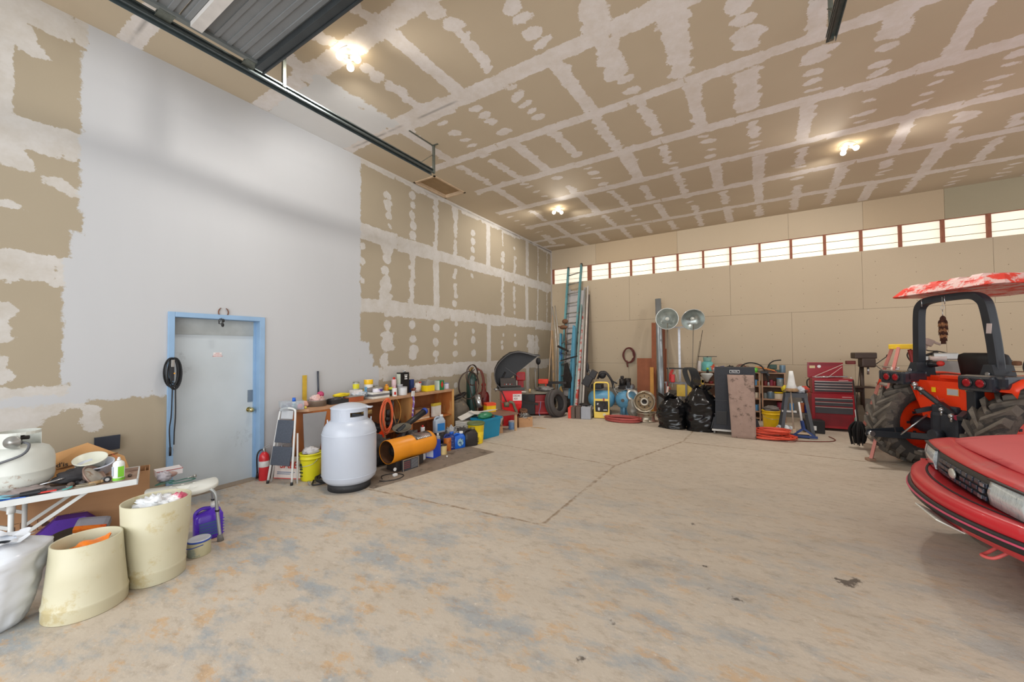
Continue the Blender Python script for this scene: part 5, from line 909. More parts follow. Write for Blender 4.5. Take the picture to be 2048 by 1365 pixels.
t = thing('storage_tote', 'turquoise blue storage tote overflowing with papers beside the yellow bucket', 'tote', (-4.16, 5.80, 0), 1.42)
tm = mat('turquoise_tote_plastic', (18, 132, 170), .45, var=.05)
b = new(tm); W0, D0, H0 = .46, .30, .36
def trap(sx, sy, z): return [Vector((-sx, -sy, z)), Vector((sx, -sy, z)), Vector((sx, sy, z)), Vector((-sx, sy, z))]
b.loft([trap(W0*.44, D0*.42, 0), trap(W0*.5, D0*.5, H0-.04), trap(W0*.54, D0*.56, H0-.04), trap(W0*.54, D0*.56, H0), trap(W0*.485, D0*.475, H0), trap(W0*.43, D0*.41, .01)], smooth=False); b.build('tub', t)
place(crumple((0, 0, 0), (.17, .10, .06), mat('green_bag_plastic', (40, 122, 84), .4, bump=.2), 111, rough=.15).build('green_bag'), 'green plastic bag on top of the turquoise tote', 'bag', (-4.12, 5.70, .40), 1.5)
for q, (x, y, z, sx, sy, rr, l_) in enumerate(((-4.30, 5.76, .43, .34, .20, (.15, .12, 1.3), 'cream folded newspaper sheet leaning over the green bag'), (-4.22, 5.95, .45, .36, .20, (-.12, .05, 1.7), 'white newspaper sheet on top of the turquoise tote'), (-4.42, 5.55, .40, .30, .16, (.25, -.35, 1.1), 'long cream paper sheet sticking out towards the workbench'))):
    place(new(mat('newsprint', (206, 202, 194), .8, var=.04)).box((0, 0, 0), (sx, sy, .014), rot=(0, 0, 0), bev=.003).build('newspaper'), l_, 'newspaper', (x, y, z), rot=rr)
stack = mat('newsprint', 0)
for k in range(7):
    z = .03*k; wd = ('bottom of', 'second from the bottom of', 'third from the bottom of', 'middle of', 'third from the top of', 'second from the top of', 'top of')[k]
    place(new(stack).box((0, 0, .014), (.24, .19, .027), bev=.004).build('folded_newspaper'), 'folded newspaper, '+wd+' the stack behind the yellow paint bucket', 'newspaper', (-4.45, 5.50, .10+z), random.uniform(-.1, .1), 'stacked newspapers behind the bucket')
place(carton('small_carton', 'little brown carton under the newspaper stack behind the black canister', 'carton', (0, 0, 0), 0, .26, .22, .10, kraft), None, None, (-4.45, 5.50, 0))
# ------------------------------------------------------------------ dark mat in front of the bench
mt = mat('dirty_floor_mat', (128, 114, 100), .85, var=.1, scale=7, c2=(96, 84, 72), amt=.42)
P = [G(757, 984), G(880, 935), G(985, 904), G(940, 885), G(880, 880)]
pp = [(-3.72, 2.95), (-3.60, 3.6), (-3.42, 4.98), (-4.70, 5.15), (-4.70, 3.0)]
place(new(mt).prism([(x, y, 0) for x, y in pp], (0, 0, .004)).build('floor_mat'), 'dark dirty floor mat under the torpedo heater and the blue jugs', 'mat')
place(new(mat('white_litter', (225, 220, 210), .6)).sph((0, 0, .012), .014).build('pebble'), 'white crumb on the floor mat in front of the cream labelled can', 'litter', G(894, 915, .004))
place(new(mat('kraft_chip', (180, 150, 110), .8)).prism([(0, 0, 0), (.3, .03, 0), (.32, .05, 0), (.12, .10, 0)], (0, 0, .006)).build('paper_scrap'), 'light brown paper scrap on the floor in front of the balancer', 'paper', G(1062, 856))
# ------------------------------------------------------------------ oxygen and acetylene set with hoses
t = thing('oxygen_bottle', 'tall dark green oxygen bottle against the left wall past the workbench', 'gas bottle', (-4.98, 6.42, 0))
dgreen = mat('dark_green_bottle', (24, 58, 50), .4, coat=.3); new(dgreen, True).lathe([(0, 0), (.105, 0), (.11, .02), (.11, .95), (.09, 1.05), (.05, 1.12), (.03, 1.14), (.03, 1.17), (0, 1.17)], seg=26).build('body', t)
new(mat('brass_valve', 0)).cyl((0, 0, 1.17), (0, 0, 1.24), .018).cyl((-.04, 0, 1.2), (.04, 0, 1.2), .012).sph((0, -.04, 1.18), .03).sph((.05, -.03, 1.22), .026).build('regulator', t)
t = thing('acetylene_bottle', 'maroon acetylene bottle right of the green oxygen bottle', 'gas bottle', (-4.93, 6.78, 0))
new(mat('maroon_bottle', (116, 34, 32), .4, coat=.2), True).lathe([(0, 0), (.12, 0), (.12, .60), (.10, .67), (.04, .71), (0, .715)], seg=24).build('body', t); new(mat('red_cap', (170, 36, 34), .4)).cyl((0, 0, .71), (0, 0, .80), .05, .04).sph((0, 0, .84), .05).build('cap', t); new(whiteink).box((.117, -.02, .45), (.01, .05, .05), rot=(0, 0, -.2)).build('label', t)
b = new(mat('maroon_hose', (112, 62, 52), .6), True)
for k in range(6): 
    w = .10+.02*k; b.tube([(.14, .02+w*.2, 1.22-.01*k), (.16, .12+.01*k, 1.15), (.17, .19+.012*k, .95), (.16, .20+.01*k, .72-.03*k), (.15, .10, .45+.05*k), (.14, .02, .62), (.14, -.02, .95)], .011, seg=6)
place(b.build('welding_hose'), 'brown-red welding hose draped over the right of the green oxygen bottle', 'hose', (-5.0, 6.42, 0))
b = new(mat('dark_brown_hose', (70, 54, 46), .6), True); coil(b, (.13, -.22, .88), (.25, 1, 0), (0, 0, 1), .26, .27, 2, .009, .06); coil(b, (.12, -.10, 1.08), (0, 1, 0), (0, 0, 1), .19, .22, 2, .009, .08)
b.tube([(.14, -.05, 1.2), (.13, -.22, 1.0), (.15, -.14, .6), (.16, -.02, .3), (.18, .1, .2)], .010, seg=6); place(b.build('welding_hose'), 'dark looped hose hanging left of the green oxygen bottle', 'hose', (-5.0, 6.42, 0))
place(crumple((0, 0, .30), (.20, .30, .33), mat('grey_brown_tarp', (104, 96, 84), .8, var=.12, c2=(140, 122, 98), amt=.4), 121, rough=.16, zmin=0).build('covered_tub'), 'grey-brown bundle under dusty cloth beside the end of the workbench', 'bundle', (-5.0, 5.98, 0))
b = new(darki); coil(b, (0, 0, 0), (1, 0, .2), (0, 1, .25), .12, .20, 4, .012, .2); place(b.build('dark_hose'), 'dark coiled hose on top of the grey-brown bundle', 'hose', (-4.98, 5.98, .66))
junk('black litter in front of the grey-brown bundle by the bench end', 'litter', 'dark_heap', (-4.62, 5.85, 0), (.14, .14, .16), junkm[2], 124, rough=.4)
# ------------------------------------------------------------------ low table with boxes
t = thing('low_table', 'low brown-topped table with wooden legs behind the turquoise tote', 'table', (-4.30, 6.36, 0), 1.2)
new(mat('brown_laminate_top', (132, 100, 84), .5, var=.1)).box((0, 0, .335), (.62, .58, .03), bev=.004).build('tabletop', t)
for sx, sy in ((.27, -.25), (-.27, -.25), (.27, .25), (-.27, .25)): new(mat('pale_pine', (196, 160, 120), .7)).bx(sx-.02, sx+.02, sy-.02, sy+.02, 0, .32).build('leg', t)
t = thing('oil_box', 'yellow and red cardboard pack on the low brown table', 'box', (-4.52, 6.42, .351), 1.0); new(mat('yellow_pack', (240, 196, 20), .5)).bx(-.10, .10, -.09, .09, 0, .16).build('box', t); new(mat('orange_red_lid', (232, 80, 40), .5)).bx(-.102, .102, -.092, .092, .12, .17).build('lid_band', t)
place(new(steel, True).cyl((0, 0, 0), (-.10, .05, .22), .055, .065).build('steel_funnel'), 'shiny tilted steel tube beside the yellow and red pack', 'tube', (-4.62, 6.22, .45))
carton('small_carton', 'little brown carton on the floor in front of the low table', 'carton', (-4.14, 6.18, 0), .9, .12, .12, .13, kraft)
place(new(mat('white_folder', (214, 206, 196), .6)).box((0, 0, .09), (.01, .16, .18), rot=(0, .5, 0)).build('white_folder'), 'white folded card leaning on the low table above the little carton', 'card', (-4.18, 6.26, .10))
place(new(mat('white_bw_card', (210, 206, 202), .6, c2=(60, 60, 60), amt=.3)).box((0, 0, .0), (.01, .18, .14), rot=(0, .3, .2)).build('printed_card'), 'white printed card tucked between the turquoise tote and the low table', 'card', (-4.20, 6.34, .24))
tin('small_pail', 'blue and grey small paint pail on the floor by the low table leg', 'pail', Vector((-4.10, 6.62, 0)), .085, .15, mat('blue_grey_pail', (110, 140, 176), .5, c2=(60, 84, 130), amt=.4, scale=16), mat('grey_pail_lid', (170, 176, 184), .4))
t = carton('parts_box', 'open cardboard box of metal parts in front of the red balancer', 'box', (-4.05, 6.98, 0), .9, .30, .24, .20, kraft, open_top=True)
place(crumple((0, 0, .0), (.12, .10, .09), mat('bright_metal_bits', (150, 148, 144), .35, .7, var=.4, scale=25, c2=(80, 76, 72), amt=.45), 131, rough=.6, freq=12).build('metal_parts'), 'shiny metal parts piled in the open cardboard box', 'parts', (-4.05, 6.98, .19))
place(new(rust).lathe([(.05, 0), (.085, 0), (.085, .06), (.05, .06), (.05, 0)], seg=26).build('brake_drum'), 'rusty brake drum lying on top of the metal parts', 'brake drum', (-4.08, 7.02, .275), rot=(.2, .2, 0))
# ------------------------------------------------------------------ wheel balancer
t = thing('wheel_balancer', 'red wheel balancer cabinet with black tool tray and control panel', 'wheel balancer', (-4.42, 7.06, 0), .70)
rdm = mat('bright_red_enamel', (222, 10, 22), .35, var=.04, coat=.2)
new(rdm).prism([(-.20, -.20, 0), (.20, -.20, 0), (.20, .20, 0), (-.20, .20, 0)], (0, 0, .02)).loft([[Vector((sx*k, sy*k, z)) for sx, sy in ((-.21, -.20), (.21, -.20), (.21, .20), (-.21, .20))] for k, z in ((.82, 0), (.85, .2), (1.0, .45), (1.0, .73))], smooth=False).build('cabinet', t)
new(mat('grey_black_tray', (66, 66, 64), .5)).box((0, 0, .755), (.54, .50, .04), bev=.015).bx(-.27, .27, -.25, -.23, .76, .80).bx(-.27, .27, .23, .25, .76, .80).build('tool_tray', t)
cp = new(mat('dark_control_panel', (74, 66, 62), .5)); cp.box((-.04, .10, .88), (.34, .05, .20), rot=(-.4, 0, 0), bev=.01); co_ = cp.build('control_panel', t)
for k in range(5): new(whiteink if k % 2 else redink).box((-.12+.04*k, .058, .845), (.014, .01, .018), rot=(-.4, 0, 0)).build('key', co_)
sg = new(mat('white_plate', (226, 216, 212), .5)).bx(.02, .21, -.206, -.202, .52, .66).build('name_plate', t)
text('OSCAR', .055, mat('dark_red_print', (110, 20, 30), .6), sg, (.10, -.2065, .62), (PI/2, 0, 0), depth=.0006, sx=.8); text('420', .055, mat('dark_red_print', 0), sg, (.08, -.2065, .56), (PI/2, 0, 0), depth=.0006)
new(alu).cyl((-.20, -.02, .72), (-.36, -.02, .76), .018).cyl((-.30, -.02, .745), (-.33, -.02, .752), .045).build('shaft', t)
new(darki).bar((-.24, -.22, .78), (-.12, -.24, .50), .02, .02).build('caliper_arm', t)
# grey grinder-like tool hung on its front
b = new(mat('olive_grey_casting', (110, 104, 84), .5, .3)); b.cyl((-.14, -.30, .47), (-.04, -.30, .47), .055, seg=18).tube([(-.04, -.3, .52), (.04, -.3, .50), (.08, -.3, .40), (.12, -.3, .30)], .03, seg=8); b.bar((-.14, -.30, .50), (-.26, -.33, .58), .012, .012); b.bar((.12, -.3, .30), (.12, -.27, .352), .04, .04); o_ = place(b.build('hand_crank'), 'grey cranked tool clamped at the edge of the low table', 'tool', (-4.40, 6.96, 0), .70)
# black wheel guard hood above the balancer
t = thing('wheel_guard', 'big black half-round wheel guard hood raised above the balancer', 'guard hood', (-4.62, 7.00, .80), .62)
hb = mat('matt_black_hood', (27, 26, 28), .5, var=.15)
prof = [(-.02, -.02), (-.10, .06), (-.14, .20), (-.13, .36), (-.06, .50), (.06, .62), (.20, .71), (.38, .74), (.55, .71), (.72, .66), (.84, .655)]
b = new(hb); b.loft([[Vector((x, -.17, z)) for x, z in prof], [Vector((x-.01, -.06, z+.03)) for x, z in prof], [Vector((x-.01, .10, z+.03)) for x, z in prof], [Vector((x, .19, z)) for x, z in prof]], closed=False)
b.prism([(x, .19, z) for x, z in prof], (0, .01, 0)); b.build('hood', t, solid=.006)
new(mat('grey_hood_edge', (84, 82, 82), .5)).tube([(x, -.175, z) for x, z in prof], .010, seg=6).build('rim', t); new(mat('grey_hood_edge', 0)).bar((.10, .17, .40), (.42, .17, .18), .012, .012).build('brace', t)
new(darki).tube([(-.02, .12, .02), (0, .16, .1), (.1, .17, .3)], .018, seg=8).build('pivot_arm', t)
# ------------------------------------------------------------------ red tyre machine / cart
t = thing('tyre_machine', 'low red and black tyre machine with cluttered grey top', 'machine', (-4.58, 8.50, 0), .60)
new(mat('dark_red_machine', (150, 16, 24), .4, var=.08)).bx(-.05, .38, -.32, .32, .03, .50, .01).build('cabinet', t); new(blackp).bx(-.42, -.05, -.32, .32, .03, .52, .01).build('black_cabinet', t)
new(mat('grey_dusty_top', (132, 126, 112), .8, var=.15)).bx(-.40, .42, -.36, .36, .52, .57, .01).build('top', t); new(mat('pink_trim_line', (200, 90, 90), .4)).bx(-.05, .38, -.325, -.318, .33, .345).bx(-.05, .38, -.325, -.318, .06, .075).build('trim_line', t)
t = thing('red_column', 'red upright column with a box head standing behind the low machine', 'machine column', (-4.78, 8.10, .57), .6); new(mat('red_column_paint', (170, 22, 30), .4)).bx(-.07, .07, -.07, .07, 0, .28, .01).bx(-.11, .11, -.10, .10, .28, .48, .02).build('column', t); new(blackp).bx(-.15, -.11, -.08, .08, .02, .44, .01).build('side_rail', t)
junk('dark grey scraps heaped on the top of the low red machine', 'scrap', 'scrap_heap', (-4.35, 8.50, .571), (.22, .14, .06), junkm[3], 141, rough=.5, freq=8)
b = new(darki); b.bar((-.3, 0, 0), (.25, .1, -.12), .06, .05).bar((.0, 0, -.02), (.0, 0, .1), .05, .05); place(b.build('bench_clamp'), 'dark clamp arm reaching in front of the red column', 'clamp arm', (-4.40, 7.75, .44), .5)
place(new(mat('blue_lacing', (120, 150, 190), .5)).tube([(0, 0, .36), (-.01, -.02, .2), (-.04, -.02, .1), (0, -.03, .02)], .006, seg=6).build('blue_string'), 'thin pale blue cord hanging down the front of the low red machine', 'cord', (-4.19, 8.02, .02))
place(new(mat('small_brass_cup', (210, 180, 130), .4, .5)).cyl((0, 0, 0), (0, 0, .09), .025).build('brass_cup'), 'small brass coloured cup on the near edge of the low red machine', 'cup', (-4.48, 8.02, .571))
place(new(mat('white_rag', (206, 200, 192), .8)).sph((0, 0, .02), (.10, .06, .02)).build('white_rag'), 'flat white rag beside the brass coloured cup', 'rag', (-4.62, 7.92, .571))
# vice and press in the corner
t = thing('bench_press', 'orange-red hand press arm standing in the back left corner', 'press', (-4.50, 9.10, .0), .3); new(darki).bx(-.06, .06, -.06, .06, 0, .70).bx(-.25, .45, -.05, .05, .70, .76).build('post', t); new(mat('orange_red_paint', (226, 62, 34), .4)).bx(-.28, -.02, -.07, .07, .70, .82, .015).bx(-.10, -.02, -.05, .05, .55, .70, .01).build('arm', t)
place(new(mat('grey_steel_stand', (150, 146, 140), .5, .4)).cyl((0, 0, 0), (0, 0, 1.05), .018).box((0, 0, 1.05), (.07, .02, .09)).build('clamp_stand'), 'thin grey stand with a square clamp head in front of the back left corner', 'stand', (-4.85, 9.0, 0))
place(new(black, True).sph((0, 0, 1.28), (.07, .05, .10)).cyl((0, 0, 0), (0, 0, 1.25), .012).build('plunger_stick'), 'black headed stick standing in the back left corner', 'stick', (-4.95, 9.35, 0))
# ------------------------------------------------------------------ loose tyre and tool cases
def tyre(name, label, loc, R, r, w, rot):
    t = thing(name, label, 'tyre', loc, rot=rot); n = 44
    new(mat('tyre_rubber', (72, 68, 66), .75, var=.12, scale=8), True).lathe([(r, -w*.42), (r+.02, -w*.5), ((R+r)*.52, -w*.54), (R*.95, -w*.5), (R, -w*.40), (R*1.004, -w*.2), (R*.99, -w*.19), (R*1.004, -w*.18), (R*1.006, 0), (R*.992, .005), (R*1.004, w*.18), (R*.99, w*.19), (R*1.004, w*.2), (R, w*.40), (R*.95, w*.5), ((R+r)*.52, w*.54), (r+.02, w*.5), (r, w*.42), (r+.03, w*.36), (R*.9, w*.36), (R*.9, -w*.36), (r+.03, -w*.36), (r, -w*.42)], seg=n).build('tyre', t)
    return t
# upright tyre, axis nearly horizontal, leaning on the red machine
tyre('car_tyre', 'worn black car tyre leaning on edge between the red machine and the tool cases', (-3.96, 8.36, .315), .325, .19, .20, (PI/2-.2, 0, 1.40))
t = thing('tool_case', 'red-edged brown tool case at the left of the case row', 'tool case', (-3.55, 8.30, 0), .25); new(mat('orange_red_case', (222, 66, 46), .5)).bx(-.07, .0, -.03, .30, 0, .25, .01).build('red_side', t); new(mat('grimy_brown_case', (96, 80, 70), .6)).bx(.0, .09, -.03, .30, 0, .26, .01).build('brown_side', t)
place(new(mat('grimy_brown_case', 0)).bx(0, .11, -.03, .30, 0, .26, .01).build('tool_case'), 'grimy brown tool case in the middle of the case row', 'tool case', (-3.45, 8.33, 0), .25)
t = thing('tool_case', 'grey tool case at the right end of the case row, beside the yellow trolley', 'tool case', (-3.33, 8.36, 0), .25); new(mat('light_grey_case', (158, 162, 170), .5, var=.08)).bx(0, .22, -.05, .34, 0, .27, .015).build('case', t); new(darki).box((.11, .12, .275), (.05, .05, .01)).build('latch', t)
junk('round dark lid on top of the brown tool case', 'lid', 'round_cover', (-3.34, 8.62, .27), (.14, .10, .03), darki, 151, rough=.2)
# ------------------------------------------------------------------ ladders, pipes and planks leaning in the back left corner
def rail_pts(ub, yb, ut, vt, yt, zb=0.0):
    p = BW(ub, 780, yb); p.z = zb; return p, BW(ut, vt, yt)
def lean(name, label, cat, ub, yb, ut, vt, yt, w, th, m_, rnd=False, zb=0.0):
    p, q = rail_pts(ub, yb, ut, vt, yt, zb)
    b = new(m_)
    if rnd: b.cyl((0, 0, 0), q-p, w/2, seg=12)
    else: b.bar((0, 0, 0), q-p, w, th, up=(0, -1, .2))
    return place(b.build(name), label, cat, p)
teal = mat('teal_fibreglass_rail', (92, 146, 152), .5, var=.12, scale=5, c2=(120, 140, 134), amt=.4); rung = mat('dull_rung_aluminium', (160, 156, 148), .4, .6)
def ladder(label, m_, pl, pr, ql, qr, n, rw=.045, rd=.09, z0=.3, rung_m=None, cat='ladder'):
    t = thing('extension_ladder', label, cat, (pl+pr)/2); o = (pl+pr)/2
    for a, c in ((pl, ql), (pr, qr)): new(m_).bar(a-o, c-o, rw, rd, up=(0, -1, .2)).build('rail', t)
    L = (ql-pl).length
    for k in range(n):
        f = (z0+.305*k)/L
        if f > .99: break
        a = pl.lerp(ql, f)-o; c = pr.lerp(qr, f)-o; new(rung_m or rung).cyl(a, c, .017, seg=10).build('rung', t)
    return t, o
pl, ql = rail_pts(1119, 9.55, 1137, 538, 10.72); pr, qr = rail_pts(1141, 9.50, 1163, 530, 10.72)
t, o = ladder('tall teal extension ladder reaching up past the clerestory window', teal, pl, pr, ql, qr, 15)
for q in (ql, qr): new(darki).box(q-o, (.05, .07, .09), bev=.01).build('rail_cap', t)
pl, ql = rail_pts(1122, 9.82, 1141, 580, 10.66); pr, qr = rail_pts(1150, 9.8, 1171, 576, 10.66)
ladder('grey aluminium ladder leaning behind the tall teal ladder', mat('grey_aluminium_rail', (168, 164, 164), .5, .4), pl, pr, ql, qr, 12)
b = new(mat('grey_plank_board', (186, 180, 178), .6, var=.08, scale=4, stretch=(1, 1, .3), c2=(150, 130, 120), amt=.35)); p0 = BW(1133, 780, 9.95); p0.z = 0; q0 = BW(1156, 582, 10.62); b.bar((0, 0, 0), q0-p0, .46, .03, up=(0, -1, .1)); place(b.build('scaffold_plank'), 'wide pale grey plank standing behind the rungs of the tall teal ladder', 'plank', p0)
pl, ql = rail_pts(1119, 9.35, 1122, 668, 9.9); pr, qr = rail_pts(1137, 9.3, 1148, 652, 9.9)
ladder('short blue ladder section leaning low in front of the tall teal ladder', mat('sky_blue_fibreglass', (76, 138, 164), .5, var=.1), pl, pr, ql, qr, 6)
lean('fibreglass_rail', 'bright blue flat rail leaning beside the short blue ladder', 'rail', 1143, 9.25, 1150, 655, 9.8, .05, .09, mat('sky_blue_fibreglass', 0))
lean('fibreglass_rail', 'thin pale teal rail leaning right of the bright blue flat rail', 'rail', 1148, 9.22, 1163, 610, 10.4, .03, .06, mat('pale_teal_rail', (140, 170, 166), .5))
rw_ = mat('red_white_striped_paint', (196, 66, 50), .6, c2=(196, 186, 180), amt=.5, scale=5)
lean('striped_pole', 'red and white flaking pole in the middle of the leaning bundle', 'pole', 1151, 9.2, 1168, 625, 10.45, .06, .05, rw_)
lean('striped_pole', 'grey pole with red flakes right behind the red and white pole', 'pole', 1156, 9.3, 1172, 615, 10.5, .05, .04, mat('grey_red_flake', (140, 120, 116), .6, c2=(190, 60, 44), amt=.42))
lean('aluminium_channel', 'bright aluminium channel, left one of the pair at the right of the bundle', 'channel', 1160, 9.2, 1171, 580, 10.6, .04, .06, alu)
lean('aluminium_channel', 'bright aluminium channel, right one of the pair at the right of the bundle', 'channel', 1165, 9.25, 1176, 573, 10.65, .035, .05, mat('pale_channel', (206, 198, 190), .5, .2))
lean('wood_strip', 'dark grey wooden strip at the right edge of the leaning bundle', 'strip', 1170, 9.5, 1177, 590, 10.8, .06, .03, mat('dark_grey_wood', (106, 96, 90), .8))
for k, (ub, ut, vt, l_) in enumerate(((1112, 1105, 614, 'left'), (1116, 1110, 612, 'right'))):
    p = BW(ub, 780, 9.7); p.z = 0; q = BW(ut, vt, 10.6); m1 = p.lerp(q, .55)+Vector((.07, 0, 0)); m2 = p.lerp(q, .8)+Vector((.055, 0, 0))
    place(new(mat('shiny_conduit', (190, 188, 184), .3, .8), True).tube([(0, 0, 0), m1-p, m2-p, q-p], .014, seg=8).build('bent_conduit'), l_+' bent steel conduit of the pair arching to the left in the corner', 'conduit', p)
lean('wood_pole', 'slim pale wooden pole leaning in the back left corner', 'pole', 1094, 9.2, 1105, 632, 10.3, .028, .02, mat('pale_wood_pole', (188, 160, 130), .7), rnd=True)
lean('wood_post', 'thick round tan wooden post in the back left corner', 'post', 1109, 9.6, 1104, 662, 10.2, .07, .07, mat('tan_post_wood', (176, 144, 106), .7, c2=(150, 130, 110), amt=.4), rnd=True)
lean('long_rod', 'thin dark rod standing beside the thick tan wooden post', 'rod', 1104, 9.5, 1101, 700, 10.0, .014, .014, darki, rnd=True)
# tools hanging in front of the ladders
t = thing('post_hole_digger', 'rusty chain tool hanging on the teal ladder at head height', 'tool', BW(1127, 655, 9.75)); new(rust, True).sph((0, 0, 0), (.12, .06, .06)).sph((.05, 0, .16), (.09, .05, .07)).tube([(-.16, 0, .03), (0, 0, 0), (.03, 0, .08), (.06, 0, .16)], .015, seg=6).build('head', t); new(rust).cyl((.06, 0, -.05), (.08, 0, -.75), .016, seg=8).build('shaft', t)
t = thing('grease_gun', 'dark lever tool hooked on the ladder rungs', 'tool', BW(1128, 700, 9.6)); new(darki).bar((-.18, 0, .10), (.12, 0, -.04), .05, .05).bar((-.1, 0, -.30), (.28, -.05, -.20), .03, .03).bar((.28, -.05, -.20), (.40, -.05, -.17), .05, .03).build('lever', t); new(alu).bar((-.14, 0, -.31), (.06, 0, -.28), .03, .03).build('nozzle', t)
place(new(darki).prism([(-.05, 0, .42), (.02, 0, .45), (.14, 0, .05), (.10, 0, -.22), (-.06, 0, -.22), (-.10, 0, .02)], (0, .05, 0)).build('black_bag'), 'black tapering leather sheath hanging below the lever tool', 'sheath', BW(1133, 760, 9.35))
place(new(mat('blue_handle', (52, 96, 150), .5), True).tube([(0, 0, .14), (-.05, 0, .06), (0, 0, 0), (-.04, 0, -.1)], .022, seg=8).build('blue_clamp'), 'small blue clamp hanging behind the bent conduits', 'clamp', BW(1124, 712, 9.7))
for k, (u, v, m_, s, l_) in enumerate(((1103, 775, darki, .10, 'dark casting standing behind the orange-red press arm'), (1121, 778, mat('brass_lump', (150, 120, 70), .5, .5), .07, 'brass coloured fitting at the foot of the short blue ladder'), (1131, 795, darki, .12, 'dark iron lump at the foot of the leaning bundle'))):
    p = BW(u, v, 9.1); junk(l_, 'metal part', 'iron_part', (p.x, p.y, 0), (s, s, max(.1, p.z*.55)), m_, 160+k, rough=.3)
# ------------------------------------------------------------------ compressors, yellow trolley, blower
ctk = mat('worn_sky_blue_tank', (96, 156, 190), .45, var=.08, scale=6, c2=(130, 110, 92), amt=.34, thr=.66)
def htank(name, label, loc, r, L, rz, cat='compressor'):
    t = thing(name, label, cat, loc, rz)
    MX = Matrix.Translation((0, 0, r+.14)) @ Matrix.Rotation(PI/2, 4, 'Y')
    new(ctk, True).lathe([(0, -L/2-.10), (r*.5, -L/2-.085), (r*.85, -L/2-.03), (r, -L/2+.04), (r, L/2-.04), (r*.85, L/2+.03), (r*.5, L/2+.085), (0, L/2+.10)], M=MX, seg=34).build('tank', t)
    new(mat('rusty_plug_disc', (96, 90, 84), .5, .3)).cyl((-L/2-.09, 0, r+.14), (-L/2-.115, 0, r+.14), .04, seg=18).build('end_plug', t)
    for x in (-L*.32, L*.32): new(mat('blue_foot_steel', (84, 134, 164), .5)).bx(x-.04, x+.04, -r*.5, r*.5, 0, .16).build('foot', t)
    return t
t = htank('air_compressor', 'blue air compressor with its tank end facing out, right of the yellow trolley', (-2.62, 9.65, 0), .22, .62, PI/2)
pm = new(darki); pm.box((-.12, .0, .66), (.30, .30, .10), bev=.01).cyl((-.22, .06, .70), (-.22, .06, .86), .07, seg=14).box((-.22, .06, .90), (.07, .07, .07), bev=.01).cyl((.05, 0, .68), (.05, 0, .86), .08, seg=14); pm.build('pump', t)
new(mat('grey_motor', (126, 132, 140), .4, .4)).cyl((-.02, -.12, .66), (-.30, -.12, .66), .075, seg=18).build('motor', t)
new(mat('pressure_gauge', (220, 200, 180), .3)).cyl((-.34, -.13, .60), (-.36, -.13, .60), .03).build('gauge', t); new(blackp).bx(-.36, -.24, -.16, -.08, .66, .80, .01).build('pressure_switch', t)
new(mat('blue_foot_steel', 0)).cyl((-.33, 0, 0), (-.33, 0, .2), .035).build('front_leg', t)
wr = new(alu, True); wr.tube([(-.35, .1, .7), (-.40, .2, .62), (-.36, .05, .55), (-.40, -.05, .62), (-.3, -.1, .6)], .006, seg=5).tube([(-.2, .1, .9), (-.3, .25, .7), (-.35, .15, .5), (-.33, .05, .45)], .006, seg=5); wr.build('loose_wires', t)
t = htank('air_compressor', 'blue air compressor half hidden behind the yellow trolley', (-3.20, 9.42, 0), .21, .46, .10)
bl = mat('black_dusty_plastic', (44, 42, 44), .55)
b = new(bl); b.box((-.10, 0, .66), (.26, .3, .12), bev=.02).tube([(-.10, 0, .85), (.0, 0, 1.0), (.12, 0, 1.0), (.26, 0, .8), (.30, 0, .62)], .03, seg=8).sph((.02, 0, .95), (.10, .10, .10)); b.build('pump', t)
t = thing('leaf_blower', 'black backpack blower with tilted rectangular cans leaning on the blue tank', 'blower', (-3.38, 9.15, .55), .2); new(bl).box((-.08, 0, .26), (.20, .16, .26), rot=(0, .5, 0), bev=.02).box((.06, .02, .42), (.16, .14, .20), rot=(0, .5, 0), bev=.02).build('cans', t); new(mat('tan_strap', (150, 130, 104), .7)).box((.14, -.03, .34), (.03, .05, .22), rot=(0, .4, 0)).build('strap', t); new(bl, True).sph((-.11, .2, .58), (.04, .04, .13)).tube([(.2, 0, .42), (.35, 0, .46), (.5, .05, .28), (.62, .1, .2)], .018, seg=6).build('hose', t)
p = BW(1203, 838, 8.6); t = thing('yellow_trolley', 'yellow tubular framed engine trolley standing upright on the floor', 'trolley', (p.x, 8.62, 0), .28)
ym_ = mat('pale_yellow_paint', (238, 206, 92), .45, var=.05)
new(ym_, True).tube([(-.16, 0, .02), (-.16, 0, .40), (-.16, 0, .74), (-.145, 0, .80), (-.10, 0, .825), (.10, 0, .825), (.145, 0, .80), (.16, 0, .74), (.16, 0, .40), (.16, 0, .02)], .018, seg=10, sub=4).build('frame', t)
new(ym_).bx(-.17, .17, -.02, .24, .01, .15, .01).bx(-.16, .16, -.015, .015, .40, .45, .004).build('base_panel', t)
e_ = new(darki); e_.bx(-.13, .13, .0, .22, .155, .40, .01).cyl((-.02, -.03, .28), (-.02, .02, .28), .08, seg=18).box((.05, -.02, .33), (.06, .05, .08), bev=.005); e_.build('engine', t)
new(alu).box((-.06, -.03, .22), (.05, .03, .07), bev=.004).box((.08, -.02, .20), (.08, .02, .02)).cyl((-.08, -.03, .33), (-.08, -.01, .33), .025).build('bright_fittings', t); new(mat('round_silver_badge', (214, 206, 170), .4)).cyl((.06, -.022, .09), (.06, -.018, .09), .035).build('badge', t)
new(mat('red_fuel_cap', (160, 40, 50), .4)).box((.05, -.02, .44), (.03, .03, .06)).build('fuel_tap', t)
for sx in (-.19, .19): new(bl).cyl((sx-.02, .15, .09), (sx+.02, .15, .09), .09, seg=20).build('wheel', t)
b = new(mat('maroon_red_hose', (166, 76, 70), .55), True); coil(b, (0, 0, .05), (1, .1, 0), (-.1, 1, 0), .34, .20, 8, .016, .16)
place(b.build('air_hose'), 'dull red air hose coiled on the floor in front of the blue compressor', 'hose', (-2.42, 8.52, 0))
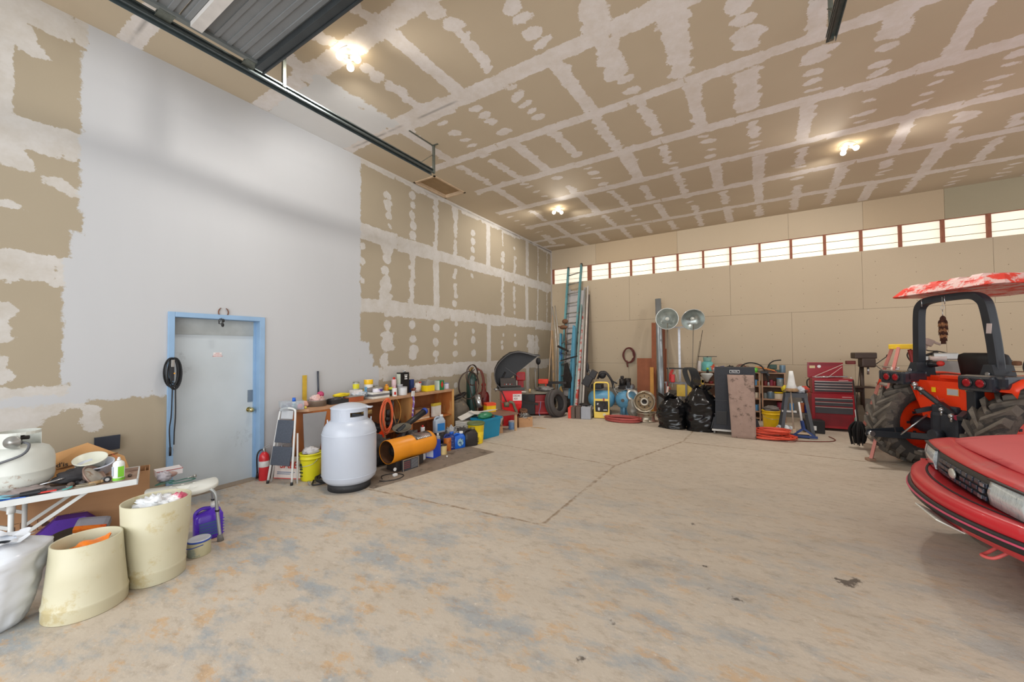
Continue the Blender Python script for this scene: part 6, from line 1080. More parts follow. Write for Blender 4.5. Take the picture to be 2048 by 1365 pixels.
b = new(mat('dark_maroon_hose', (98, 44, 38), .6), True); coil(b, (0, 0, 0), (1, 0, 0), (0, 0, 1), .15, .19, 6, .013, .14); b.tube([(-.06, 0, -.15), (-.05, -.01, -.26), (-.04, 0, -.33)], .018, seg=6); place(b.build('wall_hose'), 'dark maroon hose coiled on a hook on the back wall', 'hose', BW(1258, 711, YB-.06))
t = thing('socket_outlet', 'white double socket on the back wall beside the leaning bundle', 'socket', BW(1179, 743, YB-.008)); new(white).box((0, 0, 0), (.07, .012, .115), bev=.003).build('plate', t); new(mat('dark_socket_slot', (70, 60, 56), .5)).box((.0, -.007, .02), (.03, .002, .03)).box((0, -.007, -.025), (.03, .002, .03)).build('socket_face', t)
# ------------------------------------------------------------------ wheel rims
rim_m = mat('dirty_alloy_rim', (170, 160, 142), .35, .7, var=.15, scale=10, c2=(110, 86, 60), amt=.4)
def rim(name, label, loc, rot):
    t = thing(name, label, 'wheel rim', loc, rot=rot)
    new(rim_m, True).lathe([(.215, -.10), (.225, -.095), (.222, -.08), (.20, -.07), (.19, 0), (.20, .07), (.222, .08), (.225, .095), (.215, .10), (.195, .075), (.180, 0), (.190, -.07), (.215, -.10)], seg=40).build('barrel', t)
    new(mat('brown_brake_dust_disc', (140, 120, 92), .5, .5, var=.2), True).lathe([(.184, .03), (.15, .02), (.10, .045), (.085, .05)], seg=36).build('disc', t)
    new(mat('pale_hub_ring', (206, 200, 186), .4, .5), True).lathe([(.088, .05), (.085, .062), (.055, .062), (.05, .04)], seg=30).build('hub_ring', t)
    new(darki).lathe([(.05, .045), (0, .03)], seg=20).build('hub_bore', t)
    for k in range(8): new(darki).cyl((.125*math.cos(k*PI/4), .125*math.sin(k*PI/4), .034), (.125*math.cos(k*PI/4), .125*math.sin(k*PI/4), .04), .014, seg=10).build('bolt_hole', t)
    return t
r1 = rim('wheel_rim', 'dirty alloy wheel rim standing upright on top of the lying rim', (-2.0, 8.75, .435), (PI/2+.1, 0, PI+.12))
r1.rotation_euler = (PI/2+.05, 0, .12)
copy_thing(r1, 'bright wheel rim lying flat under the upright dirty rim', (-1.98, 8.78, .10), rot=(0, 0, .3), scale=(.93, .93, .98))
place(new(alu, True).lathe([(.10, -.04), (.14, -.03), (.15, 0), (.14, .03), (.10, .04)], seg=24).build('chrome_ring'), 'bright chrome ring leaning behind the upright dirty rim', 'ring', (-2.33, 9.02, .52), rot=(1.2, .4, .3))
junk('grey hub part under the chrome ring beside the rims', 'hub', 'hub_part', (-2.32, 8.98, 0), (.12, .10, .24), mat('grey_cast_hub', (150, 146, 136), .5, .4, var=.2), 171, rough=.25)
# ------------------------------------------------------------------ boards and trough leaning on the back wall
hbm = mat('brown_hardboard', (150, 88, 58), .75, var=.08, scale=9)
def board(label, u0, u1, vt, yb_, yt, m_, name='hardboard_sheet', th=.012):
    a = BW(u0, 780, yb_); b2 = BW(u1, 780, yb_); a.z = b2.z = .0; c = BW(u1, vt, yt); d = BW(u0, vt, yt); o = a.copy()
    bb = new(m_).prism([a-o, b2-o, c-o, d-o], (0, .012, 0)); return place(bb.build(name), label, 'board', o)
board('short wide brown hardboard sheet leaning left of the galvanised trough', 1274, 1304, 717, 10.2, 10.60, hbm)
board('tall narrow brown hardboard strip behind the left edge of the trough', 1303, 1312, 646, 10.25, 10.70, hbm)
board('brown board standing right behind the galvanised trough', 1318, 1330, 650, 10.3, 10.75, mat('dark_brown_board', (120, 70, 50), .8))
board('short brown board at the right foot of the galvanised trough', 1326, 1333, 698, 10.35, 10.80, hbm)
board('yellowish strip between the short hardboard and the trough', 1300, 1307, 735, 9.9, 10.3, mat('yellow_brown_strip', (200, 142, 60), .6))
p = BW(1323, 780, 9.6); p.z = .0; q = BW(1316, 598, 10.55)
b = new(mat('galvanised_trough_steel', (150, 158, 164), .4, .6, var=.1, scale=5), True); d_ = (q-p)
b.loft([[p-p+d_*f+Vector((x, y, 0)) for x, y in ((-.075, .0), (-.06, -.035), (0, -.055), (.06, -.035), (.075, 0), (.07, .004), (0, -.048), (-.07, .004))] for f in (0, .33, .66, 1)]); place(b.build('metal_trough'), 'long galvanised half-round trough leaning upright against the back wall', 'trough', p)
place(new(mat('pale_tube_plastic', (200, 196, 186), .4)).box((0, 0, .35), (.26, .004, .70)).build('wire_board'), 'thin clear board leaning behind the blue compressor', 'board', (BW(1270, 780, 10.4).x, 10.5, 0), rot=(-.12, 0, 0)) if False else None
t = thing('red_jack', 'red wheeled tool standing between the trough and the left black bag', 'tool', (-1.62, 8.85, .0), .3); new(mat('bright_red_enamel', 0), True).lathe([(0, -.02), (.16, -.02), (.17, 0), (.16, .02), (0, .02)], M=Matrix.Translation((0, 0, .18)) @ Matrix.Rotation(PI/2, 4, 'Y'), sx=1.1, seg=26).build('disc_guard', t); new(mat('pinkish_handle', (196, 170, 160), .5)).bar((.0, 0, .2), (.12, .2, .75), .035, .03).build('handle', t); new(redink).cyl((.02, -.03, .16), (.05, -.03, .16), .03).build('knob', t)
# ------------------------------------------------------------------ work lamps
galr = mat('galvanised_reflector', (176, 182, 178), .3, .75, var=.2, scale=8); polem = mat('grey_lamp_pole', (120, 112, 100), .5, .4)
def worklamp(label, u, v, y, rot, ub):
    c = BW(u, v, y); f = BW(ub, 780, y-.05); t = thing('work_lamp', label, 'work lamp', (c.x, c.y, 0), group='round reflector work lamps')
    MM = Matrix.Translation((0, 0, c.z)) @ Euler(rot).to_matrix().to_4x4()
    rf = new(galr, True); rf.lathe([(.235, .005), (.24, -.004), (.225, -.02), (.19, -.09), (.13, -.14), (.06, -.165), (.03, -.17), (.03, -.22), (0, -.22)], M=MM, seg=40).lathe([(.235, .005), (.22, -.016), (.18, -.082), (.12, -.132), (.05, -.155), (0, -.158)], M=MM, seg=40); rf.build('reflector', t)
    sk = new(mat('pale_rim_bead', (206, 208, 204), .3, .6)).lathe([(.232, .004), (.240, .008), (.245, 0), (.238, -.006)], M=MM, seg=40); sk.build('rim', t)
    bb = new(mat('frosted_unlit_bulb', (200, 200, 190), .3), True); bb.lathe([(0, -.03), (.035, -.045), (.045, -.08), (.03, -.12), (.02, -.155)], M=MM, seg=18); bb.build('bulb', t)
    new(polem).cyl((f.x-c.x, 0, .02), (0, .05, c.z-.10), .009, seg=8).build('pole', t); new(polem).cyl((f.x-c.x, 0, 0), (f.x-c.x, 0, .025), .12, .03).build('base', t); return t
worklamp('left round reflector work lamp on a thin pole, facing straight out', 1334, 638, 9.2, (PI/2, 0, .10), 1337)
worklamp('right round reflector work lamp on a thin pole, tilted upward', 1386, 640, 9.25, (PI/2+.38, .1, .35), 1381)
p = BW(1358, 655, 9.9); t = thing('drywall_square', 'tall silver T-shaped rule standing between the two round lamps', 'T-square', (p.x, p.y, 0)); ms = mat('graduated_silver', (176, 176, 180), .35, .5, var=.15, scale=18); new(ms).box((.0, 0, p.z*.495), (.05, .012, p.z*.985)).build('blade', t); new(ms).box((0, 0, p.z), (.34, .03, .03)).build('head', t)
lean('thin_rod', 'thin dark rod leaning to the right of the lamp poles', 'rod', 1377, 9.4, 1405, 661, 10.3, .012, .012, darki, rnd=True); lean('thin_rod', 'second thin rod leaning just left of the first, right of the lamp poles', 'rod', 1374, 9.4, 1400, 682, 10.2, .010, .012, polem, rnd=True)
# ------------------------------------------------------------------ frame with cords behind the bags
t = thing('engine_stand', 'yellow and grey low stand behind the two black bags', 'stand', (-1.28, 9.35, 0)); new(mat('mustard_yellow_panel', (222, 186, 70), .5)).bx(-.15, .38, -.02, .02, .52, .78, .01).build('panel', t); new(mat('grey_stand_bar', (120, 118, 120), .5, .4)).bx(-.40, .12, -.03, .03, .80, .84).bx(-.38, -.34, -.03, .03, 0, .80).bx(.36, .40, -.03, .03, 0, .80).bx(.03, .07, -.04, -.02, .3, .82).build('frame', t); new(mat('mustard_yellow_panel', 0)).bx(.15, .40, -.02, .02, .84, .90).bx(.36, .40, -.02, .02, .5, .9).build('rail', t)
b = new(mat('black_cable', (38, 38, 38), .5), True)
for k in range(8): x = .012*k; b.tube([(x, .0, .05), (x+.05+.01*k, -.03, 0), (x+.10+.012*k, -.03, -.18-.01*k), (x+.06, -.02, -.34-.01*k), (x-.03, 0, -.22), (x-.08, 0, -.02), (x-.03, 0, .05)], .011, seg=6)
place(b.build('cable_coil'), 'coil of thick black cable hung over the yellow and grey stand', 'cable', (-1.20, 9.22, 1.12))
b = new(mat('red_jumper_lead', (196, 44, 40), .5), True)
for k in range(3): b.tube([(.02*k, 0, 0), (-.06+.02*k, -.02, -.15), (-.10+.015*k, 0, -.35), (-.07+.02*k, 0, -.45)], .009, seg=6)
b.m(mat('grey_jumper_lead', (170, 160, 150), .5), True).tube([(.08, 0, .0), (.02, -.01, -.2), (.0, 0, -.4)], .009, seg=6).tube([(.05, 0, 0), (.10, -.01, -.15), (.14, 0, -.3)], .009, seg=6)
place(b.build('jumper_leads'), 'red and grey jumper leads hanging left of the black cable coil', 'leads', (-1.52, 9.30, 1.12)); place(new(darki).box((0, 0, .0), (.42, .03, .03)).cyl((-.18, 0, -1.13), (-.18, 0, .0), .012, seg=8).build('hanging_rack'), 'dark horizontal bar on a post holding the hanging cords', 'rack', (-1.42, 9.28, 1.145))
place(new(mat('red_plastic', 0)).box((0, 0, 0), (.09, .05, .18), bev=.02).build('red_clamp'), 'red plastic grip hanging under the jumper leads', 'grip', (-1.50, 9.28, .92))
# ------------------------------------------------------------------ black rubbish bags
bbm = mat('black_bag_film', (20, 20, 22), .22, var=.2, scale=7, bump=.35)
def blackbag(label, loc, w, h, seed, tw):
    t = thing('black_rubbish_bag', label, 'rubbish bag', loc, group='black rubbish bags')
    def fn(u, v):
        ph = 2*PI*v; pr = (w/2)*(1.0+.10*math.sin(PI*u))*(1-max(0, (u-.72))*1.9)*(1.0 if u > .03 else 1.05)
        d = Vector((math.cos(ph)*1.3, math.sin(ph)*1.3, u*3+seed)); k = 1+.20*mnoise.noise(d*1.1)+.09*mnoise.noise(Vector((math.cos(ph)*3, math.sin(ph)*3, u*14+seed)))+.035*mnoise.noise(d*9)
        return Vector((pr*k*math.cos(ph), pr*k*.85*math.sin(ph), 0 if u < .03 else h*u*(1+.05*mnoise.noise(d))))
    new(bbm, True).grid(fn, 44, 52, wrap=True).build('sack', t)
    k_ = new(bbm, True); k_.grid(lambda u, v: Vector((tw+.0+(.05+.12*u+.02*math.sin(14*PI*v)*u)*math.cos(2*PI*v), (.05+.09*u+.02*math.cos(18*PI*v)*u)*math.sin(2*PI*v), h*.93+.10*u+.03*math.sin(10*PI*v)*u)), 5, 50, wrap=True); k_.build('gathered_neck', t)
    return t
blackbag('left, shorter black rubbish bag with a floppy neck', (BW(1344, 800, 8.35).x, 8.35, 0), .50, .60, 1, -.10)
blackbag('right, taller black rubbish bag next to the black case', (BW(1401, 800, 8.35).x, 8.35, 0), .54, .80, 7, .05)
# ------------------------------------------------------------------ shelving
sw = mat('pinkish_shelf_wood', (176, 140, 114), .7, var=.12, scale=6, c2=(156, 120, 96), amt=.4)
def shelves(label, x0, x1, y, zs, h, d=.34):
    t = thing('shelf_unit', label, 'shelf unit', (x0, y, 0), group='wooden shelf units'); W = x1-x0
    for x in (0, W-.025): new(sw).bx(x, x+.025, 0, d, 0, h).build('side', t)
    for z in zs: new(sw).bx(.0255, W-.0255, 0, d, z-.012, z+.012).build('shelf', t)
    new(sw).bx(-.005, W+.005, -.005, d, h+.0005, h+.02).build('top', t); new(mat('shelf_back_panel', (128, 98, 78), .8)).bx(.026, W-.026, d-.006, d, .0, h-.001).build('back', t); return t
SY = 10.0
xa = [BW(u, 800, SY).x for u in (1396, 1521, 1524, 1572)]
SH = BW(1545, 748, SY).z; z1, z2, z3 = BW(1545, 774, SY).z, BW(1545, 800, SY).z, BW(1545, 826, SY).z
shelves('wide wooden shelf unit behind the black case', xa[0], xa[1], SY, (z3, z2, z1, .05), SH)
shelves('narrow wooden shelf unit of jars at the right of the black case', xa[2], xa[3], SY, (z3, z2, z1, .05), SH)
def SX(u, dy_=.12): return BW(u, 780, SY+dy_).x
jm = [mat('jar_glass_grey', (150, 160, 158), .2, alpha=.8, var=.2, scale=30), mat('cream_tub', (216, 204, 182), .4), mat('blue_grey_tin', (110, 134, 150), .4, .3), mat('dark_red_can', (130, 40, 40), .4), mat('amber_can', (206, 140, 40), .4), mat('steel_tin', (160, 160, 156), .35, .7), mat('pale_blue_box', (90, 150, 200), .4), mat('maroon_box', (140, 50, 70), .5)]
cells = [  # u, shelf height index, radius, height, material, lid, label
 (1531, z1, .040, .10, 3, None, 'dark red can, left on the upper shelf of the narrow unit'), (1537, z1, .035, .07, 5, None, 'small steel tin second from left on the upper shelf of the narrow unit'), (1543, z1, .035, .13, 7, None, 'maroon can in the middle of the upper shelf of the narrow unit'), (1549, z1, .03, .10, 3, None, 'slim dark red can right of the maroon can on the upper shelf'), (1561, z1, .07, .16, 0, 6, 'big glass jar with a blue and white base on the upper shelf, right end'),
 (1530, z2, .035, .12, 0, None, 'slim greyish jar, left on the middle shelf of the narrow unit'), (1541, z2, .07, .15, 2, 5, 'large blue-grey jar with a steel lid on the middle shelf'), (1557, z2, .085, .13, 1, None, 'wide cream tub with a yellow rim on the middle shelf of the narrow unit'), (1535, z2, .03, .09, 5, None, 'small steel jar between slim jar and large blue-grey jar'),
 (1532, z3, .055, .08, 4, None, 'amber yellow cup on the lower shelf of the narrow unit'), (1545, z3, .05, .13, 0, None, 'grey glass jar on the lower shelf, left of the pair'), (1550, z3, .045, .13, 0, None, 'grey glass jar on the lower shelf, right of the pair'), (1562, z3, .08, .21, 7, 3, 'maroon and pink printed jar at the right of the lower shelf'),
 (1512, z1, .05, .12, 6, None, 'blue and white bottle peeking out right of the black case, upper shelf'), (1517, z1, .05, .10, 4, None, 'orange tub right of the black case on the upper shelf of the wide unit'), (1512, z2, .06, .12, 1, None, 'cream jar cluster piece right of the black case on the middle shelf'), (1518, z2, .045, .10, 5, None, 'steel lidded jar at the right end of the middle shelf of the wide unit'), (1511, z3, .06, .13, 6, None, 'blue box-like can right of the black case on the lower shelf'), (1517, z3, .035, .14, 5, None, 'thin steel spray can on the lower shelf of the wide unit'),
 (1403, z1, .07, .16, 1, None, 'cream white box-like tub at the left end of the wide unit'), (1422, z1, .05, .06, 3, None, 'low dark red tin on the left part of the wide unit')]
for u, z, r, h, mi, li, l_ in cells:
    t = tin('storage_jar', l_, 'jar', Vector((SX(u), SY+.12, z+.0125)), r, h, jm[mi], jm[li] if li else None)
new(yel).lathe([(.086, .13), (.09, .12), (.09, .145), (.08, .15), (0, .15)], seg=24).build('yellow_rim', [o for o in COL.objects if o.get('label', '').startswith('wide cream tub with')][0])
# things heaped on the shelf tops
def SP(u, z=0, dy_=.15): return Vector((SX(u, dy_), SY+dy_, SH+.021+z))
t = thing('refrigerant_bottle', 'turquoise refrigerant bottle with a cross handle on the left end of the shelves', 'gas bottle', SP(1416, 0)); tq = mat('turquoise_enamel', (110, 190, 184), .4, coat=.2)
new(tq, True).lathe([(0, 0), (.11, 0), (.125, .03), (.125, .17), (.11, .215), (.05, .245), (0, .25)], seg=28).build('tank', t); new(mat('grey_teal_collar', (120, 160, 150), .5)).lathe([(.085, .235), (.095, .33), (.09, .33), (.08, .235)], seg=22).build('collar', t); new(darki).cyl((0, 0, .25), (0, 0, .34), .015).bar((-.20, 0, .345), (.20, 0, .345), .014, .014).build('valve', t)
t = thing('funnel', 'grey-white plastic funnel shape hanging in front of the turquoise bottle', 'funnel', SP(1414, -.04, -.10)); new(mat('dull_white_funnel', (204, 206, 202), .4), True).lathe([(.0, -.20), (.03, -.19), (.06, -.12), (.13, -.03), (.13, .0), (.09, .01), (0, .012)], seg=26).build('cone', t); new(black).cyl((.02, 0, .01), (.02, 0, .09), .03, .02).build('neck', t); new(mat('lime_cap', (190, 220, 40), .4)).cyl((.02, 0, .09), (.02, 0, .13), .024).build('cap', t)
t = tin('white_bottle', 'white and red bottle left of the turquoise bottle on the shelves', 'bottle', SP(1400), .045, .24, mat('white_red_label', (220, 210, 206), .4, c2=(200, 60, 50), amt=.3))
heap = [(1432, .09, .06, mat('white_red_sack', (220, 206, 200), .5, c2=(214, 80, 60), amt=.42), 'white and orange printed sack on the shelves left of the black case'), (1447, .10, .06, mat('blue_violet_bag', (70, 80, 140), .5), 'blue-violet bundle on top of the wide shelf unit'), (1462, .08, .07, junkm[2], 'black clump of cables above the black case label'), (1476, .09, .05, mat('brown_leather_bits', (104, 66, 56), .6, c2=(150, 40, 40), amt=.35), 'brown and red clutter on the shelves above the black case'), (1491, .12, .07, mat('tan_jute', (150, 128, 104), .8), 'tan bundle at the right end of the wide shelf unit'), (1508, .10, .05, mat('navy_cloth', (50, 60, 110), .8), 'navy blue cloth hanging at the joint of the shelf units'), (1523, .11, .06, mat('cream_rag', (190, 170, 150), .8, c2=(214, 100, 50), amt=.35), 'cream and orange clutter on the narrow shelf unit'), (1538, .13, .035, mat('grey_brown_tray', (132, 112, 96), .6), 'flat grey-brown tray on the narrow shelf unit'), (1424, .07, .09, mat('orange_can_heap', (206, 84, 50), .5, c2=(220, 214, 206), amt=.4), 'orange and white cans beside the funnel on the shelves')]
for q, (u, r, h, m_, l_) in enumerate(heap): junk(l_, 'clutter', 'shelf_clutter', SP(u), (r, .10, h), m_, 180+q, rough=.45, freq=7)
t = tin('grey_tin', 'tall grey tin standing at the right end of the narrow shelf unit', 'tin', SP(1566), .055, .16, mat('blue_grey_tin', 0)); 
place(new(mat('green_can_top', (110, 200, 70), .4)).cyl((0, 0, 0), (0, 0, .10), .06).build('green_tub'), 'bright green tub on the shelf joint right of the black case', 'tub', SP(1510, 0, .03))
b = new(black, True); b.tube([(0, 0, 0), (.03, 0, .12), (.12, 0, .20), (.25, 0, .22)], .014, seg=6); place(b.build('bent_tube'), 'black bent tube sticking up from the narrow shelf unit', 'tube', SP(1536, .05))
t = thing('hand_tool', 'dark green power tool body on the narrow shelf unit', 'power tool', SP(1547)); new(mat('dark_green_tool', (50, 80, 70), .5)).box((0, 0, .12), (.14, .10, .10), bev=.02).bar((-.14, 0, .06), (.12, .0, .03), .07, .05).build('body', t); new(mat('red_brown_strip', (150, 60, 44), .5)).bar((-.26, -.06, .12), (.06, -.06, .02), .05, .025).build('saw_blade', t)
place(new(mat('orange_bar', (226, 140, 50), .5)).bar((-.22, 0, .10), (.14, 0, .02), .05, .02).build('level_bar'), 'orange and black bar lying across the narrow shelf unit', 'bar', SP(1535, .03, .02))
b = new(black, True); b.tube([(0, 0, 0), (.1, 0, .12), (.25, 0, .16), (.42, 0, .10), (.50, 0, -.05), (.56, 0, -.25)], .015, seg=6); place(b.build('black_strap'), 'black curved strap arching over the clutter above the black case', 'strap', SP(1478, .05, .0))
b = new(mat('rust_wire', (120, 70, 60), .6), True); coil(b, (0, 0, .08), (1, 0, 0), (0, .2, 1), .10, .09, 3, .006, .2); place(b.build('wire_coil'), 'small loop of reddish wire on the shelves above the black case', 'wire', SP(1484, 0, .05))
b = new(blackp); b.box((0, 0, .03), (.14, .05, .05), bev=.01).bar((.05, 0, .03), (.09, 0, -.04), .04, .03); place(b.build('black_clamp'), 'black clamp gripping the top front edge of the narrow shelf unit', 'clamp', (SX(1529, 0), SY-.045, SH+.0))
# ------------------------------------------------------------------ black padded case and the rug in front
p = BW(1470, 870, 8.15); t = thing('padded_case', 'tall black padded case on a white castor base behind the tan mat', 'case', (p.x, 8.30, 0), .06)
cf = mat('charcoal_fabric', (48, 50, 56), .75, var=.1, scale=40, bump=.1)
b = new(cf); b.loft([[Vector((sx*.33*k, sy*.16, z)) for sx, sy in ((-1, -1), (1, -1), (1, 1), (-1, 1))] for k, z in ((1.12, .09), (1.12, .10), (.98, .35), (.96, .60), (.97, .85), (.99, 1.10))]+[[Vector((sx*.32, sy*.15, 1.235)) for sx, sy in ((-1, -1), (1, -1), (1, 1), (-1, 1))]], smooth=False); b.build('cover', t)
new(blackp).box((-.22, -.165, .30), (.18, .012, .25), rot=(.05, 0, 0), bev=.005).bx(-.34, -.12, -.172, -.160, .36, .375).bx(-.34, -.12, -.172, -.160, .62, .63).build('front_pocket', t)
lb = new(whiteink).bx(-.075, .085, -.170, -.160, 1.13, 1.185, .004).build('name_label', t); new(cf).bx(-.068, .078, -.172, -.1700, 1.137, 1.178, .003).build('label_field', lb); text('Flex-Fit', .032, whiteink, lb, (.005, -.1725, 1.157), (PI/2, 0, 0), depth=.0006)
new(mat('off_white_base', (206, 204, 198), .5)).bx(-.38, .38, -.19, .17, .055, .088, .006).build('base', t)
for sx in (-.34, .34):
    for sy in (-.15, .13): new(mat('grey_castor', (120, 118, 114), .5)).cyl((sx-.015, sy, .028), (sx+.015, sy, .028), .028, seg=14).build('castor', t)
for sx in (-1, 1): new(blackp).bar((sx*.39, -.12, .09), (sx*.34, -.12, .30), .02, .02).build('side_strut', t)
p0, p1 = G(1468, 880), G(1505, 881); w_ = .46; xc = (p0.x+p1.x)/2
t = new(mat('dusty_pink_carpet_mat', (156, 132, 120), .95, var=.08, scale=12, bump=.3, c2=(112, 94, 84), amt=.3, thr=.58))
t.grid(lambda u, v: Vector(((u-.5)*(.37+.05*v)+.03*(1-v)-.02, .02+.22*v-.10*math.sin(PI*v)*.3+.02*(1-v), .004+1.10*v)), 10, 20); o_ = t.build('carpet_mat', solid=.012); place(o_, 'dusty pinkish carpet mat standing upright against the black padded case', 'mat', (xc, 7.86, 0), .03)
# ------------------------------------------------------------------ bucket, orange cord pile
t = thing('bucket', 'bright yellow bucket with grey lumps on top beside the narrow shelf unit', 'bucket', BW(1543, 850, 9.15)*1.0, .2); t.location.z = 0; bucket_body(t, mat('warm_yellow_bucket', (244, 196, 14), .4), .13, .155, .36); junk('grey lumps and dark tools in the top of the warm yellow bucket', 'tools', 'bucket_contents', (t.location.x, t.location.y, .33), (.13, .12, .06), mat('grey_dirty_tool', (112, 106, 100), .6, var=.25), 190, rough=.4, freq=6)
b = new(mat('orange_red_cord', (222, 84, 58), .5, var=.1), True); random.seed(21)
for k in range(7): coil(b, (random.uniform(-.06, .08), random.uniform(-.05, .05), .03+.022*k), (1, random.uniform(-.2, .2), random.uniform(-.04, .04)), (0, 1, random.uniform(-.1, .1)), .36-.03*k, .20-.015*k, 3, .010, .25)
place(b.build('extension_lead'), 'big tangled pile of orange-red extension cord on the floor', 'cord', (.28, 8.12, 0))
b = new(mat('brownish_red_cord', (120, 64, 52), .5), True); b.tube([(-.3, 0, .008), (.1, .12, .008), (.45, .3, .008), (.55, .5, .008), (.5, .75, .008)], .008, seg=6); place(b.build('power_lead'), 'brown-red lead trailing on the floor right of the orange cord pile', 'cord', (.65, 8.02, 0))
# ------------------------------------------------------------------ grey A-frame stand with junk
p = BW(1592, 870, 8.7); t = thing('grinder_stand', 'dark grey steel A-frame stand with a cluttered top beside the tool chest', 'stand', (p.x, 8.72, 0), .05); gs = mat('charcoal_steel', (76, 78, 82), .5, .3)
for sx in (-1, 1):
    for sy in (-1, 1): new(gs).bar((sx*.235, sy*.20, 0), (sx*.13, sy*.12, .75), .05, .03, up=(0, 1, 0)).build('leg', t)
    new(gs).bar((sx*.18, -.16, .42), (sx*.18, .16, .42), .03, .03).build('side_rail', t)
new(gs).bx(-.16, .16, -.14, .14, .75, .77).bx(-.16, .16, -.145, -.13, .69, .75).build('top', t); new(mat('dark_stand_tray', (86, 82, 78), .6)).bx(-.17, .17, -.15, .15, .40, .415).build('tray', t)
place(new(mat('white_flat_part', (206, 206, 202), .5)).box((0, 0, .02), (.22, .10, .03), bev=.005).build('white_part'), 'white flat part on the inner tray of the grey A-frame stand', 'part', (p.x-.10, 8.60, .416))
for q, (dx, r, m_, l_) in enumerate(((-.13, .07, mat('yellow_black_tool', (224, 200, 40), .5, c2=(50, 50, 50), amt=.45), 'yellow and black tool on the left of the A-frame top'), (.0, .08, junkm[1], 'brown and dark clutter in the middle of the A-frame top'), (.13, .08, mat('red_tool_bits', (190, 60, 44), .5, c2=(80, 70, 66), amt=.45), 'red and grey tools on the right of the A-frame top'), (.07, .07, mat('pale_cloth', (196, 200, 206), .6), 'pale cloth lump on the front of the A-frame top'))): junk(l_, 'tool', 'stand_clutter', (p.x+dx, 8.72-(.06 if q == 3 else 0), .771), (r, .07, .06), m_, 200+q, rough=.5, freq=8)
for q, (dx, h, m_, l_) in enumerate(((-.05, .15, jm[6], 'blue and white bottle standing on the inner tray of the A-frame'), (.10, .17, mat('amber_brown_bottle', (176, 90, 40), .4), 'amber brown bottle on the inner tray of the A-frame'), (.17, .14, mat('navy_plastic', 0), 'navy bottle at the right of the inner tray'))):
    t2 = tin('bottle', l_, 'bottle', Vector((p.x+dx, 8.72, .416)), .035, h, m_); new(white).cyl((0, 0, h), (0, 0, h+.03), .014).build('cap', t2)
pb_ = G(1588, 875); t = thing('push_broom', 'push broom with a long wooden handle and wide head in front of the A-frame', 'broom', (pb_.x, pb_.y-.02, 0), .08); new(mat('worn_broom_handle', (176, 158, 138), .7)).cyl((0, 0, .06), (-.01, .16, .84), .013, seg=10).build('handle', t); new(mat('pale_broom_board', (206, 180, 150), .7)).box((0, 0, .085), (.44, .06, .035), bev=.005).box((-.0, 0, .12), (.05, .05, .05)).build('head', t); new(darki).box((0, 0, .035), (.43, .055, .066)).build('bristles', t)
cpos = BW(1589, 777, 8.75); t = thing('cone_brush', 'white cone-shaped cover with a tan skirt on top of the broom handle', 'brush', (pb_.x-.01, pb_.y+.13, .84), 0); new(mat('white_fluffy_cloth', (222, 222, 218), .8, bump=.3), True).lathe([(0, .33), (.03, .325), (.045, .22), (.06, .10), (.085, .02), (.08, .015)], seg=22).build('cone', t); new(mat('tan_bristle_skirt', (160, 128, 92), .9, var=.2, scale=30)).lathe([(.08, .02), (.115, -.035), (.10, -.04), (.02, -.02)], seg=22).build('skirt', t)
t = thing('squeegee', 'blue wide dustpan-shaped tool with a white handle leaning in the A-frame', 'squeegee', (p.x+.09, 8.42, 0), .0); new(mat('navy_blue_tool', (38, 62, 120), .45)).bar((-.15, 0, .05), (.0, .02, .17), .03, .03).bar((.15, 0, .05), (.0, .02, .17), .03, .03).box((0, 0, .035), (.38, .04, .04), bev=.005).bar((0, .02, .16), (-.02, .05, .30), .04, .04).build('head', t); new(white).cyl((-.02, .05, .29), (-.05, .10, .62), .016).build('handle', t)
place(crumple((0, 0, .09), (.14, .09, .09), mat('white_plastic_sack', (214, 218, 220), .4), 210, rough=.25, zmin=0).build('white_bag'), 'white plastic bag under the A-frame stand', 'bag', (p.x-.17, 8.60, 0))
t = thing('battery_box', 'black box with white lettering patch on the floor behind the A-frame right leg', 'battery box', (p.x+.30, 9.12, 0), .1); new(blackp).bx(-.15, .15, -.12, .12, 0, .24, .015).build('box', t); new(whiteink).box((-.02, -.122, .10), (.08, .003, .08)).build('patch', t)
# ------------------------------------------------------------------ red tool chest
ca, cb = Vector((1.00, 9.60, 0)), Vector((1.66, 9.60, 0)); cw = .78
t = thing('tool_chest', 'dark red roller tool chest with open lid and black drawer fronts', 'tool chest', (.99, 9.42, 0), .05); cr = mat('dark_red_enamel', (150, 26, 38), .35, var=.06, coat=.2); dr_ = mat('black_drawer_front', (62, 62, 66), .45); tr_ = mat('aluminium_pull', (196, 188, 182), .3, .7)
CW, CD = .66, .40
new(cr).bx(0, CW, 0, CD, .05, .68, .006).build('cabinet', t); new(cr).bx(.02, CW-.02, .02, CD, .705, .99, .006).bx(.0, CW, 0, CD, .681, .704).build('top_box', t)
ld = new(cr).bx(.0, CW-.10, CD-.03, CD-.01, .99, 1.29, .004).bx(.0, CW-.1, CD-.06, CD-.03, 1.27, 1.29).build('open_lid', t); new(mat('cream_sticker', (216, 196, 150), .5)).box((.08, CD-.033, 1.20), (.09, .002, .05)).build('sticker', ld); new(white).cyl((.19, CD-.033, 1.21), (.19, CD-.036, 1.21), .03).build('sticker', ld)
def drawer(z0, z1, x0, x1):
    d = new(dr_).bx(x0, x1, -.012, .0, z0, z1, .002).build('drawer', t); new(tr_).bx(x0, x1, -.022, -.012, z1-.014, z1).build('pull', d)
for k in range(4): drawer(.745+.052*(3-k), .790+.052*(3-k), .05, CW-.05)
drawer(.56, .62, .05, CW-.05); drawer(.475, .545, .05, CW-.05); drawer(.33, .455, .05, CW-.05)
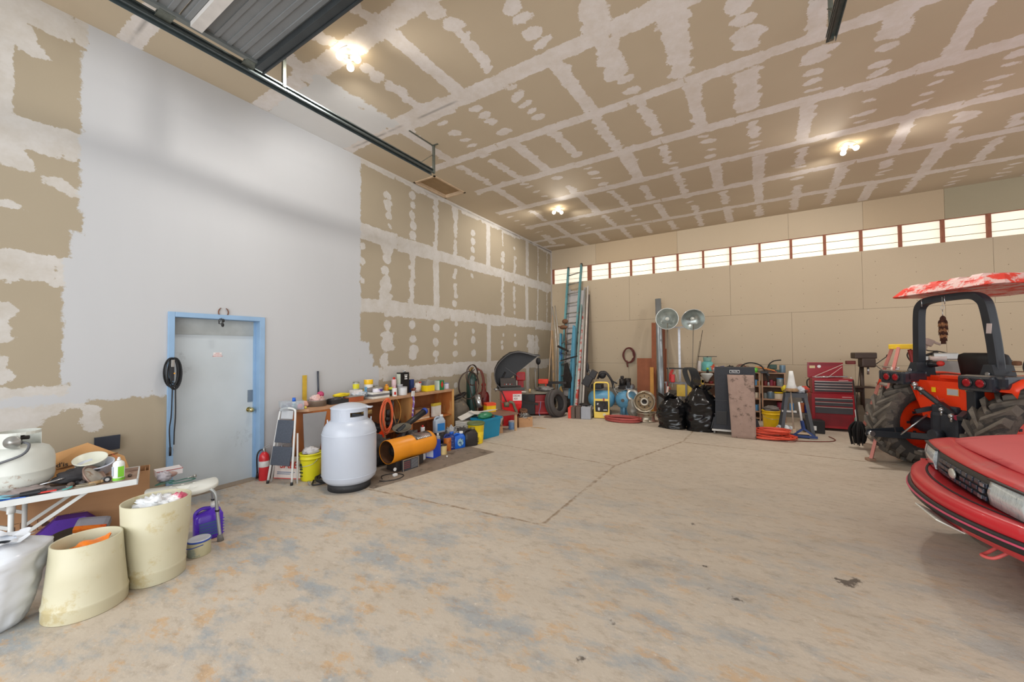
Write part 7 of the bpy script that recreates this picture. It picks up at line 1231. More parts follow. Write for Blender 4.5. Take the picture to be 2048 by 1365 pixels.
new(mat('deep_red_panel', (120, 16, 28), .5, var=.2)).bx(.05, CW-.05, -.004, 0, .10, .32).build('lower_panel', t); new(mat('red_brand_strip_white', (216, 180, 180), .4)).bx(.42, .56, .015, .0195, .955, .965).bx(.46, .60, -.002, 0, .645, .655).build('badge', t)
for sx in (.07, CW-.07):
    for sy in (.06, CD-.06): new(darki).cyl((sx-.015, sy, .027), (sx+.015, sy, .027), .027, seg=12).build('castor', t)
for sx in (0,): new(darki, True).tube([(-.01, .08, .80), (-.05, .08, .84), (-.05, .08, .94), (-.01, .08, .98)], .012, seg=6).build('side_handle', t)
b = new(steel); [b.cyl((random.uniform(.05, .3), random.uniform(.08, .3), 0), (random.uniform(.35, .62), random.uniform(.08, .3), .02), random.uniform(.006, .014), seg=7) for k in range(9)]
place(b.build('loose_spanners'), 'heap of chrome spanners lying in the open top of the red tool chest', 'spanners', (.99, 9.42, 1.003), .05); b = new(mat('pale_rod', (216, 196, 186), .5)); b.cyl((.08, .15, .02), (.54, .30, .25), .006, seg=6).cyl((.30, .15, .02), (.53, .30, .20), .005, seg=6); place(b.build('antenna_rods'), 'two thin pale rods slanting up inside the open tool chest lid', 'rods', (.99, 9.42, 1.003), .05)
# tubes and rag right of the chest
lean('plastic_tube', 'white plastic pipe leaning right of the red tool chest', 'pipe', 1717, 8.9, 1702, 756, 10.2, .035, .03, white, rnd=True); lean('plastic_tube', 'green-grey pipe leaning behind the white pipe right of the chest', 'pipe', 1712, 9.1, 1703, 762, 10.3, .035, .03, mat('green_grey_tube', (84, 120, 104), .5), rnd=True)
lean('dark_plank', 'dark weathered plank leaning between the pipes and the drill press', 'plank', 1730, 9.3, 1708, 790, 10.6, .16, .03, mat('dark_weathered_wood', (92, 84, 72), .85))
t = thing('black_brush', 'shaggy black mop head hanging near the ladder foot', 'mop', BW(1717, 862, 8.0)); b = new(mat('shaggy_black', (24, 22, 22), .95), True)
for k in range(90): a = random.uniform(0, 2*PI); r0 = random.uniform(.02, .10); b.tube([(r0*.5*math.cos(a), r0*.5*math.sin(a), .14), (r0*1.3*math.cos(a), r0*1.3*math.sin(a), .02), (r0*math.cos(a)-.0, r0*math.sin(a), -random.uniform(.10, .22))], .007, seg=4, sub=3)
b.build('strands', t); new(darki).cyl((0, 0, .05), (.04, .5, .75), .012).build('handle', t)
# ------------------------------------------------------------------ drill press, red cabinet, water bottle
t = thing('drill_press', 'dark brown bench drill press on a red cabinet by the back wall', 'drill press', (1.93, 10.2, 0), .1); dp = mat('dark_brown_casting', (72, 58, 50), .5, .3, var=.15)
new(dp).box((-.02, 0, 1.42), (.34, .26, .12), bev=.02).box((.02, -.02, 1.28), (.22, .24, .18), bev=.03).build('head', t); new(dp).cyl((-.04, .05, .05), (-.04, .05, 1.22), .035, seg=14).build('column', t); new(steel).cyl((.02, -.08, 1.20), (.02, -.08, 1.05), .018).build('spindle', t); new(darki).bar((.12, -.1, 1.24), (.30, -.14, 1.42), .014, .014).sph((.30, -.14, 1.42), .025).bar((.12, -.1, 1.24), (.25, -.14, 1.1), .012, .012).build('feed_lever', t)
new(dp).box((-.08, -.04, .80), (.34, .28, .03), bev=.005).box((-.10, .04, .74), (.12, .12, .10), bev=.01).build('table', t); new(dp).bx(-.18, .14, -.12, .16, 0, .05, .01).build('base', t); new(mat('dark_red_motor', (110, 40, 36), .5)).box((-.22, .02, 1.28), (.14, .12, .07), bev=.01).build('motor', t)
lean('thin_rod', 'thin dark rod slanting from the drill press head to the tool chest', 'rod', 1706, 9.9, 1720, 730, 10.1, .012, .01, darki, rnd=True)
t = thing('red_cabinet', 'red steel cabinet under the water bottle behind the orange ladder', 'cabinet', (2.12, 9.55, 0), .05); new(mat('red_cabinet_paint', (186, 24, 30), .4, var=.06)).bx(0, .50, 0, .40, .02, .88, .01).build('body', t); new(mat('red_cabinet_paint', 0)).bx(.02, .48, -.012, 0, .60, .84, .003).build('drawer', t); new(steel).bx(.05, .45, -.02, -.012, .80, .812).build('pull', t)
t = thing('water_bottle', 'clear plastic water bottle with a white cap on the red cabinet', 'bottle', (2.26, 9.62, .8805)); new(mat('clear_bottle_plastic', (206, 214, 220), .1, alpha=.5, var=.1, scale=20), True).lathe([(0, 0), (.085, 0), (.09, .02), (.088, .16), (.09, .20), (.06, .27), (.025, .30), (.025, .32)], seg=24).build('body', t); new(mat('blue_red_water_label', (210, 214, 226), .4, c2=(190, 90, 100), amt=.35)).lathe([(.0905, .05), (.0915, .052), (.0905, .14)], seg=24).build('label_band', t); new(white).cyl((0, 0, .315), (0, 0, .34), .028).build('cap', t)
# ------------------------------------------------------------------ orange fibreglass step ladder
fo = mat('faded_orange_fibreglass', (206, 132, 120), .6, var=.08, scale=6, c2=(226, 190, 176), amt=.38); yt_ = mat('paint_spotted_yellow_top', (238, 200, 36), .5, c2=(226, 214, 200), amt=.36, scale=12)
fL, fR = G(1722, 905), G(1740, 924); tL = BW(1790, 697, 7.62); tR = BW(1835, 697, 7.35)
t = thing('step_ladder', 'tall faded orange fibreglass step ladder with a yellow top cap', 'step ladder', (0, 0, 0))
tz = tL.z; A0 = G(1716, 885); A1 = G(1741, 922); top0 = Vector((1.99, 8.02, 0)); 
B0, B1 = BW(1784, 697, 7.95), BW(1797, 697, 7.72); zt = BW(1787, 692, 7.9).z
for a, c in ((Vector((A0.x, A0.y, 0)), B0), (Vector((A1.x, A1.y, 0)), B1)): new(fo).bar(a, c, .035, .09, up=(-.3, -1, .1)).build('front_rail', t)
for k in range(1, 6): f_ = k/6.1; new(rung).bar(Vector((A0.x, A0.y, 0)).lerp(B0, f_), Vector((A1.x, A1.y, 0)).lerp(B1, f_), .08, .02).build('step', t)
C0, C1 = BW(1819, 700, 7.85), BW(1826, 700, 7.65); D0, D1 = C0+Vector((.25, .12, -C0.z)), C1+Vector((.25, .10, -C1.z))
for a, c in ((C0, D0), (C1, D1)): new(mat('deep_rose_fibreglass', (150, 56, 52), .6)).bar(a, c, .03, .06, up=(0, -1, .1)).build('rear_rail', t)
new(alu).bar(C0.lerp(D0, .35), C1.lerp(D1, .35), .03, .03).build('spreader', t)
cm = (B0+B1+C0+C1)/4; new(yt_).box((cm.x+.04, cm.y, cm.z+.035), (.32, .30, .07), rot=(0, 0, -.5), bev=.012).build('top_cap', t)
new(mat('pale_ladder_sticker', (222, 214, 200), .5)).bar(A1.lerp(B1, .72)+Vector((-.02, -.02, 0)), A1.lerp(B1, .82)+Vector((-.02, -.02, 0)), .02, .07, up=(-.3, -1, .1)).build('sticker', t)
for a in (A0, A1): new(mat('foot_pad', (150, 120, 100), .7)).box((a.x, a.y, .02), (.09, .09, .04), rot=(0, 0, .4), bev=.01).build('foot', t)
# ------------------------------------------------------------------ orange tractor, seen from behind its right side; local x = its right, y = forward
TM = Vector((2.25, 6.86, 0)); TRO = math.atan2(-.884, .467)
tor = mat('tractor_orange', (238, 62, 20), .38, var=.05, coat=.15); tbk = mat('tractor_black', (36, 40, 46), .45, var=.15); tdk = mat('transmission_dark', (52, 56, 64), .5, .3, var=.25, scale=10); trub = mat('muddy_tractor_tyre', (92, 84, 76), .85, var=.15, scale=5, bump=.15, c2=(58, 54, 52), amt=.5)
t = thing('tractor', 'orange compact tractor with black roll bar and faded red canopy behind the red car', 'tractor', TM, TRO)
lugm = mat('worn_muddy_lug', (104, 97, 88), .85, var=.2, scale=9, c2=(84, 78, 72), amt=.45)
def ag_wheel(x, y, R, w, n, side):
    """side: +1 when the dished face points to +x"""
    MX = Matrix.Translation((x, y, R)) @ Matrix.Rotation(PI/2, 4, 'Y')
    r = R*.59; b = new(trub, True)
    b.lathe([(r, -w*.40), (r*1.1, -w*.48), (R*.78, -w*.52), (R*.86, -w*.47), (R*.90, -w*.36), (R*.92, 0), (R*.90, w*.36), (R*.86, w*.47), (R*.78, w*.52), (r*1.1, w*.48), (r, w*.40)], M=MX, seg=48)
    for s in (-1, 1):
        for k in range(n):
            a = 2*PI*(k+(.5 if s > 0 else 0))/n; P = []
            def pt(rr, xx, da): return MX @ Vector((rr*math.cos(a+da), rr*math.sin(a+da), xx))
            sw_ = -.36
            bot = [pt(R*.90, s*w*-.04, -.055), pt(R*.90, s*w*-.04, .065), pt(R*.80, s*w*.51, sw_+.10), pt(R*.80, s*w*.51, sw_-.10)]
            tp = [pt(R*1.0, s*w*-.02, -.03), pt(R*1.0, s*w*-.02, .04), pt(R*.965, s*w*.50, sw_+.065), pt(R*.965, s*w*.50, sw_-.065)]
            b.m(lugm); b.loft([bot, tp], smooth=False)
    wt_ = b.build('wheel', t)
    rm = new(tor, True); rm.lathe([(r*1.0, -w*.40), (r*1.03, -w*.42), (r*.97, -w*.3), (r*.93, 0), (r*.97, w*.3), (r*1.03, w*.42), (r*1.0, w*.40)], M=MX, seg=40)
    rm.lathe([(r*.95, side*w*.02), (r*.75, side*-w*.10), (r*.42, side*-w*.12), (r*.30, side*-w*.02), (0, side*-w*.02)], M=MX, seg=36); rm.build('rim', wt_)
    hb_ = new(tdk); hb_.cyl((x-side*.14, y, R), (x+.0, y, R), r*.28, seg=18)
    for k in range(6): hb_.box((x-side*w*.13, y+r*.45*math.cos(k*PI/3), R+r*.45*math.sin(k*PI/3)), (.02, .03, .03))
    hb_.build('hub', wt_)
ag_wheel(-.62, -.06, .565, .34, 20, -1); ag_wheel(.62, -.06, .565, .34, 20, 1)
ag_wheel(-.52, 1.75, .34, .20, 16, -1); ag_wheel(.52, 1.75, .34, .20, 16, 1)
# fenders with inner panels
for sx in (-1, 1):
    f = new(tor, True)
    P = [(-.40, 1.10), (-.37, 1.19), (-.28, 1.238), (.10, 1.245), (.45, 1.20), (.62, 1.05), (.68, .85)]
    f.loft([[Vector((sx*.36, y, z)) for y, z in P], [Vector((sx*.42, y, z+.012)) for y, z in P], [Vector((sx*.76, y, z)) for y, z in P], [Vector((sx*.80, y, z-.05)) for y, z in P]], closed=False)
    f.build('fender', t, solid=.012)
    new(tor).prism([(sx*.365, -.40, 1.23), (sx*.365, .45, 1.20), (sx*.365, .45, .60), (sx*.365, -.02, .62), (sx*.365, -.24, .80)], (sx*.008, 0, 0)).build('inner_fender', t)
    h_ = new(mat('glossy_black_housing', (42, 46, 54), .25, var=.1, coat=.4)); h_.box((sx*.49, -.42, 1.18), (.34, .12, .17), bev=.03).box((sx*.53, -.31, 1.20), (.42, .26, .14), bev=.03); hh = h_.build('light_housing', t)
    for dx in (-.065, .065): 
        lm = new(mat('red_tail_lens', (150, 14, 26), .2, var=.15, scale=40), True).sph((sx*.49+dx, -.484, 1.185), (.046, .016, .046), 20); lm.build('tail_lamp', hh); new(blackp).lathe([(.045, 0), (.055, 0), (.055, .012), (.045, .012)], M=Matrix.Translation((sx*.49+dx, -.480, 1.185)) @ Matrix.Rotation(PI/2, 4, 'X'), seg=24).build('lamp_bezel', hh)
# platform, rear orange panel
new(tor).box((0, -.10, 1.12), (.72, .06, .20), bev=.01).box((0, -.20, 1.02), (.70, .14, .16), bev=.02).box((.03, -.14, 1.21), (.40, .10, .05), bev=.01).build('rear_panel', t)
new(tor).prism([(-.36, -.285, 1.16), (.36, -.285, 1.16), (.36, -.275, .70), (.24, -.275, .84), (-.02, -.275, .84), (-.16, -.275, .68), (-.30, -.275, .70), (-.36, -.28, .92)], (0, .02, 0)).build('lower_rear_panel', t)
new(tor).box((0, .3, .98), (.72, .75, .03)).build('platform', t)
new(mat('yellow_warning_label', (244, 200, 30), .4)).box((-.14, -.288, 1.05), (.05, .004, .06)).build('yellow_label', t); wl = new(mat('grey_data_label', (176, 178, 180), .4)).box((.08, -.288, 1.04), (.12, .004, .07)).build('data_label', t); new(mat('orange_label_edge', (236, 150, 60), .4)).box((.08, -.2865, 1.04), (.135, .002, .085)).build('label_edge', t)
new(mat('olive_strut', (130, 134, 96), .5)).bar((.24, -.30, 1.10), (.36, -.31, .90), .03, .02).build('strut', t)
# transmission and hydraulics
d_ = new(tdk); d_.box((0, .12, .58), (.34, .9, .42), bev=.05).cyl((-.48, -.10, .555), (.48, -.10, .555), .10, seg=20).box((.08, -.28, .64), (.22, .14, .28), bev=.03).cyl((0, -.36, .52), (0, -.46, .52), .06).box((0, -.25, .82), (.30, .14, .10), bev=.02); d_.build('transmission', t)
new(tor).box((.02, -.12, .78), (.30, .20, .12), bev=.02).build('hydraulic_cover', t)
tl_ = new(tbk); tl_.bar((-.40, -.42, .44), (-.10, -.22, .46), .05, .07, up=(0, 0, 1)); tl_.build('lower_link_root', t)
for sx, e in ((-1, (-.44, -.80, .44)), (1, (.44, -.80, .40))):
    l_ = new(tbk); l_.bar((sx*.26, -.05, .42), e, .03, .075); lo = l_.build('lower_link', t)
    new(tbk).prism([(e[0]-.02, e[1]-.04, e[2]+.055), (e[0]-.02, e[1]+.40, e[2]+.085), (e[0]-.02, e[1]+.44, e[2]+.03), (e[0]-.02, e[1]-.05, e[2]-.03)], (.015, 0, 0)).build('link_plate', lo)
    new(steel).cyl((e[0]-.04, e[1], e[2]), (e[0]+.03, e[1], e[2]), .035, seg=18).build('ball_end', lo); new(steel).cyl((e[0]-.04, e[1]+.30, e[2]+.0), (e[0]-.05, e[1]+.30, e[2]), .03, seg=14).build('link_pin', lo)
    ch = new(steel); ch.cyl((sx*.36, -.50, .44), (sx*.24, -.28, .72), .011, seg=8); ch.build('lift_rod', t); new(tbk).bar((sx*.16, -.20, .84), (sx*.26, -.40, .76), .05, .05).build('lift_arm', t)
new(tbk).cyl((-.26, -.36, 1.06), (.04, -.36, .86), .028, seg=14).bar((.0, -.36, .90), (.14, -.33, .78), .06, .05).build('top_link', t)
new(steel, True).sph((-.29, -.37, 1.10), .034).cyl((-.29, -.37, 1.08), (-.29, -.37, .98), .016).sph((-.22, -.37, 1.04), .026).sph((.04, -.39, .84), .026).sph((.14, -.38, .79), .03).build('ball_joints', t) if False else None
for q_, r_ in (((-.29, -.37, 1.10), .034), ((-.21, -.37, 1.05), .026), ((.05, -.39, .83), .026), ((.15, -.38, .77), .03)): new(steel, True).sph(q_, r_).cyl(q_, (q_[0], q_[1], q_[2]-.07), r_*.5, seg=10).build('ball_joint', t)
db = new(mat('steel_drawbar', (96, 92, 88), .5, .5)); db.bx(-.05, .05, -.62, .1, .28, .315); db.cyl((0, -.58, .315), (0, -.58, .33), .045, .03, seg=16); db.build('drawbar', t)
new(redink).tube([(-.05, -.34, .98), (0, -.36, .94), (.06, -.36, .96)], .006, seg=6).build('red_hose', t); new(mat('red_remote_cap', (150, 30, 60), .4)).cyl((.20, -.34, .76), (.20, -.38, .76), .03).build('cap', t)
new(tbk).box((.33, -.30, .92), (.10, .10, .34), bev=.015).build('lever_console', t)
# roll bar
for sx in (-1, 1):
    new(tbk).prism([(sx*.52, -.28, 1.20), (sx*.34, -.28, 1.20), (sx*.38, -.26, 1.38), (sx*.46, -.26, 1.38)], (0, .22, 0)).build('roll_bar_bracket', t); new(steel).cyl((sx*.44, -.29, 1.28), (sx*.44, -.275, 1.28), .02).build('bolt', t)
rb = new(tbk); Pt = [(-.44, -.17, 1.20), (-.42, -.18, 1.60), (-.385, -.20, 2.0), (-.34, -.21, 2.12), (-.24, -.215, 2.17), (0, -.215, 2.18), (.24, -.215, 2.17), (.34, -.21, 2.12), (.385, -.20, 2.0), (.42, -.18, 1.60), (.44, -.17, 1.20)]
Q = []
for i in range(len(Pt)-1):
    p0, p1, p2, p3 = (Vector(Pt[max(0, min(len(Pt)-1, j))]) for j in (i-1, i, i+1, i+2))
    for k in range(5): s_ = k/5; Q.append(.5*((2*p1)+(p2-p0)*s_+(2*p0-5*p1+4*p2-p3)*s_*s_+(3*p1-p0-3*p2+p3)*s_**3))
Q.append(Vector(Pt[-1])); R_ = []
for i, p in enumerate(Q):
    d = (Q[min(i+1, len(Q)-1)]-Q[max(i-1, 0)]).normalized(); n_ = d.cross(Vector((0, 1, 0))).normalized(); R_.append([p+n_*a_+Vector((0, b_, 0)) for a_, b_ in ((-.038, -.045), (.038, -.045), (.044, -.03), (.044, .03), (.038, .045), (-.038, .045))])
rb.loft(R_, smooth=False); rbo = rb.build('roll_bar', t); new(mat('pale_bar_label', (190, 176, 172), .5)).box((.425, -.235, 1.78), (.05, .003, .11), rot=(0, .08, 0)).build('label', rbo)
# canopy
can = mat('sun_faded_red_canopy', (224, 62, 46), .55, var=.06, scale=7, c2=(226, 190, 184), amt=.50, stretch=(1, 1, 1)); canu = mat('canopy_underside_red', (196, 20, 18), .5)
def cr(a, y0, y1, z, ch=.10):
    y0 += .04; y1 += .04; z += .045
    return [Vector(q) for q in ((-a+ch, y0, z), (a-ch, y0, z), (a, y0+ch, z), (a, y1-ch, z), (a-ch, y1, z), (-a+ch, y1, z), (-a, y1-ch, z), (-a, y0+ch, z))]
c_ = new(can); c_.loft([cr(.63, -.42, .95, 2.205), cr(.64, -.43, .96, 2.21), cr(.56, -.35, .88, 2.315), cr(.52, -.31, .84, 2.33), cr(.2, .0, .5, 2.34)], smooth=False)
for x in (-.36, -.12, .12, .36): c_.loft([[Vector((x+dx, y, z)) for dx, z in ((-.07, z0-.005), (-.055, z0+.022), (.055, z0+.022), (.07, z0-.005))] for y, z0 in ((-.345, 2.30), (-.26, 2.375), (.86, 2.375), (.94, 2.30))], smooth=False)
co_ = c_.build('canopy', t)
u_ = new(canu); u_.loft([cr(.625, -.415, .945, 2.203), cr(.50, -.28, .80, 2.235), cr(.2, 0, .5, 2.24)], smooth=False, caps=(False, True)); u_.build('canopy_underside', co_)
new(steel).cyl((-.28, -.26, 2.13), (-.28, -.26, 2.20), .006, seg=8).cyl((.0, -.265, 2.14), (.0, -.265, 2.20), .006, seg=8).build('u_bolts', co_) if False else None
for x in (-.28, .0): new(steel).cyl((x, -.262, 2.10), (x, -.262, 2.20), .005, seg=8).build('u_bolt', co_)
# seat, levers, steering wheel, dash, bonnet
sb = new(mat('black_vinyl_seat', (26, 26, 28), .6, var=.15, scale=20)); sb.loft([[Vector((sx*w_, y, z)) for sx, w_ in ((-1, .22), (-1, .25), (1, .25), (1, .22))] if False else [Vector((.02-w_, y, z)), Vector((.02+w_, y, z)), Vector((.02+w_, y+.07, z)), Vector((.02-w_, y+.07, z))] for w_, y, z in ((.22, .12, 1.14), (.24, .11, 1.25), (.25, .09, 1.42), (.23, .08, 1.48), (.17, .085, 1.505))], smooth=True); sb.box((.02, .32, 1.17), (.46, .44, .10), bev=.04); sb.build('seat', t)
new(tbk).bar((.30, .0, 1.2), (.26, .05, 1.42), .02, .02).sph((.26, .05, 1.43), .022).build('lever', t); new(tbk, True).tube([(.25, .02, 1.2), (.24, .0, 1.38), (.28, 0, 1.46)], .012, seg=6).build('lever', t)
new(mat('grey_dash_cowl', (124, 122, 118), .5)).box((.0, .98, 1.12), (.36, .16, .40), rot=(-.15, 0, 0), bev=.03).build('dash', t); new(tbk, True).tube([(.17*math.cos(a), .80+.05*math.sin(a), 1.36+.16*math.sin(a)) for a in np.linspace(0, 2*PI, 21)[:-1]], .014, seg=8, closed=True, sub=2).build('steering_wheel', t)
new(tor, True).loft([[Vector((w_*c_, y, z0+(z1-z0)*s_)) for c_, s_ in ((-1, 0), (-1, .6), (-.8, .93), (-.4, 1), (.4, 1), (.8, .93), (1, .6), (1, 0))] for w_, y, z0, z1 in ((.27, 1.05, .62, 1.22), (.27, 1.3, .62, 1.21), (.25, 1.9, .62, 1.13), (.22, 2.15, .62, 1.06))]).build('bonnet', t); new(tdk).bx(-.16, .16, .4, 2.05, .42, .66, .03).cyl((-.50, 1.75, .34), (.50, 1.75, .34), .05).build('front_frame', t)
# black lamp left, amber work lamp right
new(blackp, True).sph((-.34, -.10, 1.36), (.10, .05, .04)).cyl((-.44, -.10, 1.36), (-.36, -.10, 1.36), .05).build('side_lamp', t); new(redink).sph((-.24, -.10, 1.37), (.04, .035, .035)).build('side_lens', t)
new(mat('amber_white_work_lens', (222, 200, 130), .25, var=.1, c2=(206, 140, 40), amt=.42, scale=14), True).sph((.74, -.02, 1.37), (.09, .05, .09), 20).build('amber_lamp', t); new(rust).cyl((.74, 0, 1.24), (.74, 0, 1.33), .035).bar((.50, -.1, 1.31), (.70, -.05, 1.31), .01, .01).box((.56, -.12, 1.40), (.06, .05, .05), bev=.015).build('lamp_bracket', t)
# things by the tractor seat seen through the frame
g0 = BW(1872, 720, 9.3); t2 = thing('bench_grinder_rack', 'grey machine with clamped silver parts behind the tractor seat', 'machine', (g0.x+.05, 9.35, 0), .05)
new(mat('grey_machine_body', (136, 132, 128), .5, var=.1)).bx(-.22, .30, 0, .30, 0, 1.34, .01).build('body', t2); new(alu).box((.10, .1, 1.42), (.30, .14, .12), bev=.02).cyl((-.12, .1, 1.34), (-.12, .1, 1.42), .07).build('vise', t2); new(mat('red_white_tin_strip', (196, 180, 176), .4)).cyl((-.02, -.03, 1.345), (-.02, -.03, 1.42), .10).build('tin', t2)
new(darki, True).tube([(-.30, .1, 1.30), (-.36, .1, 1.45), (-.25, .1, 1.60), (-.10, .1, 1.52), (.05, .1, 1.50), (.30, .1, 1.42), (.45, .1, 1.40)], .010, seg=6).bar((-.25, .1, 1.38), (.02, .1, 1.50), .04, .04).build('clamp_arm', t2); new(mat('grey_brown_lever', (140, 120, 110), .5)).bar((-.20, .1, 1.76), (.06, .1, 1.62), .04, .03).box((-.08, .1, 1.66), (.12, .05, .12), rot=(0, .5, 0), bev=.02).bar((-.16, .1, 1.45), (-.1, .1, 1.62), .02, .02).build('top_lever', t2)
# raccoon tail
q = G(1872, 610, 2.06); c0 = TM+Matrix.Rotation(TRO, 3, 'Z') @ Vector((-.02, -.27, 0)); t3 = thing('fur_tail', 'striped brown furry tail charm hanging from the tractor canopy', 'fur tail', (c0.x, c0.y, 2.08))
f1 = mat('dark_brown_fur', (66, 34, 22), .95, var=.3, scale=40); f2 = mat('tan_fur', (150, 104, 70), .95, var=.2, scale=40)
def furring(z, r, m_, seed):
    b = new(m_, True); random.seed(seed)
    for k in range(46):
        a = random.uniform(0, 2*PI); rr = r*random.uniform(.5, 1.0); b.tube([(rr*.35*math.cos(a), rr*.35*math.sin(a), z+.022), (rr*.85*math.cos(a), rr*.85*math.sin(a), z+.0), (rr*math.cos(a), rr*math.sin(a), z-.035)], lambda s: .006*(1-s)+.001, seg=4, sub=2)
    b.sph((0, 0, z), (r*.6, r*.6, .034), 12); b.build('fur_band', t3)
for k in range(9): furring(-.15-.035*k, (.030, .042, .046, .045, .044, .040, .036, .034, .024)[k], f1 if k in (0, 1, 3, 5, 7, 8) else f2, 300+k)
new(alu, True).tube([(.015*math.cos(a), 0, -.02+.022*math.sin(a)) for a in np.linspace(0, 2*PI, 13)[:-1]], .0035, seg=6, closed=True, sub=2).cyl((0, 0, -.045), (0, 0, -.125), .004, seg=6).cyl((0, 0, 0), (0, 0, .11), .002, seg=6).build('split_ring', t3)
# ------------------------------------------------------------------ red car, nose towards the left; x = backwards along the car, centre line y = 4.08
CY = 4.08; HW = .83
carr = mat('dusty_red_car_paint', (204, 40, 50), .38, var=.05, scale=3, coat=.2, c2=(196, 80, 84), amt=.40); carh = mat('dust_faded_red_bonnet', (212, 84, 88), .55, var=.05, scale=3, c2=(200, 66, 74), amt=.45); cblk = mat('car_black_trim', (34, 32, 34), .45); cgap = mat('dark_panel_gap', (40, 18, 20), .8)
t = thing('car', 'red car with grid grille parked nose-out at the right edge', 'car', (0, 0, 0))
def xf(y, k=.12): s = (y-CY)/HW; return k*abs(s)**2.2
def strip(name, prof, k, x0, y0, y1, m_, n=28, par=None, smooth=True):
    """profile of (dx, z) swept across the nose along the bowed front line"""
    b = new(m_, smooth); R_ = []
    for i in range(n+1):
        y = y0+(y1-y0)*i/n; R_.append([Vector((x0+xf(y, k)+dx, y, z)) for dx, z in prof])
    b.loft(R_, smooth=smooth); return b.build(name, par or t)
# bumper with black rubbing strip and pink line, lower valance
YB0, YB1 = CY-HW-.02, CY+HW+.02
bump = strip('bumper', [(.20, .575), (.03, .575), (.0, .565), (-.005, .52), (.0, .50), (.0, .44), (.04, .38), (.14, .33), (.22, .32), (.24, .38)], .22, 1.07, YB0, YB1, carr)
strip('rubbing_strip', [(.01, .50), (-.022, .495), (-.026, .455), (-.015, .43), (.01, .43)], .22, 1.07, YB0, YB1, cblk, par=bump); strip('pink_line', [(-.02, .480), (-.032, .478), (-.032, .468), (-.02, .466)], .22, 1.07, YB0, YB1, mat('pink_red_moulding', (210, 80, 110), .4), par=bump); strip('top_groove', [(.10, .576), (.10, .579), (.085, .579), (.085, .576)], .22, 1.07, YB0+.15, YB1-.15, cgap, par=bump)
for s in (-1, 1):
    cs = new(carr, True); cs.loft([[Vector((x, CY+s*(HW+.02-.0*j), z)) for x, z in ((1.29, .575), (1.29, .32), (1.58, .32), (1.58, .575))] for j in (0,)]+[[Vector((x, CY+s*(HW-.03), z)) for x, z in ((1.29, .575), (1.29, .32), (1.58, .32), (1.58, .575))]], smooth=False); cs.build('bumper_side', t); new(cblk).bx(1.29, 1.58, CY+s*(HW+.02), CY+s*(HW+.032), .43, .50).build('side_strip', t)
# nose panel, grille, lights
strip('nose_panel', [(.03, .738), (-.008, .742), (-.006, .752), (.03, .768), (.12, .79), (.20, .79), (.2, .74)], .07, 1.275, CY-HW+.02, CY+HW-.02, carr)
gr = strip('grille', [(.02, .74), (.0, .738), (-.012, .60), (.0, .565), (.03, .565)], .07, 1.265, CY-HW+.03, CY+HW-.03, cblk)
gcell = mat('blue_black_grille_cell', (38, 44, 58), .35, coat=.3)
for j in range(3):
    for i in range(9):
        y = CY-.36+.08*i+.025*(j % 2)
        if abs(y-CY) < .05 and j == 1: continue
        b = new(gcell); b.box((1.252+xf(y, .07)-.002*j, y, .69-.04*j), (.012, .066, .028), bev=.004); b.build('grille_cell', gr)
for j in range(3): new(mat('silver_mesh_vent', (150, 156, 164), .3, .7, var=.4, scale=60)).box((1.240+xf(CY-.36+.02*j, .07), CY-.36+.012*j, .69-.04*j), (.006, .045, .022)).build('vent', gr)
bd = new(mat('milky_silver_badge', (196, 196, 186), .3, .3), True).sph((1.235, CY+.02, .655), (.014, .05, .036), 20).build('badge', gr)
hl = mat('headlamp_glass', (196, 204, 204), .08, var=.12, scale=24, stretch=(1, 6, 1), coat=.6, c2=(150, 160, 166), amt=.4); ind = mat('frosted_side_lens', (206, 204, 206), .25, var=.05)
for s in (-1, 1):
    ya, yb = CY+s*.42, CY+s*.72
    h_ = strip('headlamp', [(.03, .735), (-.008, .732), (-.024, .66), (-.012, .585), (.03, .58)], .07, 1.26, min(ya, yb), max(ya, yb), hl, n=12)
    ya, yb = CY+s*.722, CY+s*(HW-.01); strip('indicator', [(.03, .735), (-.006, .730), (-.020, .66), (-.01, .585), (.03, .58)], .07, 1.262, min(ya, yb), max(ya, yb), ind, n=8)
    strip('lamp_surround', [(.03, .748), (-.014, .745), (-.014, .737), (.03, .737)], .07, 1.26, min(CY+s*.40, CY+s*HW), max(CY+s*.40, CY+s*HW), cblk, n=12)
pl_ = new(mat('plain_white_number_plate', (214, 216, 206), .5)).box((1.09, 3.86, .395), (.008, .32, .15), rot=(0, -1.12, .05), bev=.002).build('number_plate', t)
new(mat('pink_tow_hook', (216, 96, 92), .5), True).tube([(1.34, 3.72, .34), (1.26, 3.70, .27), (1.22, 3.66, .26), (1.26, 3.62, .27), (1.34, 3.62, .34)], .010, seg=8).build('tow_hook', t)
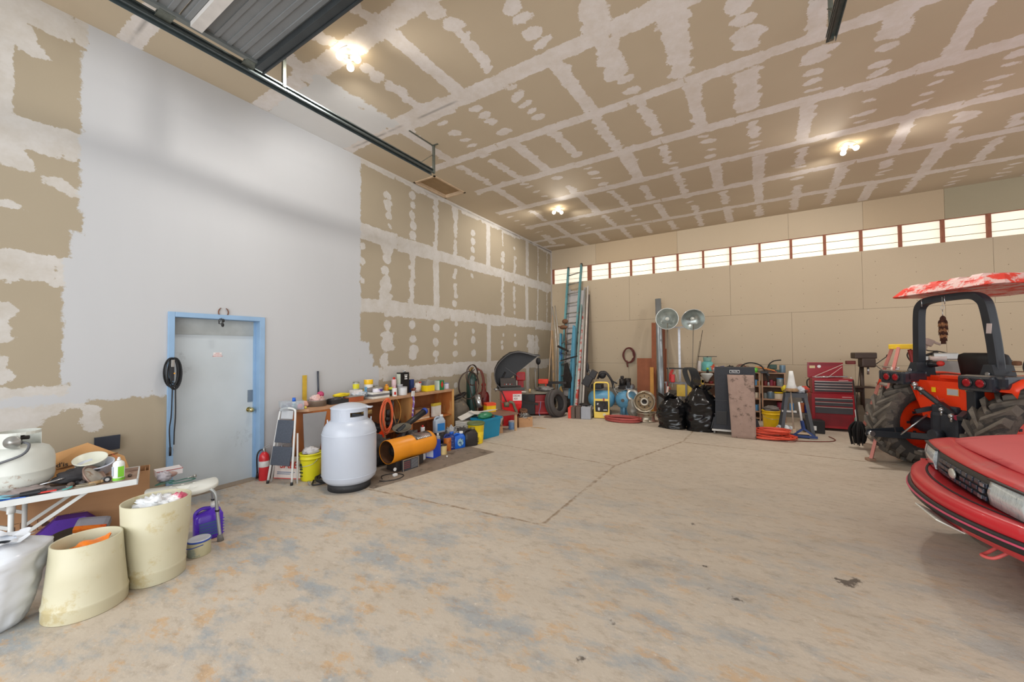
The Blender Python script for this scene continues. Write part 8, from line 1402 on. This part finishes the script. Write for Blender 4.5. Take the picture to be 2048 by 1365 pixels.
# body shell behind
def sec(x, hw, z0, zs, zc, zb=None):
    return [Vector((x, CY+a*hw, z)) for a, z in ((-.93, z0), (-1.0, z0+.10), (-1.0, (z0+zs)/2), (-.985, zs-.05), (-.93, zs), (-.5, zc), (0, zc+.012), (.5, zc), (.93, zs), (.985, zs-.05), (1.0, (z0+zs)/2), (1.0, z0+.10), (.93, z0))]
bs = new(carr, True); bs.loft([sec(1.44, .80, .36, .74, .75), sec(1.56, .83, .34, .79, .80), sec(2.45, .86, .24, .89, .90), sec(2.60, .86, .22, .92, .92), sec(4.55, .86, .24, .94, .94), sec(5.25, .82, .30, .90, .92), sec(5.35, .78, .38, .80, .84)]); bs.build('body', t)
hd = new(carh, True)
def hfn(u, v):
    a = v*2-1; x = 1.40+.07*abs(a)**2.6+(2.50-1.40-.07*abs(a)**2.6)*u; y = CY+a*.765; return Vector((x, y, .795+.145*u**.8+.045*(1-a*a)*(.55+.45*u)-.02*(1-u)**6*1.0))
hd.grid(hfn, 20, 26); hdo = hd.build('bonnet', t, solid=.014)
cb_ = new(carr, True); cb_.loft([[Vector((x, CY+a*hw, z)) for a, z in ((-1, .93), (-.80, zt), (.80, zt), (1, .93))] for x, hw, zt in ((2.5, .78, .94), (3.15, .76, 1.36), (4.25, .76, 1.37), (4.95, .76, .96))], smooth=False); cb_.build('cabin', t)
gls = mat('dark_car_glass', (40, 48, 54), .08, coat=.5); g_ = new(gls); g_.prism([(2.56, CY-.66, .975), (2.56, CY+.66, .975), (3.10, CY+.58, 1.335), (3.10, CY-.58, 1.335)], (-.012, 0, .012)); g_.build('windscreen', t)
for s in (-1, 1): new(gls).prism([(2.80, CY+s*.775, .97), (4.70, CY+s*.775, .97), (4.25, CY+s*.635, 1.32), (3.22, CY+s*.635, 1.32)], (0, s*.012, .004)).build('side_window', t)
for x, y in ((1.64, CY+.66), (1.64, CY-.66), (4.45, CY+.70), (4.45, CY-.70)):
    MX = Matrix.Translation((x, y, .295)) @ Matrix.Rotation(PI/2, 4, 'X'); w_ = new(mat('car_tyre_rubber', (38, 38, 42), .7), True).lathe([(.17, -.08), (.20, -.095), (.27, -.095), (.292, -.08), (.295, 0), (.292, .08), (.27, .095), (.20, .095), (.17, .08), (.17, -.08)], M=MX, seg=36).build('wheel', t); new(alu, True).lathe([(.172, -.07), (.15, -.05), (.06, -.075), (0, -.075)], M=MX, seg=28).lathe([(.172, .07), (.15, .05), (.06, .075), (0, .075)], M=MX, seg=28).build('wheel_trim', w_)
